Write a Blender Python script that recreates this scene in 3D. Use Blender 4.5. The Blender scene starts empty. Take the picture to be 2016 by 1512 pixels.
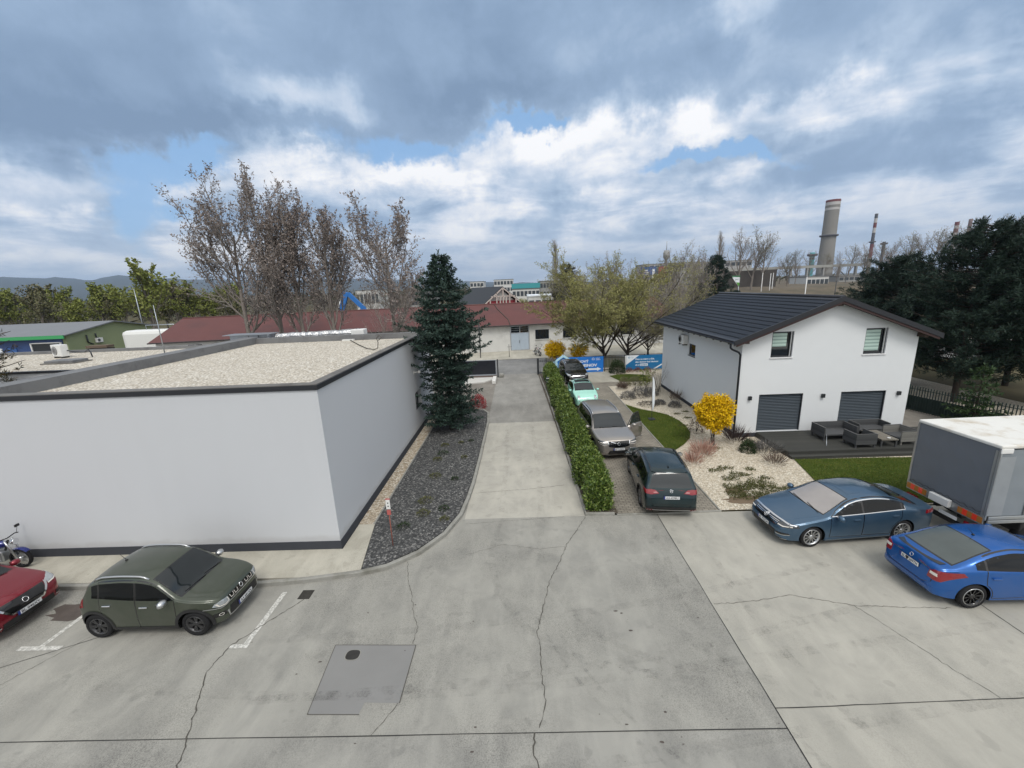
import bpy, bmesh, math, random
import numpy as np
from mathutils import Vector, Matrix
from mathutils.bvhtree import BVHTree
R = math.radians
SC = bpy.context.scene
COL = SC.collection
rng = random.Random(7)

# ------------------------------------------------------------------ scene helpers
def tag(o, label=None, cat=None, group=None, kind=None):
    if label: o['label'] = label
    if cat: o['category'] = cat
    if group: o['group'] = group
    if kind: o['kind'] = kind
    return o

def thing(name, label, cat, loc=(0, 0, 0), rz=0.0, group=None):
    o = bpy.data.objects.new(name, None); COL.objects.link(o)
    o.location = loc; o.rotation_euler = (0, 0, rz); o.empty_display_size = .3
    return tag(o, label, cat, group)

def copy_tree(o, parent=None):
    c = o.copy(); COL.objects.link(c); c.parent = parent
    for ch in list(o.children): copy_tree(ch, c)
    return c

class MB:
    """collects polygons of one mesh"""
    def __init__(s): s.v = []; s.f = []; s.m = []; s.sm = []
    def add(s, vs, fs, mi=0, smooth=False):
        b = len(s.v); s.v.extend([tuple(v) for v in vs])
        for f in fs:
            s.f.append([i + b for i in f]); s.m.append(mi); s.sm.append(smooth)
        return s
    def box(s, x0, x1, y0, y1, z0, z1, mi=0):
        return s.add([(x0,y0,z0),(x1,y0,z0),(x1,y1,z0),(x0,y1,z0),(x0,y0,z1),(x1,y0,z1),(x1,y1,z1),(x0,y1,z1)],
              [(0,3,2,1),(4,5,6,7),(0,1,5,4),(1,2,6,5),(2,3,7,6),(3,0,4,7)], mi)
    def bbox(s, x0, x1, y0, y1, z0, z1, b=.02, mi=0):
        """box with chamfered edges"""
        bm = bmesh.new(); bmesh.ops.create_cube(bm, size=1)
        for v in bm.verts: v.co = Vector(((x0+x1)/2 + v.co.x*(x1-x0), (y0+y1)/2 + v.co.y*(y1-y0), (z0+z1)/2 + v.co.z*(z1-z0)))
        bmesh.ops.bevel(bm, geom=bm.edges[:], offset=b, segments=2, affect='EDGES', profile=.5)
        s.addbm(bm, mi); return s
    def addbm(s, bm, mi=0, smooth=False, mx=None):
        bm.verts.index_update()
        s.add([(mx @ v.co if mx else v.co) for v in bm.verts], [[v.index for v in f.verts] for f in bm.faces], mi, smooth); bm.free()
    def prism(s, poly, z0, z1, mi=0, mtop=None):
        n = len(poly)
        s.add([(x,y,z0) for x,y in poly] + [(x,y,z1) for x,y in poly], [[i,(i+1)%n,(i+1)%n+n,i+n] for i in range(n)], mi)
        b = len(s.v) - 2*n
        s.f.append([b+n+i for i in range(n)]); s.m.append(mi if mtop is None else mtop); s.sm.append(False)
        s.f.append([b+i for i in reversed(range(n))]); s.m.append(mi); s.sm.append(False)
        return s
    def sheet(s, poly, z, mi=0):
        s.add([(p[0],p[1],z) for p in poly], [list(range(len(poly)))], mi); return s
    def tube(s, pts, r, n=6, mi=0, cap=True, smooth=True):
        pts = [Vector(p) for p in pts]; k = len(pts)
        rs = r if isinstance(r, (list, tuple)) else [r]*k
        b = len(s.v)
        t = (pts[1]-pts[0]).normalized()
        a = t.orthogonal().normalized()
        for i in range(k):
            t = (pts[min(i+1,k-1)] - pts[max(i-1,0)]).normalized()
            a = (a - t*a.dot(t));
            a = a.normalized() if a.length > 1e-6 else t.orthogonal().normalized()
            c = t.cross(a)
            for j in range(n):
                q = 2*math.pi*j/n
                s.v.append(tuple(pts[i] + (a*math.cos(q) + c*math.sin(q))*rs[i]))
        for i in range(k-1):
            for j in range(n):
                s.f.append([b+i*n+j, b+i*n+(j+1)%n, b+(i+1)*n+(j+1)%n, b+(i+1)*n+j]); s.m.append(mi); s.sm.append(smooth)
        if cap:
            s.f.append([b+j for j in reversed(range(n))]); s.m.append(mi); s.sm.append(False)
            s.f.append([b+(k-1)*n+j for j in range(n)]); s.m.append(mi); s.sm.append(False)
        return s
    def lathe(s, prof, n=24, axis='z', o=(0,0,0), mi=0, smooth=True, cap=True):
        b = len(s.v); k = len(prof)
        for r, h in prof:
            for j in range(n):
                q = 2*math.pi*j/n; c, d = r*math.cos(q), r*math.sin(q)
                p = (c, d, h) if axis == 'z' else ((h, c, d) if axis == 'x' else (d, h, c))
                s.v.append((p[0]+o[0], p[1]+o[1], p[2]+o[2]))
        for i in range(k-1):
            for j in range(n):
                s.f.append([b+i*n+j, b+i*n+(j+1)%n, b+(i+1)*n+(j+1)%n, b+(i+1)*n+j]); s.m.append(mi); s.sm.append(smooth)
        if not cap: return s
        s.f.append([b+j for j in reversed(range(n))]); s.m.append(mi); s.sm.append(False)
        s.f.append([b+(k-1)*n+j for j in range(n)]); s.m.append(mi); s.sm.append(False)
        return s
    def ribbon(s, pts, w, z, mi=0):
        pts = [Vector((p[0],p[1])) for p in pts]; b = len(s.v); k = len(pts)
        ws = w if isinstance(w,(list,tuple)) else [w]*k
        for i in range(k):
            t = (pts[min(i+1,k-1)] - pts[max(i-1,0)]).normalized(); nn = Vector((-t.y, t.x))
            for q in (-.5,.5):
                p = pts[i] + nn*ws[i]*q; s.v.append((p.x,p.y,z))
        for i in range(k-1):
            s.f.append([b+2*i, b+2*i+2, b+2*i+3, b+2*i+1][::-1]); s.m.append(mi); s.sm.append(False)
        return s
    def build(s, name, mats, parent=None, loc=None, smooth=None, weld=False):
        me = bpy.data.meshes.new(name); me.from_pydata(s.v, [], s.f)
        for m in (mats if isinstance(mats,(list,tuple)) else [mats]): me.materials.append(m)
        me.polygons.foreach_set('material_index', s.m)
        me.polygons.foreach_set('use_smooth', s.sm if smooth is None else [smooth]*len(s.f))
        me.update()
        o = bpy.data.objects.new(name, me); COL.objects.link(o)
        if parent: o.parent = parent
        if loc: o.location = loc
        return o

def text_polys(txt, size=1.0, bold=0.0):
    cu = bpy.data.curves.new('t', 'FONT'); cu.body = txt; cu.size = size; cu.offset = bold; cu.resolution_u = 3
    ob = bpy.data.objects.new('t', cu); COL.objects.link(ob)
    dg = bpy.context.evaluated_depsgraph_get(); dg.update()
    me = bpy.data.meshes.new_from_object(ob.evaluated_get(dg))
    vs = [tuple(v.co) for v in me.vertices]; fs = [list(p.vertices) for p in me.polygons]
    bpy.data.objects.remove(ob); bpy.data.curves.remove(cu); bpy.data.meshes.remove(me)
    return vs, fs

def put_text(mb, txt, size, mx, mi, width=None, bold=0.0):
    """text laid on the plane of matrix mx (local x right, y up), origin lower left"""
    vs, fs = text_polys(txt, size, bold)
    if not vs: return
    x0 = min(v[0] for v in vs); x1 = max(v[0] for v in vs)
    k = width/(x1-x0) if width else 1.0
    mb.add([mx @ Vector(((v[0]-x0)*k, v[1], 0)) for v in vs], fs, mi)

# ------------------------------------------------------------------ materials
def _n(nt, t, **kw):
    n = nt.nodes.new(t)
    for k, v in kw.items(): setattr(n, k, v)
    return n
def _new(name):
    m = bpy.data.materials.new(name); m.use_nodes = True; nt = m.node_tree
    return m, nt, nt.nodes['Principled BSDF']
def setv(p, **kw):
    names = dict(rough='Roughness', metal='Metallic', coat='Coat Weight', coatr='Coat Roughness', spec='Specular IOR Level', emis='Emission Strength', alpha='Alpha', trans='Transmission Weight')
    for k, v in kw.items(): p.inputs[names[k]].default_value = v
def mixc(nt, f, a, b, mode='MIX'):
    n = _n(nt, 'ShaderNodeMix', data_type='RGBA', blend_type=mode)
    for i, v in ((0, f), (6, a), (7, b)):
        if isinstance(v, bpy.types.NodeSocket): nt.links.new(v, n.inputs[i])
        elif i == 0: n.inputs[0].default_value = v
        else: n.inputs[i].default_value = (v[0], v[1], v[2], 1)
    return n.outputs[2]
def ramp(nt, fac, stops, interp='LINEAR'):
    n = _n(nt, 'ShaderNodeValToRGB'); cr = n.color_ramp; cr.interpolation = interp
    while len(cr.elements) < len(stops): cr.elements.new(.5)
    for e, (p, c) in zip(cr.elements, stops):
        e.position = p; e.color = (c[0],c[1],c[2],1) if isinstance(c,(tuple,list)) else (c,c,c,1)
    nt.links.new(fac, n.inputs[0]); return n.outputs[0]
def noise(nt, vec, scale, detail=4, rough=.55, dist=0.0, out=0):
    n = _n(nt, 'ShaderNodeTexNoise'); n.inputs['Scale'].default_value = scale; n.inputs['Detail'].default_value = detail
    n.inputs['Roughness'].default_value = rough; n.inputs['Distortion'].default_value = dist
    nt.links.new(vec, n.inputs['Vector']); return n.outputs[out]
def objco(nt, scale=(1,1,1), rot=(0,0,0)):
    t = _n(nt, 'ShaderNodeTexCoord'); m = _n(nt, 'ShaderNodeMapping'); m.inputs['Scale'].default_value = scale; m.inputs['Rotation'].default_value = rot
    nt.links.new(t.outputs['Object'], m.inputs['Vector']); return m.outputs[0]
def mth(nt, op, a, b=None, c=None, clamp=False):
    n = _n(nt, 'ShaderNodeMath', operation=op); n.use_clamp = clamp
    for i, v in enumerate((a, b, c)):
        if v is None: continue
        if isinstance(v, bpy.types.NodeSocket): nt.links.new(v, n.inputs[i])
        else: n.inputs[i].default_value = v
    return n.outputs[0]
def bump(nt, p, h, strength=.3, dist=.02):
    b = _n(nt, 'ShaderNodeBump'); b.inputs['Strength'].default_value = strength; b.inputs['Distance'].default_value = dist
    nt.links.new(h, b.inputs['Height']); nt.links.new(b.outputs[0], p.inputs['Normal'])
def sc(c, k): return tuple(min(1, x*k) for x in c)

def mat(name, col, rough=.6, metal=0., coat=0., var=.12, vs=3., bs=0., bd=.01, bst=.3, spec=.5, dirt=None, ds=.6):
    m, nt, p = _new(name); setv(p, rough=rough, metal=metal, coat=coat, spec=spec); p.inputs['Coat Roughness'].default_value = .04
    v = objco(nt)
    if var > 0:
        c = mixc(nt, noise(nt, v, vs, 5), sc(col, 1-var), sc(col, 1+var))
        if dirt:
            f = ramp(nt, noise(nt, v, ds, 6, .65), [(.5, 0.), (.72, 1.)])
            c = mixc(nt, f, c, dirt)
        nt.links.new(c, p.inputs['Base Color'])
    else: p.inputs['Base Color'].default_value = (*col, 1)
    if bs: bump(nt, p, noise(nt, v, bs, 3), bst, bd)
    return m

def leafmat(name, cols, rough=.6, trans=0.0, spec=.25):
    """every leaf (mesh island) takes its own colour from the list"""
    m, nt, p = _new(name); setv(p, rough=rough, spec=spec)
    g = _n(nt, 'ShaderNodeNewGeometry')
    k = len(cols); c = ramp(nt, g.outputs['Random Per Island'], [(i/max(1,k-1), q) for i, q in enumerate(cols)])
    nt.links.new(c, p.inputs['Base Color'])
    return m

def paint(name, col, metal=.4, rough=.32, coat=.6, dust=.03):
    m, nt, p = _new(name); setv(p, rough=rough, metal=metal, coat=coat); p.inputs['Coat Roughness'].default_value = .03
    v = objco(nt)
    f = ramp(nt, noise(nt, v, 1.7, 6, .6), [(.45, 0.), (.8, 1.)])
    c = mixc(nt, mth(nt, 'MULTIPLY', f, dust*2.0), col, (.33,.31,.28))
    nt.links.new(c, p.inputs['Base Color'])
    return m
# ------------------------------------------------------------------ camera (height 8 m, looking along +Y)
cam_d = bpy.data.cameras.new('camera'); cam = bpy.data.objects.new('camera', cam_d); COL.objects.link(cam)
cr = Vector((0.99906419, 0.01423005, -0.04084414)); cu_ = Vector((0.03642769, 0.23228778, 0.97196472)); cf = Vector((-0.0233187, 0.972543, -0.23155203))
cam.matrix_world = Matrix(((cr.x, cu_.x, -cf.x, 0), (cr.y, cu_.y, -cf.y, 0), (cr.z, cu_.z, -cf.z, 8.0), (0, 0, 0, 1)))
cam_d.sensor_width = 36; cam_d.lens = 802.77/2016*36; cam_d.clip_start = .1; cam_d.clip_end = 20000
SC.camera = cam
SC.view_settings.view_transform = 'Standard'; SC.view_settings.look = 'None'; SC.view_settings.gamma = 1; SC.view_settings.exposure = 0.0
SC.cycles.max_bounces = 6; SC.cycles.diffuse_bounces = 3; SC.cycles.glossy_bounces = 3; SC.cycles.transparent_max_bounces = 6
SC.cycles.volume_bounces = 0

# ------------------------------------------------------------------ sun and sky
SUN_AZ, SUN_EL = 168., 56.     # azimuth clockwise from +Y
sd = Vector((math.sin(R(SUN_AZ))*math.cos(R(SUN_EL)), math.cos(R(SUN_AZ))*math.cos(R(SUN_EL)), math.sin(R(SUN_EL))))
sl = bpy.data.lights.new('sun', 'SUN'); sl.energy = 1.5; sl.angle = R(20); sl.color = (1.0, .96, .9)
so = bpy.data.objects.new('sun', sl); COL.objects.link(so); so.rotation_euler = sd.to_track_quat('Z', 'Y').to_euler()

W = bpy.data.worlds.new('World'); SC.world = W; W.use_nodes = True; wt = W.node_tree
for n in list(wt.nodes): wt.nodes.remove(n)
out = _n(wt, 'ShaderNodeOutputWorld')
sky = _n(wt, 'ShaderNodeTexSky'); sky.sky_type = 'NISHITA'; sky.sun_disc = False; sky.sun_elevation = R(SUN_EL); sky.sun_rotation = R(SUN_AZ)
bg = _n(wt, 'ShaderNodeBackground'); bg.inputs[1].default_value = .125; wt.links.new(mixc(wt, .62, sky.outputs[0], (2.5,4.6,7.6)), bg.inputs[0])
tc = _n(wt, 'ShaderNodeTexCoord'); sep = _n(wt, 'ShaderNodeSeparateXYZ'); wt.links.new(tc.outputs['Generated'], sep.inputs[0])
X, Y, Z = sep.outputs
def m_(op, a, b=None, c=None, clamp=False): return mth(wt, op, a, b, c, clamp)
az = m_('MULTIPLY', m_('ARCTAN2', X, Y), 57.2958); el = m_('MULTIPLY', m_('ARCSINE', Z), 57.2958)
zz = m_('ADD', m_('MAXIMUM', Z, 0.0), .16)
cp = _n(wt, 'ShaderNodeCombineXYZ'); wt.links.new(m_('DIVIDE', X, zz), cp.inputs[0]); wt.links.new(m_('DIVIDE', Y, zz), cp.inputs[1])
P = cp.outputs[0]
dirv = tc.outputs['Generated']
def nz(vec, s, d=6, r=.55, dist=0., seed=0.0):
    mp = _n(wt, 'ShaderNodeMapping'); mp.inputs['Location'].default_value = (seed, seed*1.7, seed*.6); wt.links.new(vec, mp.inputs[0])
    return noise(wt, mp.outputs[0], s, d, r, dist)
# warp of azimuth / elevation so that no cloud edge is smooth
wa = m_('MULTIPLY', m_('SUBTRACT', nz(dirv, 4.0, 6, .6, 0, 3.1), .5), 26.)
we = m_('MULTIPLY', m_('SUBTRACT', nz(dirv, 4.5, 6, .6, 0, 9.3), .5), 13.)
wa2 = m_('MULTIPLY', m_('SUBTRACT', nz(dirv, 17.0, 6, .65, 0, 5.5), .5), 7.)
we2 = m_('MULTIPLY', m_('SUBTRACT', nz(dirv, 17.0, 6, .65, 0, 7.7), .5), 4.5)
azw = m_('ADD', m_('ADD', az, wa), wa2); elw = m_('ADD', m_('ADD', el, we), we2)
def blob(a0, e0, sa, se, amp, A=azw, Ee=elw):
    u = m_('DIVIDE', m_('SUBTRACT', A, a0), sa); v = m_('DIVIDE', m_('SUBTRACT', Ee, e0), se)
    return m_('MULTIPLY', m_('EXPONENT', m_('MULTIPLY', m_('ADD', m_('MULTIPLY', u, u), m_('MULTIPLY', v, v)), -1.)), amp)
def total(bl):
    s = None
    for b in bl: s = blob(*b) if s is None else m_('ADD', s, blob(*b))
    return s
n1 = nz(P, 1.5, 10, .58, .25, 1.3)            # cloud structure seen in perspective
n2 = nz(P, .55, 6, .5, .1, 4.1)               # large masses
n3 = nz(dirv, 8., 8, .62, .3, 2.2)
# brightness of the cloud deck: low band bright, deck above it dark
def smooth(x, a, b): 
    n = _n(wt, 'ShaderNodeMapRange', interpolation_type='SMOOTHSTEP'); n.inputs[1].default_value = a; n.inputs[2].default_value = b
    wt.links.new(x, n.inputs[0]); return n.outputs[0]
edge = m_('ADD', elw, m_('MULTIPLY', az, -.05))        # deck edge hangs lower to the left
deck = smooth(edge, 13.5, 19.5)
high = smooth(el, 34., 60.)
B = m_('ADD', m_('MULTIPLY', deck, -.36), .62)
n1s = smooth(n1, .34, .66); n3s = smooth(n3, .32, .68)
B = m_('ADD', B, m_('MULTIPLY', m_('SUBTRACT', n1s, .5), m_('ADD', m_('MULTIPLY', deck, -.30), .52)))
B = m_('ADD', B, m_('MULTIPLY', m_('SUBTRACT', n2, .5), .40))
B = m_('ADD', B, m_('MULTIPLY', m_('SUBTRACT', n3s, .5), m_('ADD', m_('MULTIPLY', deck, -.10), .26)))
B = m_('ADD', B, total([(-20, 14., 9, 2.0, .42), (-11, 15.2, 8, 1.9, .45), (-1, 17.8, 7, 2.2, .45), (7, 17.8, 9, 2., .38), (18, 16.8, 9, 2., .30), (31, 17., 6, 1.6, .30),
    (26, 26, 4, 3.4, .34), (-25.5, 20.4, 6, 2.2, .34), (-31, 4, 9, 1.5, .22), (-36, 9, 5, 2., .16), (-50, 7.5, 8, 1.5, .22), (-50, 4.0, 9, 1.3, .22), (42, 19, 4, 5, .18), (5, 8.5, 10, 1.6, .14), (24, 8, 12, 1.8, .10),
    (-45, 15, 14, 3.6, -.22), (-31, 16.5, 12, 2.4, -.20), (-46, 10, 8, 1.2, -.20), (-12, 23, 14, 3.0, -.16), (8, 22.5, 14, 2.0, -.16), (12, 30, 8, 3, -.14), (44, 13, 6, 3, -.18), (-8, 10, 7, 1.6, -.12), (8, 11.5, 6, 1.0, -.16)]))
B = m_('ADD', B, m_('MULTIPLY', high, .22))
su = m_('ADD', m_('ADD', m_('MULTIPLY', X, sd.x), m_('MULTIPLY', Y, sd.y)), m_('MULTIPLY', Z, sd.z))
glow = m_('EXPONENT', m_('MULTIPLY', m_('SUBTRACT', su, 1.0), 5.0))
cloudc = ramp(wt, m_('MULTIPLY', B, 1., clamp=True), [(.0, (.20,.29,.43)), (.3, (.29,.40,.56)), (.5, (.43,.54,.69)), (.7, (.64,.71,.82)), (.88, (.85,.87,.91)), (1., (.97,.97,.98))])
hz = smooth(el, 9., -.5)
hz = m_('MULTIPLY', hz, .68)
cloudc = mixc(wt, hz, cloudc, (.66,.74,.83))
warm = m_('MAXIMUM', smooth(el, 32., 45.), smooth(Y, .15, -.35))
warm = m_('MULTIPLY', warm, smooth(el, -2., 12.))
cloudc = mixc(wt, m_('MULTIPLY', warm, .8), cloudc, (.78,.76,.72))
cb = _n(wt, 'ShaderNodeBackground'); wt.links.new(cloudc, cb.inputs[0])
wt.links.new(m_('ADD', m_('MULTIPLY', glow, 1.5), 1.1), cb.inputs[1])
# gaps of blue between the clouds
G = total([(-40.5, 9.4, 4.2, 3.2, 1.1), (-37, 13.4, 5.0, 1.8, .95), (-15.5, 16.6, 8, 1.7, 1.05), (-9, 18.4, 5, 1.2, .9), (-1.5, 19.6, 3, 1.0, .9), (3.0, 20.2, 3, .9, 1.1), (19, 13.2, 7, 1.2, .9), (27, 13.0, 6, .9, .75), (60, 50, 30, 10, .7), (-120, 40, 40, 12, .8), (100, 25, 30, 8, .7)])
G = m_('ADD', G, m_('MULTIPLY', m_('SUBTRACT', n3, .5), .5))
G = m_('ADD', G, m_('MULTIPLY', m_('SUBTRACT', n1, .5), -.5))
gap = smooth(G, .24, .90)
gap = m_('MULTIPLY', gap, .95)
mx = _n(wt, 'ShaderNodeMixShader'); wt.links.new(gap, mx.inputs[0]); wt.links.new(cb.outputs[0], mx.inputs[1]); wt.links.new(bg.outputs[0], mx.inputs[2])
wt.links.new(mx.outputs[0], out.inputs[0])
# ------------------------------------------------------------------ ground materials
def concrete(name, a, b, stain, tilt=.5, agg=.5, warm=None):
    m, nt, p = _new(name); setv(p, rough=.88, spec=.25)
    v = objco(nt)
    big = noise(nt, v, .22, 5, .6, .6)
    mid = noise(nt, v, 1.1, 8, .62, .9)
    st = objco(nt, (1.0, .28, 1), (0, 0, R(28)))
    streak = noise(nt, st, 1.6, 7, .6, .4)
    fine = noise(nt, v, 45., 4, .7)
    vo = _n(nt, 'ShaderNodeTexVoronoi'); vo.inputs['Scale'].default_value = 38.; nt.links.new(v, vo.inputs['Vector'])
    c = mixc(nt, ramp(nt, big, [(.32, 0.), (.68, 1.)]), a, b)
    c = mixc(nt, mth(nt, 'MULTIPLY', ramp(nt, mid, [(.42, 0.), (.72, 1.)]), .62), c, stain)
    c = mixc(nt, mth(nt, 'MULTIPLY', ramp(nt, streak, [(.46, 0.), (.7, 1.)]), .55), c, sc(b, 1.14))
    spots = ramp(nt, noise(nt, v, 2.6, 2, .4), [(.66, 0.), (.70, 1.)])
    c = mixc(nt, mth(nt, 'MULTIPLY', spots, .25), c, sc(stain, .8))
    sp = ramp(nt, fine, [(.34, sc((1,1,1), .45)), (.56, (1,1,1)), (.8, (1.0,1.0,1.0))])
    patch = ramp(nt, noise(nt, v, .35, 4, .5, .3), [(.40, 0.), (.62, 1.)])
    c = mixc(nt, mth(nt, 'MULTIPLY', patch, agg), c, mixc(nt, 1.0, c, sp, 'MULTIPLY'))
    ag = ramp(nt, vo.outputs['Color'], [(.1, .72), (.5, 1.), (.9, 1.)])
    c = mixc(nt, mth(nt, 'MULTIPLY', patch, agg), c, mixc(nt, 1.0, c, ag, 'MULTIPLY'))
    nt.links.new(c, p.inputs['Base Color'])
    bump(nt, p, mth(nt, 'ADD', fine, mid), .25, .006)
    return m
C_old = concrete('concrete_old', (.275,.269,.243), (.335,.326,.292), (.205,.202,.187), agg=.8)
C_new = concrete('concrete_pale', (.34,.328,.288), (.395,.378,.33), (.275,.268,.238), agg=.25)
C_front = concrete('concrete_front', (.255,.25,.228), (.335,.327,.295), (.175,.173,.163), agg=.9)
C_drive = concrete('concrete_drive', (.375,.36,.317), (.44,.42,.365), (.29,.28,.25), agg=.3)
C_patch = mat('repair_concrete', (.215,.213,.207), .9, var=.10, vs=1.3, bs=30, bd=.004, spec=.2)
C_walk = concrete('concrete_walk', (.40,.38,.32), (.48,.455,.385), (.30,.28,.23), agg=.5)
ASPH = concrete('asphalt_drive', (.25,.242,.222), (.31,.30,.275), (.20,.195,.18), agg=.7)
STREET = concrete('asphalt_street', (.205,.205,.20), (.25,.248,.24), (.165,.165,.162), agg=.5)
CRACK = mat('crack_dark', (.085,.080,.070), .95, var=.3, vs=20, spec=.1)
TAR = mat('joint_tar', (.035,.035,.034), .7, var=.2, vs=10, spec=.2)
KERB = mat('kerb_concrete', (.27,.265,.24), .9, var=.22, vs=6, bs=40, bd=.006, dirt=(.16,.155,.13), ds=1.4)
LINE = None
def linemat():
    m, nt, p = _new('white_line'); setv(p, rough=.7)
    v = objco(nt); f = ramp(nt, noise(nt, v, 16, 8, .75), [(.42, 0.), (.56, 1.)])
    nt.links.new(mixc(nt, f, (.62,.61,.57), (.33,.325,.30)), p.inputs['Base Color']); return m
LINE = linemat()
def pebbles(name, cols, scale, depth=.02, rough=.85, rnd=1.0):
    m, nt, p = _new(name); setv(p, rough=rough, spec=.25)
    v = objco(nt)
    nv = noise(nt, v, 6., 3, .5, 0, 1)
    vm = _n(nt, 'ShaderNodeVectorMath', operation='MULTIPLY_ADD'); nt.links.new(nv, vm.inputs[0]); vm.inputs[1].default_value = (.03,.03,.03); nt.links.new(v, vm.inputs[2])
    vo = _n(nt, 'ShaderNodeTexVoronoi'); vo.inputs['Scale'].default_value = scale; vo.inputs['Randomness'].default_value = rnd; nt.links.new(vm.outputs[0], vo.inputs['Vector'])
    se = _n(nt, 'ShaderNodeSeparateColor'); nt.links.new(vo.outputs['Color'], se.inputs[0])
    k = len(cols)
    c = ramp(nt, se.outputs[0], [(i/(k-1), q) for i, q in enumerate(cols)])
    gapf = ramp(nt, vo.outputs['Distance'], [(.35, 0.), (.75, 1.)])
    c = mixc(nt, mth(nt, 'MULTIPLY', gapf, .7), c, sc(cols[0], .6))
    big = noise(nt, v, .5, 5, .6)
    c = mixc(nt, ramp(nt, big, [(.4, 0.), (.75, .35)]), c, sc(cols[1], .8))
    nt.links.new(c, p.inputs['Base Color'])
    inv = mth(nt, 'SUBTRACT', 1., vo.outputs['Distance'])
    bump(nt, p, inv, .6, depth)
    return m
G_ROOF = pebbles('gravel_roof', [(.36,.315,.25), (.53,.48,.40), (.63,.58,.49), (.71,.67,.59), (.80,.775,.72)], 14., .03)
G_BED = pebbles('gravel_pale', [(.42,.36,.27), (.54,.47,.36), (.62,.55,.44), (.69,.63,.52), (.76,.72,.62)], 17., .03)
G_STRIP = pebbles('gravel_strip', [(.28,.22,.15), (.42,.35,.26), (.50,.44,.35), (.55,.48,.38), (.66,.63,.56)], 13., .03)
G_DARK = pebbles('gravel_dark', [(.040,.041,.042), (.068,.069,.069), (.10,.10,.099), (.135,.134,.13), (.30,.295,.28)], 17., .035)
SOIL = pebbles('soil', [(.075,.06,.045), (.11,.09,.068), (.14,.12,.095), (.17,.15,.12), (.26,.24,.20)], 26., .03)
DIRT = concrete('dirt_path', (.20,.185,.165), (.26,.24,.21), (.15,.135,.115), agg=.7)
LAWN = None
def lawnmat():
    m, nt, p = _new('lawn_turf'); setv(p, rough=.9, spec=.1)
    v = objco(nt); a = noise(nt, v, 1.3, 6, .6); b = noise(nt, objco(nt, (1, .35, 1)), 40, 4, .7)
    c = ramp(nt, a, [(.3, (.050,.082,.012)), (.55, (.075,.110,.017)), (.75, (.12,.130,.027))])
    c = mixc(nt, mth(nt, 'MULTIPLY', b, .6), c, (.028,.04,.009))
    nt.links.new(c, p.inputs['Base Color']); bump(nt, p, b, 1.0, .05); return m
LAWN = lawnmat()
def pavermat():
    m, nt, p = _new('block_pavers'); setv(p, rough=.88, spec=.2)
    v = objco(nt)
    br = _n(nt, 'ShaderNodeTexBrick'); br.inputs['Scale'].default_value = 1.0
    br.inputs['Brick Width'].default_value = .22; br.inputs['Row Height'].default_value = .115; br.inputs['Mortar Size'].default_value = .009; br.inputs['Mortar Smooth'].default_value = .3
    br.inputs['Color1'].default_value = (.27,.245,.205,1); br.inputs['Color2'].default_value = (.34,.31,.26,1); br.inputs['Mortar'].default_value = (.075,.07,.055,1)
    nt.links.new(v, br.inputs['Vector'])
    d = ramp(nt, noise(nt, v, .8, 6, .6), [(.35, .72), (.65, 1.)])
    nt.links.new(mixc(nt, 1.0, br.outputs['Color'], d, 'MULTIPLY'), p.inputs['Base Color'])
    bump(nt, p, mth(nt, 'SUBTRACT', 1., br.outputs['Fac']), .6, .012); return m
PAVER = pavermat()
FIELD = None
def fieldmat():
    m, nt, p = _new('field_grass'); setv(p, rough=.95, spec=.1)
    v = objco(nt); a = noise(nt, v, .06, 8, .65); b = noise(nt, v, 2.0, 6, .7)
    c = ramp(nt, a, [(.3, (.07,.075,.035)), (.5, (.12,.105,.06)), (.7, (.16,.135,.085))])
    nt.links.new(mixc(nt, mth(nt, 'MULTIPLY', b, .5), c, (.06,.058,.035)), p.inputs['Base Color']); return m
FIELD = fieldmat()

def structure(name, mb, mats, **k): return tag(mb.build(name, mats, **k), kind='structure')
structure('ground', MB().sheet([(-6000,-200),(6000,-200),(6000,9000),(-6000,9000)], -.06), FIELD)
# forecourt: four cast slabs
JX, JY = 4.6, 5.82
fc = MB()
fc.sheet([(-40,JY),(JX,JY),(JX,13.02),(2.08,13.02),(-2.2,13.02),(-2.2,15.0),(-40,15.0)], 0, 0)
fc.sheet([(JX,6.2),(11.0,6.2),(40,6.2),(40,13.12),(JX,13.02)], 0, 1)
fc.sheet([(-40,-8),(JX,-8),(JX,JY),(-40,JY)], 0, 2)
fc.sheet([(JX,-8),(40,-8),(40,6.2),(JX,6.2)], 0, 1)
fo = structure('forecourt', fc, [C_old, C_new, C_front])
structure('driveway', MB().sheet([(-2.2,13.02),(2.08,13.02),(2.05,23.52),(-2.2,23.52)], 0), C_drive)
structure('driveway_asphalt', MB().sheet([(-2.15,23.52),(1.9,23.52),(1.6,37.6),(-2.2,37.6)], 0.0), ASPH)
structure('street', MB().sheet([(-90,37.4),(-2.2,37.4),(1.6,37.4),(90,37.4),(90,46.4),(-90,45.0)], -.008), STREET)
structure('pavement', MB().sheet([(-90,45.0),(90,46.4),(90,54),(6,54),(-90,47)], .02), C_walk)
structure('dirt_path', MB().sheet([(-12,25.0),(-2.15,25.0),(-2.2,37.4),(-12,37.4)], -.004), DIRT)
structure('soil_strip', MB().sheet([(1.9,23.6),(2.1,13.05),(3.25,13.05),(3.25,37.0),(1.55,37.0)], .05), SOIL)
structure('paved_path', MB().sheet([(3.2,13.05),(6.85,13.05),(6.85,31.6),(7.9,31.6),(8.0,33.0),(3.2,33.0)], .012), PAVER)
structure('yard_concrete', MB().sheet([(3.2,33.0),(8.1,33.0),(8.6,37.2),(3.2,37.2)], .01), C_walk)
gb = MB().sheet([(6.85,13.12),(30,13.12),(30,40),(6.85,40)], .004)
structure('gravel_bed', gb, G_BED)
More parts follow.
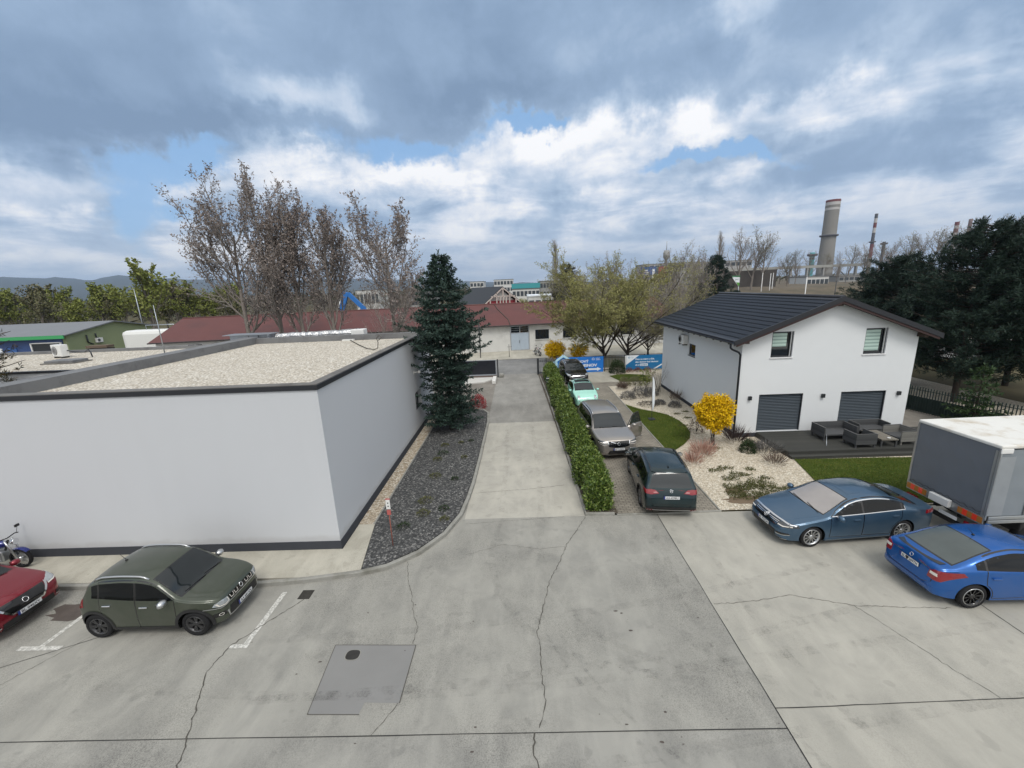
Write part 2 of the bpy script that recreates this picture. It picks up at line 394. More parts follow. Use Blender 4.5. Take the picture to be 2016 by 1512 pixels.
structure('side_yard', MB().sheet([(19.2,17.0),(24.5,17.0),(23.4,40),(19.2,40)], .012), DIRT)
L1 = [(6.9,26.4),(7.6,25.2),(8.3,24.6),(8.85,23.9),(9.1,22.8),(9.12,21.8),(8.95,20.8),(8.6,20.0),(8.0,19.2),(7.4,18.6),(6.9,18.15)]
L2 = [(12.0,17.05),(11.75,16.0),(11.4,14.6),(11.0,13.2),(30,13.2),(30,16.6),(20,16.75),(16,16.95)]
L3 = [(7.75,35.2),(8.25,32.9),(10.6,32.7),(10.8,35.2),(9.6,35.7),(8.6,35.7)]
structure('lawn', MB().sheet(L1, .03).sheet(L2, .03).sheet(L3, .03), LAWN)
structure('walkway', MB().prism([(-40,10.05),(-6.3,10.05),(-4.92,10.33),(-5.32,12.7),(-5.88,12.7),(-5.88,11.34),(-40,11.34)], -.05, .11), C_walk)
bed = [(-5.31,12.70),(-4.90,10.33),(-4.3,10.55),(-3.5,11.2),(-2.85,12.1),(-2.45,13.2),(-2.33,14.4),(-2.26,15.6),(-2.22,18.2),(-2.21,21.0),(-2.20,23.6),(-2.32,25.3),(-2.65,26.0),(-3.4,26.4),(-5.31,27.3)]
structure('dark_gravel_bed', MB().prism(bed, -.05, .10), G_DARK)
structure('gravel_strip', MB().prism([(-5.9,12.72),(-5.36,12.72),(-5.36,27.3),(-5.9,27.3)], -.05, .095), G_STRIP)
k = MB(); k.prism([(-5.37,12.70),(-5.31,12.70),(-5.31,27.3),(-5.37,27.3)], -.05, .135)
structure('edging_kerb', k, KERB)
# kerb round the walkway and the bed
kp = [(-40,9.98),(-15,9.98),(-10,9.93),(-7.7,9.88),(-6.4,10.0),(-4.9,10.24),(-4.2,10.48),(-3.4,11.1),(-2.75,12.05),(-2.36,13.2),(-2.24,14.4),(-2.17,15.6),(-2.13,18.2),(-2.12,21.0),(-2.11,23.6),(-2.24,25.4),(-2.6,26.1),(-3.4,26.5)]
def kerbmesh(pts, w, z0, z1, seg=None):
    mb = MB(); pts = [Vector(p) for p in pts]
    res = []
    for a, b in zip(pts, pts[1:]):
        n = max(1, int((b-a).length/.35)) if seg else 1
        for i in range(n): res.append(a.lerp(b, i/n))
    res.append(pts[-1]); L, Rr = [], []
    for i in range(len(res)):
        t = (res[min(i+1,len(res)-1)]-res[max(0,i-1)]).normalized(); n = Vector((-t.y,t.x))
        L.append(res[i]+n*w/2); Rr.append(res[i]-n*w/2)
    N = len(res)
    for i in range(N-1):
        c = .012
        a, b2, c2, d = L[i], L[i+1], Rr[i+1], Rr[i]
        nb = (a-d).normalized()*c
        mb.add([(a.x,a.y,z0),(b2.x,b2.y,z0),(c2.x,c2.y,z0),(d.x,d.y,z0),(a.x,a.y,z1-c),(b2.x,b2.y,z1-c),(c2.x,c2.y,z1-c),(d.x,d.y,z1-c),
                (a.x-nb.x,a.y-nb.y,z1),(b2.x-nb.x,b2.y-nb.y,z1),(c2.x+nb.x,c2.y+nb.y,z1),(d.x+nb.x,d.y+nb.y,z1)],
               [(0,4,5,1),(2,6,7,3),(4,8,9,5),(6,10,11,7),(8,11,10,9)], 0)
    return mb
structure('kerb', kerbmesh(kp, .13, -.05, .125, 1), KERB)
hk = [(1.70,36.0),(1.90,30.0),(2.0,23.5),(2.08,18.0),(2.12,13.06),(3.12,13.02)]
structure('hedge_kerb', kerbmesh(hk, .09, -.05, .10, 1), KERB)
structure('path_edging', kerbmesh([(3.2,13.0),(6.85,13.05),(6.86,31.6)], .07, -.05, .045, 1), KERB)

# joints, cracks, repairs, painted bays
jt = MB()
def jline(a, b, w=.022): 
    n = 30; pts = [(a[0]+(b[0]-a[0])*i/n + rng.uniform(-.006,.006), a[1]+(b[1]-a[1])*i/n + rng.uniform(-.006,.006)) for i in range(n+1)]
    jt.ribbon(pts, [w*rng.uniform(.55,1.0) for _ in pts], .006)
jline((-40,JY-.06),(JX,JY)); jline((JX,-8),(JX,13.0), .026); jline((JX,6.18),(16,6.45)); jline((11.0,6.3),(11.0,9.5)); jline((-8.0,9.6),(-15,5.9), .018)
structure('slab_joint', jt, TAR)
ck = MB()
def crack(pts, w=.016, amp=.035):
    res = []
    for a, b in zip(pts, pts[1:]):
        L = math.dist(a, b); n = max(2, int(L/.07))
        for i in range(n):
            t = i/n; res.append((a[0]+(b[0]-a[0])*t + rng.uniform(-amp,amp)*.6, a[1]+(b[1]-a[1])*t + rng.uniform(-amp,amp)*.6))
    res.append(pts[-1]); ck.ribbon(res, [w*rng.uniform(.3,1.15) for _ in res], .0065)
crack([(2.1,12.98),(1.75,12.3),(1.2,11.3),(.95,10.6),(.55,9.7),(.42,9.1),(.30,8.6),(.16,8.1),(.22,7.6),(.2,7.0),(.25,6.4),(.1,5.9)], .022)
crack([(.0,5.8),(-.02,5.5),(.06,5.2),(.1,4.8)], .03)
crack([(-3.65,10.75),(-3.45,10.0),(-3.15,9.3),(-3.0,8.8),(-2.75,8.3),(-2.75,7.8)], .015)
crack([(-2.68,6.4),(-2.85,6.1),(-3.05,5.8)], .015)
crack([(-6.1,9.3),(-6.6,8.6),(-7.1,7.9),(-7.2,7.2),(-6.9,6.6),(-6.6,6.0),(-6.4,5.6),(-6.2,4.9)], .026)
crack([(4.66,8.8),(5.6,8.85),(6.7,9.05),(8.0,8.65),(9.2,8.55),(10.2,8.5)], .014)
crack([(8.0,8.65),(8.3,7.9),(8.6,7.0),(8.9,6.3)], .011)
crack([(-2.0,14.9),(-1.0,15.0),(.2,15.1),(1.6,15.35)], .014); crack([(-2.1,12.7),(-.5,12.85),(.8,12.95),(2.05,13.1)], .009)
crack([(-1.9,11.0),(-.8,11.5),(.4,11.2),(1.2,11.3)], .010); crack([(-2.0,18.2),(-.3,18.3),(1.9,18.6)], .007); crack([(-2.0,20.4),(0,20.5),(1.9,20.7)], .006)
crack([(-6.2,10.5),(-6.15,11.2)], .012); crack([(-10.9,8.2),(-11.6,7.0),(-12.6,6.3)], .012)
structure('slab_crack', ck, CRACK)
rp = MB().sheet([(-4.58,7.82),(-2.67,7.77),(-2.67,6.41),(-3.38,6.44),(-3.42,6.2),(-4.44,6.22)], .004)
structure('repair_patch', rp, C_patch)
rb = MB(); pj = [(-4.58,7.82),(-2.67,7.77),(-2.67,6.41)]
rb.ribbon([(-4.44,6.22),(-4.58,7.82)], .012, .0075); rb.ribbon([(-4.58,7.82),(-2.67,7.77)], .012, .0075); rb.ribbon([(-2.67,7.77),(-2.67,6.41)], .018, .0075); rb.ribbon([(-3.4,6.2),(-4.44,6.22)], .014, .0075)
structure('patch_joint', rb, CRACK)
lm = MB()
lm.sheet([(-12.35,7.85),(-11.3,7.85),(-11.3,7.97),(-12.35,7.97)], .005); lm.sheet([(-11.9,7.97),(-11.78,7.97),(-11.75,9.1),(-11.87,9.1)], .005)
lm.sheet([(-7.12,7.79),(-6.68,7.79),(-6.68,7.90),(-7.12,7.90)], .005); lm.sheet([(-6.83,7.90),(-6.70,7.90),(-6.72,9.6),(-6.85,9.6)], .005)
structure('bay_marking', lm, LINE)
# oily mark with painted-in shadow beside the red car, and a few scuffs
oil_shade = mat('oil_mark_and_shade', (.085,.07,.062), .8, var=.35, vs=4, spec=.3)
om = MB()
def splat(x, y, rx, ry, z=.0045, n=26, j=.25):
    om.sheet([(x+rx*math.cos(2*math.pi*i/n)*(1+rng.uniform(-j,j)), y+ry*math.sin(2*math.pi*i/n)*(1+rng.uniform(-j,j))) for i in range(n)], z)
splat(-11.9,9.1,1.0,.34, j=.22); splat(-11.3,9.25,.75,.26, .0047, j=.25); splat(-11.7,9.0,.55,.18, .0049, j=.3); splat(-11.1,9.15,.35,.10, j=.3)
for i in range(46):
    x = rng.gauss(-3.6,1.6) if i % 2 else rng.gauss(2.6,1.1); y = rng.uniform(4.8,9.2); s = rng.choice([.010,.012,.016,.024,.034])
    splat(x, y, s*rng.uniform(.6,1.6), s*.6, .0045, 9, .35)
structure('oil_stain_and_shade', om, oil_shade)
dr = thing('drain_grate', 'square dark drain grate in the concrete beside the kerb', 'drain', (-6.13,9.48,0))
IRON = mat('cast_iron', (.05,.047,.043), .6, .6, var=.3, vs=12)
g = MB(); 
for i in range(9): g.box(-.14+i*.034, -.123+i*.034, -.14,.14,.0,.012)
g.box(-.16,.16,-.16,-.14,0,.014); g.box(-.16,.16,.14,.16,0,.014); g.box(-.16,-.141,-.139,.139,0,.013); g.box(.142,.16,-.139,.139,0,.013)
g.build('grate_bars', IRON, dr); MB().sheet([(-.14,-.14),(.14,-.14),(.14,.14),(-.14,.14)], .0045).build('grate_pit', CRACK, dr)
hy = thing('hydrant_cover', 'small oval iron cover in the grey repair patch', 'cover', (-4.06,7.54,.004))
oc = [(.155*math.copysign(abs(math.cos(a))**.7, math.cos(a)), .125*math.copysign(abs(math.sin(a))**.7, math.sin(a))) for a in [2*math.pi*i/28 for i in range(28)]]
MB().prism([(x*1.12,y*1.12) for x,y in oc], 0, .006).build('rim', KERB, hy); MB().prism(oc, .004, .012).build('lid', IRON, hy)

# worn tyre tracks: broken dark film on the concrete
def trackmat():
    m, nt, p = _new('tyre_film'); setv(p, rough=.85, spec=.2); p.inputs['Base Color'].default_value = (.14,.137,.128,1)
    v = objco(nt); a = ramp(nt, noise(nt, v, 3.0, 8, .7), [(.45,0.),(.75,.32)]); b = ramp(nt, noise(nt, v, 30., 4, .7), [(.35,.2),(.65,1.)])
    nt.links.new(mth(nt, 'MULTIPLY', a, b), p.inputs['Alpha']); return m
tk_ = MB(); TZ = [.0085]
def track(pts, w):
    f = [Vector(p) for p in pts]; res = []
    for i in range(len(f)-1):
        p0, p1, p2, p3 = f[max(0,i-1)], f[i], f[i+1], f[min(len(f)-1,i+2)]
        for k in range(14):
            t = k/14; res.append(.5*((2*p1)+(p2-p0)*t+(2*p0-5*p1+4*p2-p3)*t*t+(3*p1-p0-3*p2+p3)*t**3))
    TZ[0] += .0002; tk_.ribbon(res, w, TZ[0])
for o_ in (0, .32): track([(.15+o_,8.6),(.55+o_,7.6),(1.1+o_,6.6),(1.9+o_,5.6),(2.8+o_,4.8)], .07)
for o_ in (0, 1.5): track([(-.9+o_,13.0),(-1.1+o_,10.8),(-.5+o_,8.8),(.9+o_,7.4),(3.6+o_,6.7)], .2)
for o_ in (0, 1.45): track([(-.95+o_,23.0),(-.85+o_,18.0),(-.9+o_,13.2)], .22)
for o_ in (0, 1.5): track([(8.5,10.2-o_),(6.0,9.6-o_),(3.0,8.9-o_),(-1.5,8.3-o_),(-6.0,8.0-o_)], .2)
for o_ in (0, 1.4): track([(5.1+o_,4.6),(4.3+o_,6.6),(4.0+o_,9.0),(4.3+o_,12.6)], .18)
for o_ in (0,1.5): track([(-9.5,6.9-o_),(-5,6.6-o_),(0,6.7-o_),(6,7.4-o_),(11,8.0-o_)], .2)
structure('tyre_mark', tk_, trackmat())
# ------------------------------------------------------------------ building materials
STUCCO = mat('stucco_white', (.70,.72,.735), .9, var=.03, vs=2.5, bs=260, bd=.004, bst=.5, spec=.15)
def stuccomat():
    m, nt, p = _new('stucco_grey'); setv(p, rough=.9, spec=.15); v = objco(nt)
    drip = noise(nt, objco(nt, (1.6,1.6,.16)), 1.0, 6, .6)
    c = mixc(nt, ramp(nt, drip, [(.45,0.),(.8,.22)]), (.545,.56,.585), (.48,.495,.515))
    s = _n(nt, 'ShaderNodeSeparateXYZ'); nt.links.new(v, s.inputs[0])
    lowz = mth(nt, 'ADD', s.outputs[2], mth(nt, 'MULTIPLY', noise(nt, v, 1.5, 5), .35))
    c = mixc(nt, ramp(nt, mth(nt, 'MULTIPLY', lowz, .5), [(.33,.55),(.40,0.)]), c, (.42,.42,.425))
    nt.links.new(c, p.inputs['Base Color']); bump(nt, p, noise(nt, v, 240, 3), .6, .004); return m
STUCCO_G = stuccomat()
PLINTH = mat('plinth_dark', (.052,.056,.066), .8, var=.12, vs=2, bs=120, bd=.003, spec=.2)
TRIM = mat('roof_trim_dark', (.030,.032,.038), .45, .3, var=.1, vs=3)
CAPM = mat('parapet_cap', (.185,.175,.160), .6, .3, var=.16, vs=2.2, dirt=(.12,.11,.10), ds=1.2)
MEMB = mat('roof_membrane', (.175,.178,.182), .75, var=.16, vs=1.8, dirt=(.10,.10,.105), ds=.9)
GLASS = mat('window_glass', (.012,.016,.020), .04, 0, .6, var=0, spec=.6)
FRAME_D = mat('frame_dark', (.022,.025,.029), .4, var=0)
FRAME_W = mat('frame_white', (.72,.72,.72), .45, var=.04)
BLIND = None
def blindmat():
    m, nt, p = _new('zebra_blind'); setv(p, rough=.6)
    v = objco(nt); w = _n(nt, 'ShaderNodeTexWave', wave_type='BANDS', bands_direction='Z'); w.inputs['Scale'].default_value = 1.9
    nt.links.new(v, w.inputs['Vector'])
    nt.links.new(mixc(nt, ramp(nt, w.outputs['Fac'], [(.25,0.),(.45,1.)]), (.26,.36,.33), (.46,.60,.54)), p.inputs['Base Color']); return m
BLIND = blindmat()
SHUT = mat('shutter_slate', (.085,.105,.125), .45, .2, var=.06, vs=4)
ROOFM = mat('metal_tile_anthracite', (.033,.035,.042), .42, .25, .15, var=.12, vs=1.5, spec=.5)
REDWOOD = mat('soffit_redbrown', (.040,.017,.016), .6, var=.2, vs=8)
DARKWOOD = mat('timber_dark', (.05,.032,.024), .7, var=.2, vs=8)
GUT = mat('gutter_anthracite', (.030,.034,.042), .35, .4, var=.05)
DECK = None
def plankmat(name, c1, c2, gap, w, ax=1):
    m, nt, p = _new(name); setv(p, rough=.75, spec=.25)
    t = _n(nt, 'ShaderNodeTexCoord'); s = _n(nt, 'ShaderNodeSeparateXYZ'); nt.links.new(t.outputs['Object'], s.inputs[0])
    u = mth(nt, 'DIVIDE', s.outputs[ax], w); fr = mth(nt, 'FRACT', u); fl = mth(nt, 'FLOOR', u)
    wn = _n(nt, 'ShaderNodeTexWhiteNoise', noise_dimensions='1D'); nt.links.new(fl, wn.inputs['W'])
    g = noise(nt, objco(nt, (2,30,30) if ax == 1 else (30,2,30)), 1.5, 5)
    c = mixc(nt, wn.outputs[0], c1, c2); c = mixc(nt, mth(nt, 'MULTIPLY', g, .4), c, sc(c2, 1.4))
    e = ramp(nt, fr, [(0., 1.), (.05, 0.), (.95, 0.), (1., 1.)])
    nt.links.new(mixc(nt, e, c, gap), p.inputs['Base Color'])
    bump(nt, p, mth(nt, 'SUBTRACT', 1., e), .6, .008); return m
DECK = plankmat('deck_boards', (.038,.039,.036), (.058,.058,.052), (.008,.008,.008), .145)
FURN = plankmat('furniture_slats', (.050,.052,.055), (.080,.082,.085), (.02,.02,.02), .09, 2)
FURNL = plankmat('furniture_slats_grey', (.15,.145,.135), (.20,.195,.18), (.05,.05,.05), .09, 2)
WHITE_P = mat('white_plastic', (.70,.70,.68), .45, var=.06, vs=6)

def carve(o, boxes):
    mb = MB()
    for b in boxes: mb.box(*b)
    c = mb.build('cutter', [])
    md = o.modifiers.new('b', 'BOOLEAN'); md.operation = 'DIFFERENCE'; md.object = c; md.solver = 'EXACT'
    dg = bpy.context.evaluated_depsgraph_get(); dg.update()
    me = bpy.data.meshes.new_from_object(o.evaluated_get(dg)); o.modifiers.clear(); o.data = me
    bpy.data.objects.remove(c)

def acunit(t, w=.85, h=.62, d=.34):
    """outdoor unit, fan looks along local -Y"""
    MB().bbox(-w/2, w/2, -d/2, d/2, .08, .08+h, .02).build('casing', WHITE_P, t)
    f = MB(); f.lathe([(.24,-d/2-.012),(.24,-d/2-.001)], 24, 'y', (-w*.17,0,.08+h/2)); f.build('fan_grille', FRAME_D, t)
    r = MB()
    for q in (.08,.15,.22): r.lathe([(q,-d/2-.02),(q+.012,-d/2-.02),(q+.012,-d/2-.012),(q,-d/2-.012)], 24, 'y', (-w*.17,0,.08+h/2))
    r.build('fan_guard', mat('guard_grey', (.3,.3,.3), .5, var=0), t)
    MB().box(-w*.4,-w*.33,-d/2,d/2,0,.078).build('foot', GUT, t); MB().box(w*.33,w*.4,-d/2,d/2,0,.078).build('foot', GUT, t)

# ------------------------------------------------------------------ low white flat-roofed hall on the left
hb = thing('flat_roofed_building', 'long white rendered building with gravel flat roof and dark base', 'building', (0,0,0))
w = MB(); w.prism([(-17.4,11.37),(-5.93,11.37),(-5.93,25.6),(-17.4,25.6)], -.05, 5.36)
wo = w.build('wall', STUCCO_G, hb)
carve(wo, [(-17.0,-6.25,11.69,25.3,5.08,6.0), (-6.18,-5.8,21.82,23.16,1.55,2.46), (-6.18,-5.8,24.2,25.0,.2,2.3) if False else (-6.18,-5.8,21.9,22.0,1.6,1.7)])
MB().sheet([(-17.0,11.69),(-6.25,11.69),(-6.25,25.3),(-17.0,25.3)], 5.16).build('roof', G_ROOF, hb)
p = MB(); p.box(-17.42,-5.905,11.345,11.369,-.05,.385); p.box(-5.929,-5.905,11.37,25.62,-.05,.385); p.build('plinth', PLINTH, hb)
e = MB(); e.box(-17.44,-5.89,11.33,11.368,5.335,5.475); e.box(-5.928,-5.89,11.37,25.64,5.335,5.475); e.box(-17.44,-5.93,25.602,25.64,5.335,5.475); e.build('edge_trim', TRIM, hb)
c = MB(); c.prism([(-17.40,11.371),(-5.932,11.371),(-6.26,11.70),(-16.9,11.70)], 5.362, 5.492); c.prism([(-5.932,11.372),(-5.932,25.598),(-6.26,25.29),(-6.26,11.702)], 5.362, 5.492)
c.build('parapet_cap', CAPM, hb)
c = MB(); c.box(-16.55,-6.28,25.29,25.598,5.0,5.50); c.build('back_parapet', MEMB, hb)
c = MB(); c.box(-17.398,-16.55,11.71,25.6,5.0,5.56)
for i in range(9): c.box(-16.548,-16.54,12.5+i*1.5,12.53+i*1.5,5.1,5.56)
c.build('dividing_parapet', MEMB, hb)
wd = MB(); wd.box(-6.17,-6.13,21.83,23.15,1.56,1.62).box(-6.17,-6.13,21.83,23.15,2.39,2.45).box(-6.17,-6.13,21.83,21.89,1.621,2.389).box(-6.17,-6.13,23.09,23.15,1.621,2.389)
wf = wd.build('window', FRAME_D, hb); MB().box(-6.165,-6.15,21.885,23.095,1.615,2.395).build('pane', GLASS, wf)
MB().box(-6.12,-5.91,21.80,23.18,1.535,1.555).build('sill', TRIM, hb)
sp = thing('floodlight', 'small white floodlight on the side wall of the low white building', 'lamp', (-5.93,22.0,3.62))
s = MB(); s.tube([(0,0,0),(.22,.03,.02)], .028, 8); s.build('arm', WHITE_P, sp)
s = MB(); s.lathe([(.045,.2),(.075,.24),(.08,.36),(.02,.37)], 16, 'x', (0,.04,.02)); s.build('lamp_head', WHITE_P, sp)
s = MB(); s.box(-.002,.018,-.08,.08,-.09,.09); s.build('base_plate', WHITE_P, sp)
# lower wing behind on the left, rear strip with ducts
lw = thing('low_wing', 'lower gravel-roofed wing beyond the dividing parapet', 'building', (0,0,0))
wl = MB(); wl.prism([(-44,17.45),(-17.45,17.45),(-17.45,24.7),(-44,24.7)], -.05, 5.12).build('wall', STUCCO_G, lw)
MB().sheet([(-43.9,17.56),(-17.46,17.56),(-17.46,24.55),(-43.9,24.55)], 5.135).build('roof', G_ROOF, lw)
MB().box(-44,-17.452,17.40,17.555,5.121,5.22).build('edge_trim', TRIM, lw); MB().box(-44,-17.452,24.56,24.75,5.121,5.30).build('back_parapet', MEMB, lw)
rs = thing('rear_annex', 'flat grey annex roof behind the gravel roof carrying the ducts', 'building', (0,0,0))
MB().box(-21,-6.4,25.66,28.6,-.05,4.95).build('wall', STUCCO_G, rs); MB().box(-21,-6.4,25.66,28.6,4.953,5.02).build('roof', MEMB, rs)
ZINC = mat('galvanised_sheet', (.42,.45,.49), .38, .7, var=.12, vs=4)
FOIL = mat('foil_wrap', (.62,.62,.62), .28, .85, var=.2, vs=7, bs=9, bd=.08, bst=1.0)
t = thing('ventilation_unit', 'grey galvanised ventilation box at the back edge of the gravel roof', 'ventilation', (-17.4,26.4,5.02))
MB().bbox(-1.25,1.25,-.45,.45,.05,.66,.02).build('casing', ZINC, t); MB().box(-1.6,1.45,-.62,.55,.665,.70).build('cover', ZINC, t)
MB().box(-.02,.02,-.466,-.452,.1,.62).build('panel_seam', MEMB, t); MB().box(.6,.64,-.466,-.452,.1,.62).build('panel_seam', MEMB, t)
t = thing('duct', 'long crumpled foil-wrapped duct beside the ventilation box', 'duct', (-13.0,26.55,5.02))
d = MB(); n = 26
pts = [(-2.9+5.6*i/n, rng.uniform(-.04,.04), .38+rng.uniform(-.02,.02)+.004*i) for i in range(n+1)]
d.tube(pts, [.26+rng.uniform(-.03,.03) for _ in pts], 9, smooth=False); d.build('wrap', FOIL, t)
[MB().box(-2.5+i*1.2,-2.44+i*1.2,-.3,.3,0,.12).build('support', GUT, t) for i in range(5)]
MB().bbox(2.1,2.95,-.34,.34,.04,.72,.05).build('end_hood', mat('duct_white', (.72,.72,.70), .4, var=.05), t)
t = thing('roof_cable', 'black lightning cable lying across the gravel roof with a raised loop', 'cable', (0,0,5.16))
c = MB(); cpts = [(-10.6,25.2,.05),(-9.8,23.9,.04),(-8.9,22.4,.04),(-8.0,21.0,.04),(-7.35,20.3,.05),(-7.15,20.25,.12),(-7.12,20.3,.42),(-7.2,20.35,.62),(-7.05,20.4,.74),(-6.95,20.4,.62),(-7.1,20.3,.5)]
c.tube(cpts, .022, 6); c.build('cable', CRACK, t); MB().box(-11.0,-10.3,25.0,25.26,0,.09).build('clamp_block', WHITE_P, t)
t = thing('air_conditioner', 'white outdoor air conditioner standing on the lower gravel roof', 'air conditioner', (-26.0,22.5,5.14), R(-18)); acunit(t, .9, .66)
pg = MB(); pg.tube([(.45,.1,.4),(.8,.25,.3),(1.6,.3,.28),(2.0,.3,.42),(2.15,.3,.3),(2.2,.3,.02)], .03, 6); pg.build('pipe', GUT, t)
t = thing('roof_hatch', 'low flat grey hatch on the lower gravel roof', 'hatch', (-23.4,20.4,5.14)); MB().bbox(-.75,.75,-.4,.4,0,.16,.03).build('lid', MEMB, t); MB().box(-.85,.85,-.5,.5,0,.05).build('frame', CAPM, t)
t = thing('mast', 'thin mast with stay wire on the lower gravel roof', 'mast', (-19.6,22.0,5.14)); MB().tube([(0,0,0),(0,0,2.7)], [.03,.015], 6).build('pole', ZINC, t); MB().box(-.2,.2,-.2,.2,0,.08).build('base', KERB, t)
c = MB(); [c.bbox(.5+i*.28,.66+i*.28,.5+i*.35,.66+i*.35,0,.08,.01) for i in range(6)]; c.build('ballast', CRACK, t)

# ------------------------------------------------------------------ white house with anthracite roof
HX0, HX1, HY0, HY1, HE = 10.85, 19.25, 19.95, 31.0, 4.86
HR = 15.05; RZ = 6.86
hs = thing('house', 'white two-storey house with anthracite tiled roof and roller shutters', 'house', (0,0,0))
sl_ = (RZ-4.98)/(HR-10.25)
g = MB()
zl = lambda x: 4.98 + sl_*(min(x, 2*HR-x)-10.25) - .16
poly = [(HX0,-.05),(HX1,-.05),(HX1,zl(HX1)),(HR,zl(HR)),(HX0,zl(HX0))]
n = len(poly)
g.add([(x,HY0,z) for x,z in poly]+[(x,HY1,z) for x,z in poly], [list(range(n)), [i+n for i in reversed(range(n))]] + [[(i+1)%n,i,i+n,(i+1)%n+n] for i in range(n)])
ho = g.build('wall', STUCCO, hs)
SH = [(11.9,14.08),(15.95,18.15)]; WN = [(12.25,13.28),(16.70,17.75)]
holes = [(a,b,HY0-.2,HY0+.16,.28,2.23) for a,b in SH] + [(a,b,HY0-.2,HY0+.15,4.10,5.36) for a,b in WN] + [(HX0-.2,HX0+.13,25.25,26.25,3.28,4.02)]
carve(ho, holes)
MB().box(HX0-.015,HX0-.001,HY0-.015,HY1,-.05,.22).box(HX0,HX1+.015,HY0-.015,HY0-.001,-.05,.22).build('plinth', PLINTH, hs)
for a, b in SH:
    s = MB(); k = 24; h = (2.23-.28)/k
    for i in range(k):
        z = .28 + i*h
        s.add([(a+.03,HY0+.15,z),(b-.03,HY0+.15,z),(b-.03,HY0+.078,z+h*.45),(a+.03,HY0+.078,z+h*.45),(b-.03,HY0+.118,z+h*.82),(a+.03,HY0+.118,z+h*.82),(b-.03,HY0+.15,z+h),(a+.03,HY0+.15,z+h)],
              [(0,1,2,3),(3,2,4,5),(5,4,6,7)])
    s.build('roller_shutter', SHUT, hs)
    MB().box(a+.001,a+.03,HY0+.03,HY0+.155,.281,2.229).box(b-.03,b-.001,HY0+.03,HY0+.155,.281,2.229).box(a+.031,b-.031,HY0+.05,HY0+.155,2.19,2.229).build('shutter_rail', FRAME_D, hs)
for i, (a, b) in enumerate(WN):
    z0, z1 = 4.10, 5.36; y = HY0
    f = MB(); f.box(a+.001,a+.07,y+.07,y+.148,z0+.001,z1-.001).box(b-.07,b-.001,y+.07,y+.148,z0+.001,z1-.001).box(a+.071,b-.071,y+.07,y+.148,z0+.001,z0+.08).box(a+.071,b-.071,y+.07,y+.148,z1-.07,z1-.001)
    wf = f.build('window', FRAME_D, hs)
    MB().box(a+.07,b-.07,y+.12,y+.13,z0+.079,z1-.069).build('pane', GLASS, wf)
    zb = 4.62 if i == 0 else 4.26
    MB().box(a+.075,b-.26,y+.108,y+.116,zb,z1-.072).build('blind', BLIND, wf)
    MB().box(b-.12,b-.075,y+.03,y+.069,z0+.03,z1-.002).build('guide_rail', mat('rail_grey', (.45,.46,.47), .4, .3, var=0), wf)
    MB().box(a-.04,b+.04,y-.05,y+.068,z0-.045,z0-.001).build('sill', FRAME_W, wf)
f = MB(); f.box(HX0+.06,HX0+.128,25.251,25.31,3.281,4.019).box(HX0+.06,HX0+.128,26.19,26.249,3.281,4.019).box(HX0+.06,HX0+.128,25.311,26.189,3.281,3.34).box(HX0+.06,HX0+.128,25.311,26.189,3.96,4.019)
wf = f.build('window', FRAME_D, hs); MB().box(HX0+.09,HX0+.10,25.31,26.19,3.339,3.961).build('pane', GLASS, wf); MB().box(HX0-.04,HX0+.059,25.22,26.28,3.24,3.279).build('sill', FRAME_D, wf)
# tiled roof: stepped courses with a wave across each tile
rf = MB(); rows = 14; ncol = 216; ya, yb = 19.50, 31.45
xe, ze = 10.22, 4.97; Lx = HR-xe
for side in (0, 1):
    b = len(rf.v); rr = []
    for r in range(rows):
        for t_, lift in ((r/rows, .055), ((r+.985)/rows, .018)): rr.append((t_, lift))
    for t_, lift in rr:
        for j in range(ncol+1):
            y = ya + (yb-ya)*j/ncol; wv = .020*math.sin(2*math.pi*(y-ya)/.1867)**2
            x = xe + Lx*t_ - .02*wv/.02*(1 if lift > .03 else 0); z = ze + (RZ-ze)*t_ + lift + wv
            rf.v.append((x if side == 0 else 2*HR-x, y, z))
    nr = len(rr); W_ = ncol+1
    for i in range(nr-1):
        for j in range(ncol):
            q = [b+i*W_+j, b+i*W_+j+1, b+(i+1)*W_+j+1, b+(i+1)*W_+j]
            rf.f.append(q[::-1] if side == 0 else q); rf.m.append(0); rf.sm.append(i % 2 == 0)
rfo = rf.build('roof', ROOFM, hs)
rd = MB(); rd.tube([(HR,19.47,RZ+.06),(HR,31.48,RZ+.06)], .085, 10); rd.build('ridge_cap', ROOFM, rfo)
for side in (0, 1):
    mxx = (lambda x: x) if side == 0 else (lambda x: 2*HR-x)
    def slab(z0, z1, y0, y1, xa, xb, name, m_):
        q = MB(); P_ = [(xa, 4.97+sl_*(xa-10.22)),(xb, 4.97+sl_*(xb-10.22))]
        vs = []
        for y in (y0, y1):
            for x, z in P_: vs += [(mxx(x),y,z+z0),(mxx(x),y,z+z1)]
        fs = [(0,2,3,1),(4,5,7,6),(0,1,5,4),(2,6,7,3),(1,3,7,5),(0,4,6,2)]
        q.add(vs, fs if side else [f[::-1] for f in fs]); q.build(name, m_, hs)
    slab(-.13, .10, 19.44, 19.498, 10.18, HR, 'bargeboard', TRIM)
    slab(-.05, .008, 19.50, 31.45, 10.24, HR, 'soffit', REDWOOD)
    slab(-.24, -.135, 19.47, 19.53, 10.32, HR, 'lower_bargeboard', REDWOOD)
for x, z in ((HX0+.02, zl(HX0)+.0), (HX1-.02, zl(HX1)+.0), (HR, zl(HR)-.03)):
    MB().box(x-.09,x+.09,19.56,19.949,z-.17,z+.02).build('purlin', DARKWOOD, hs)
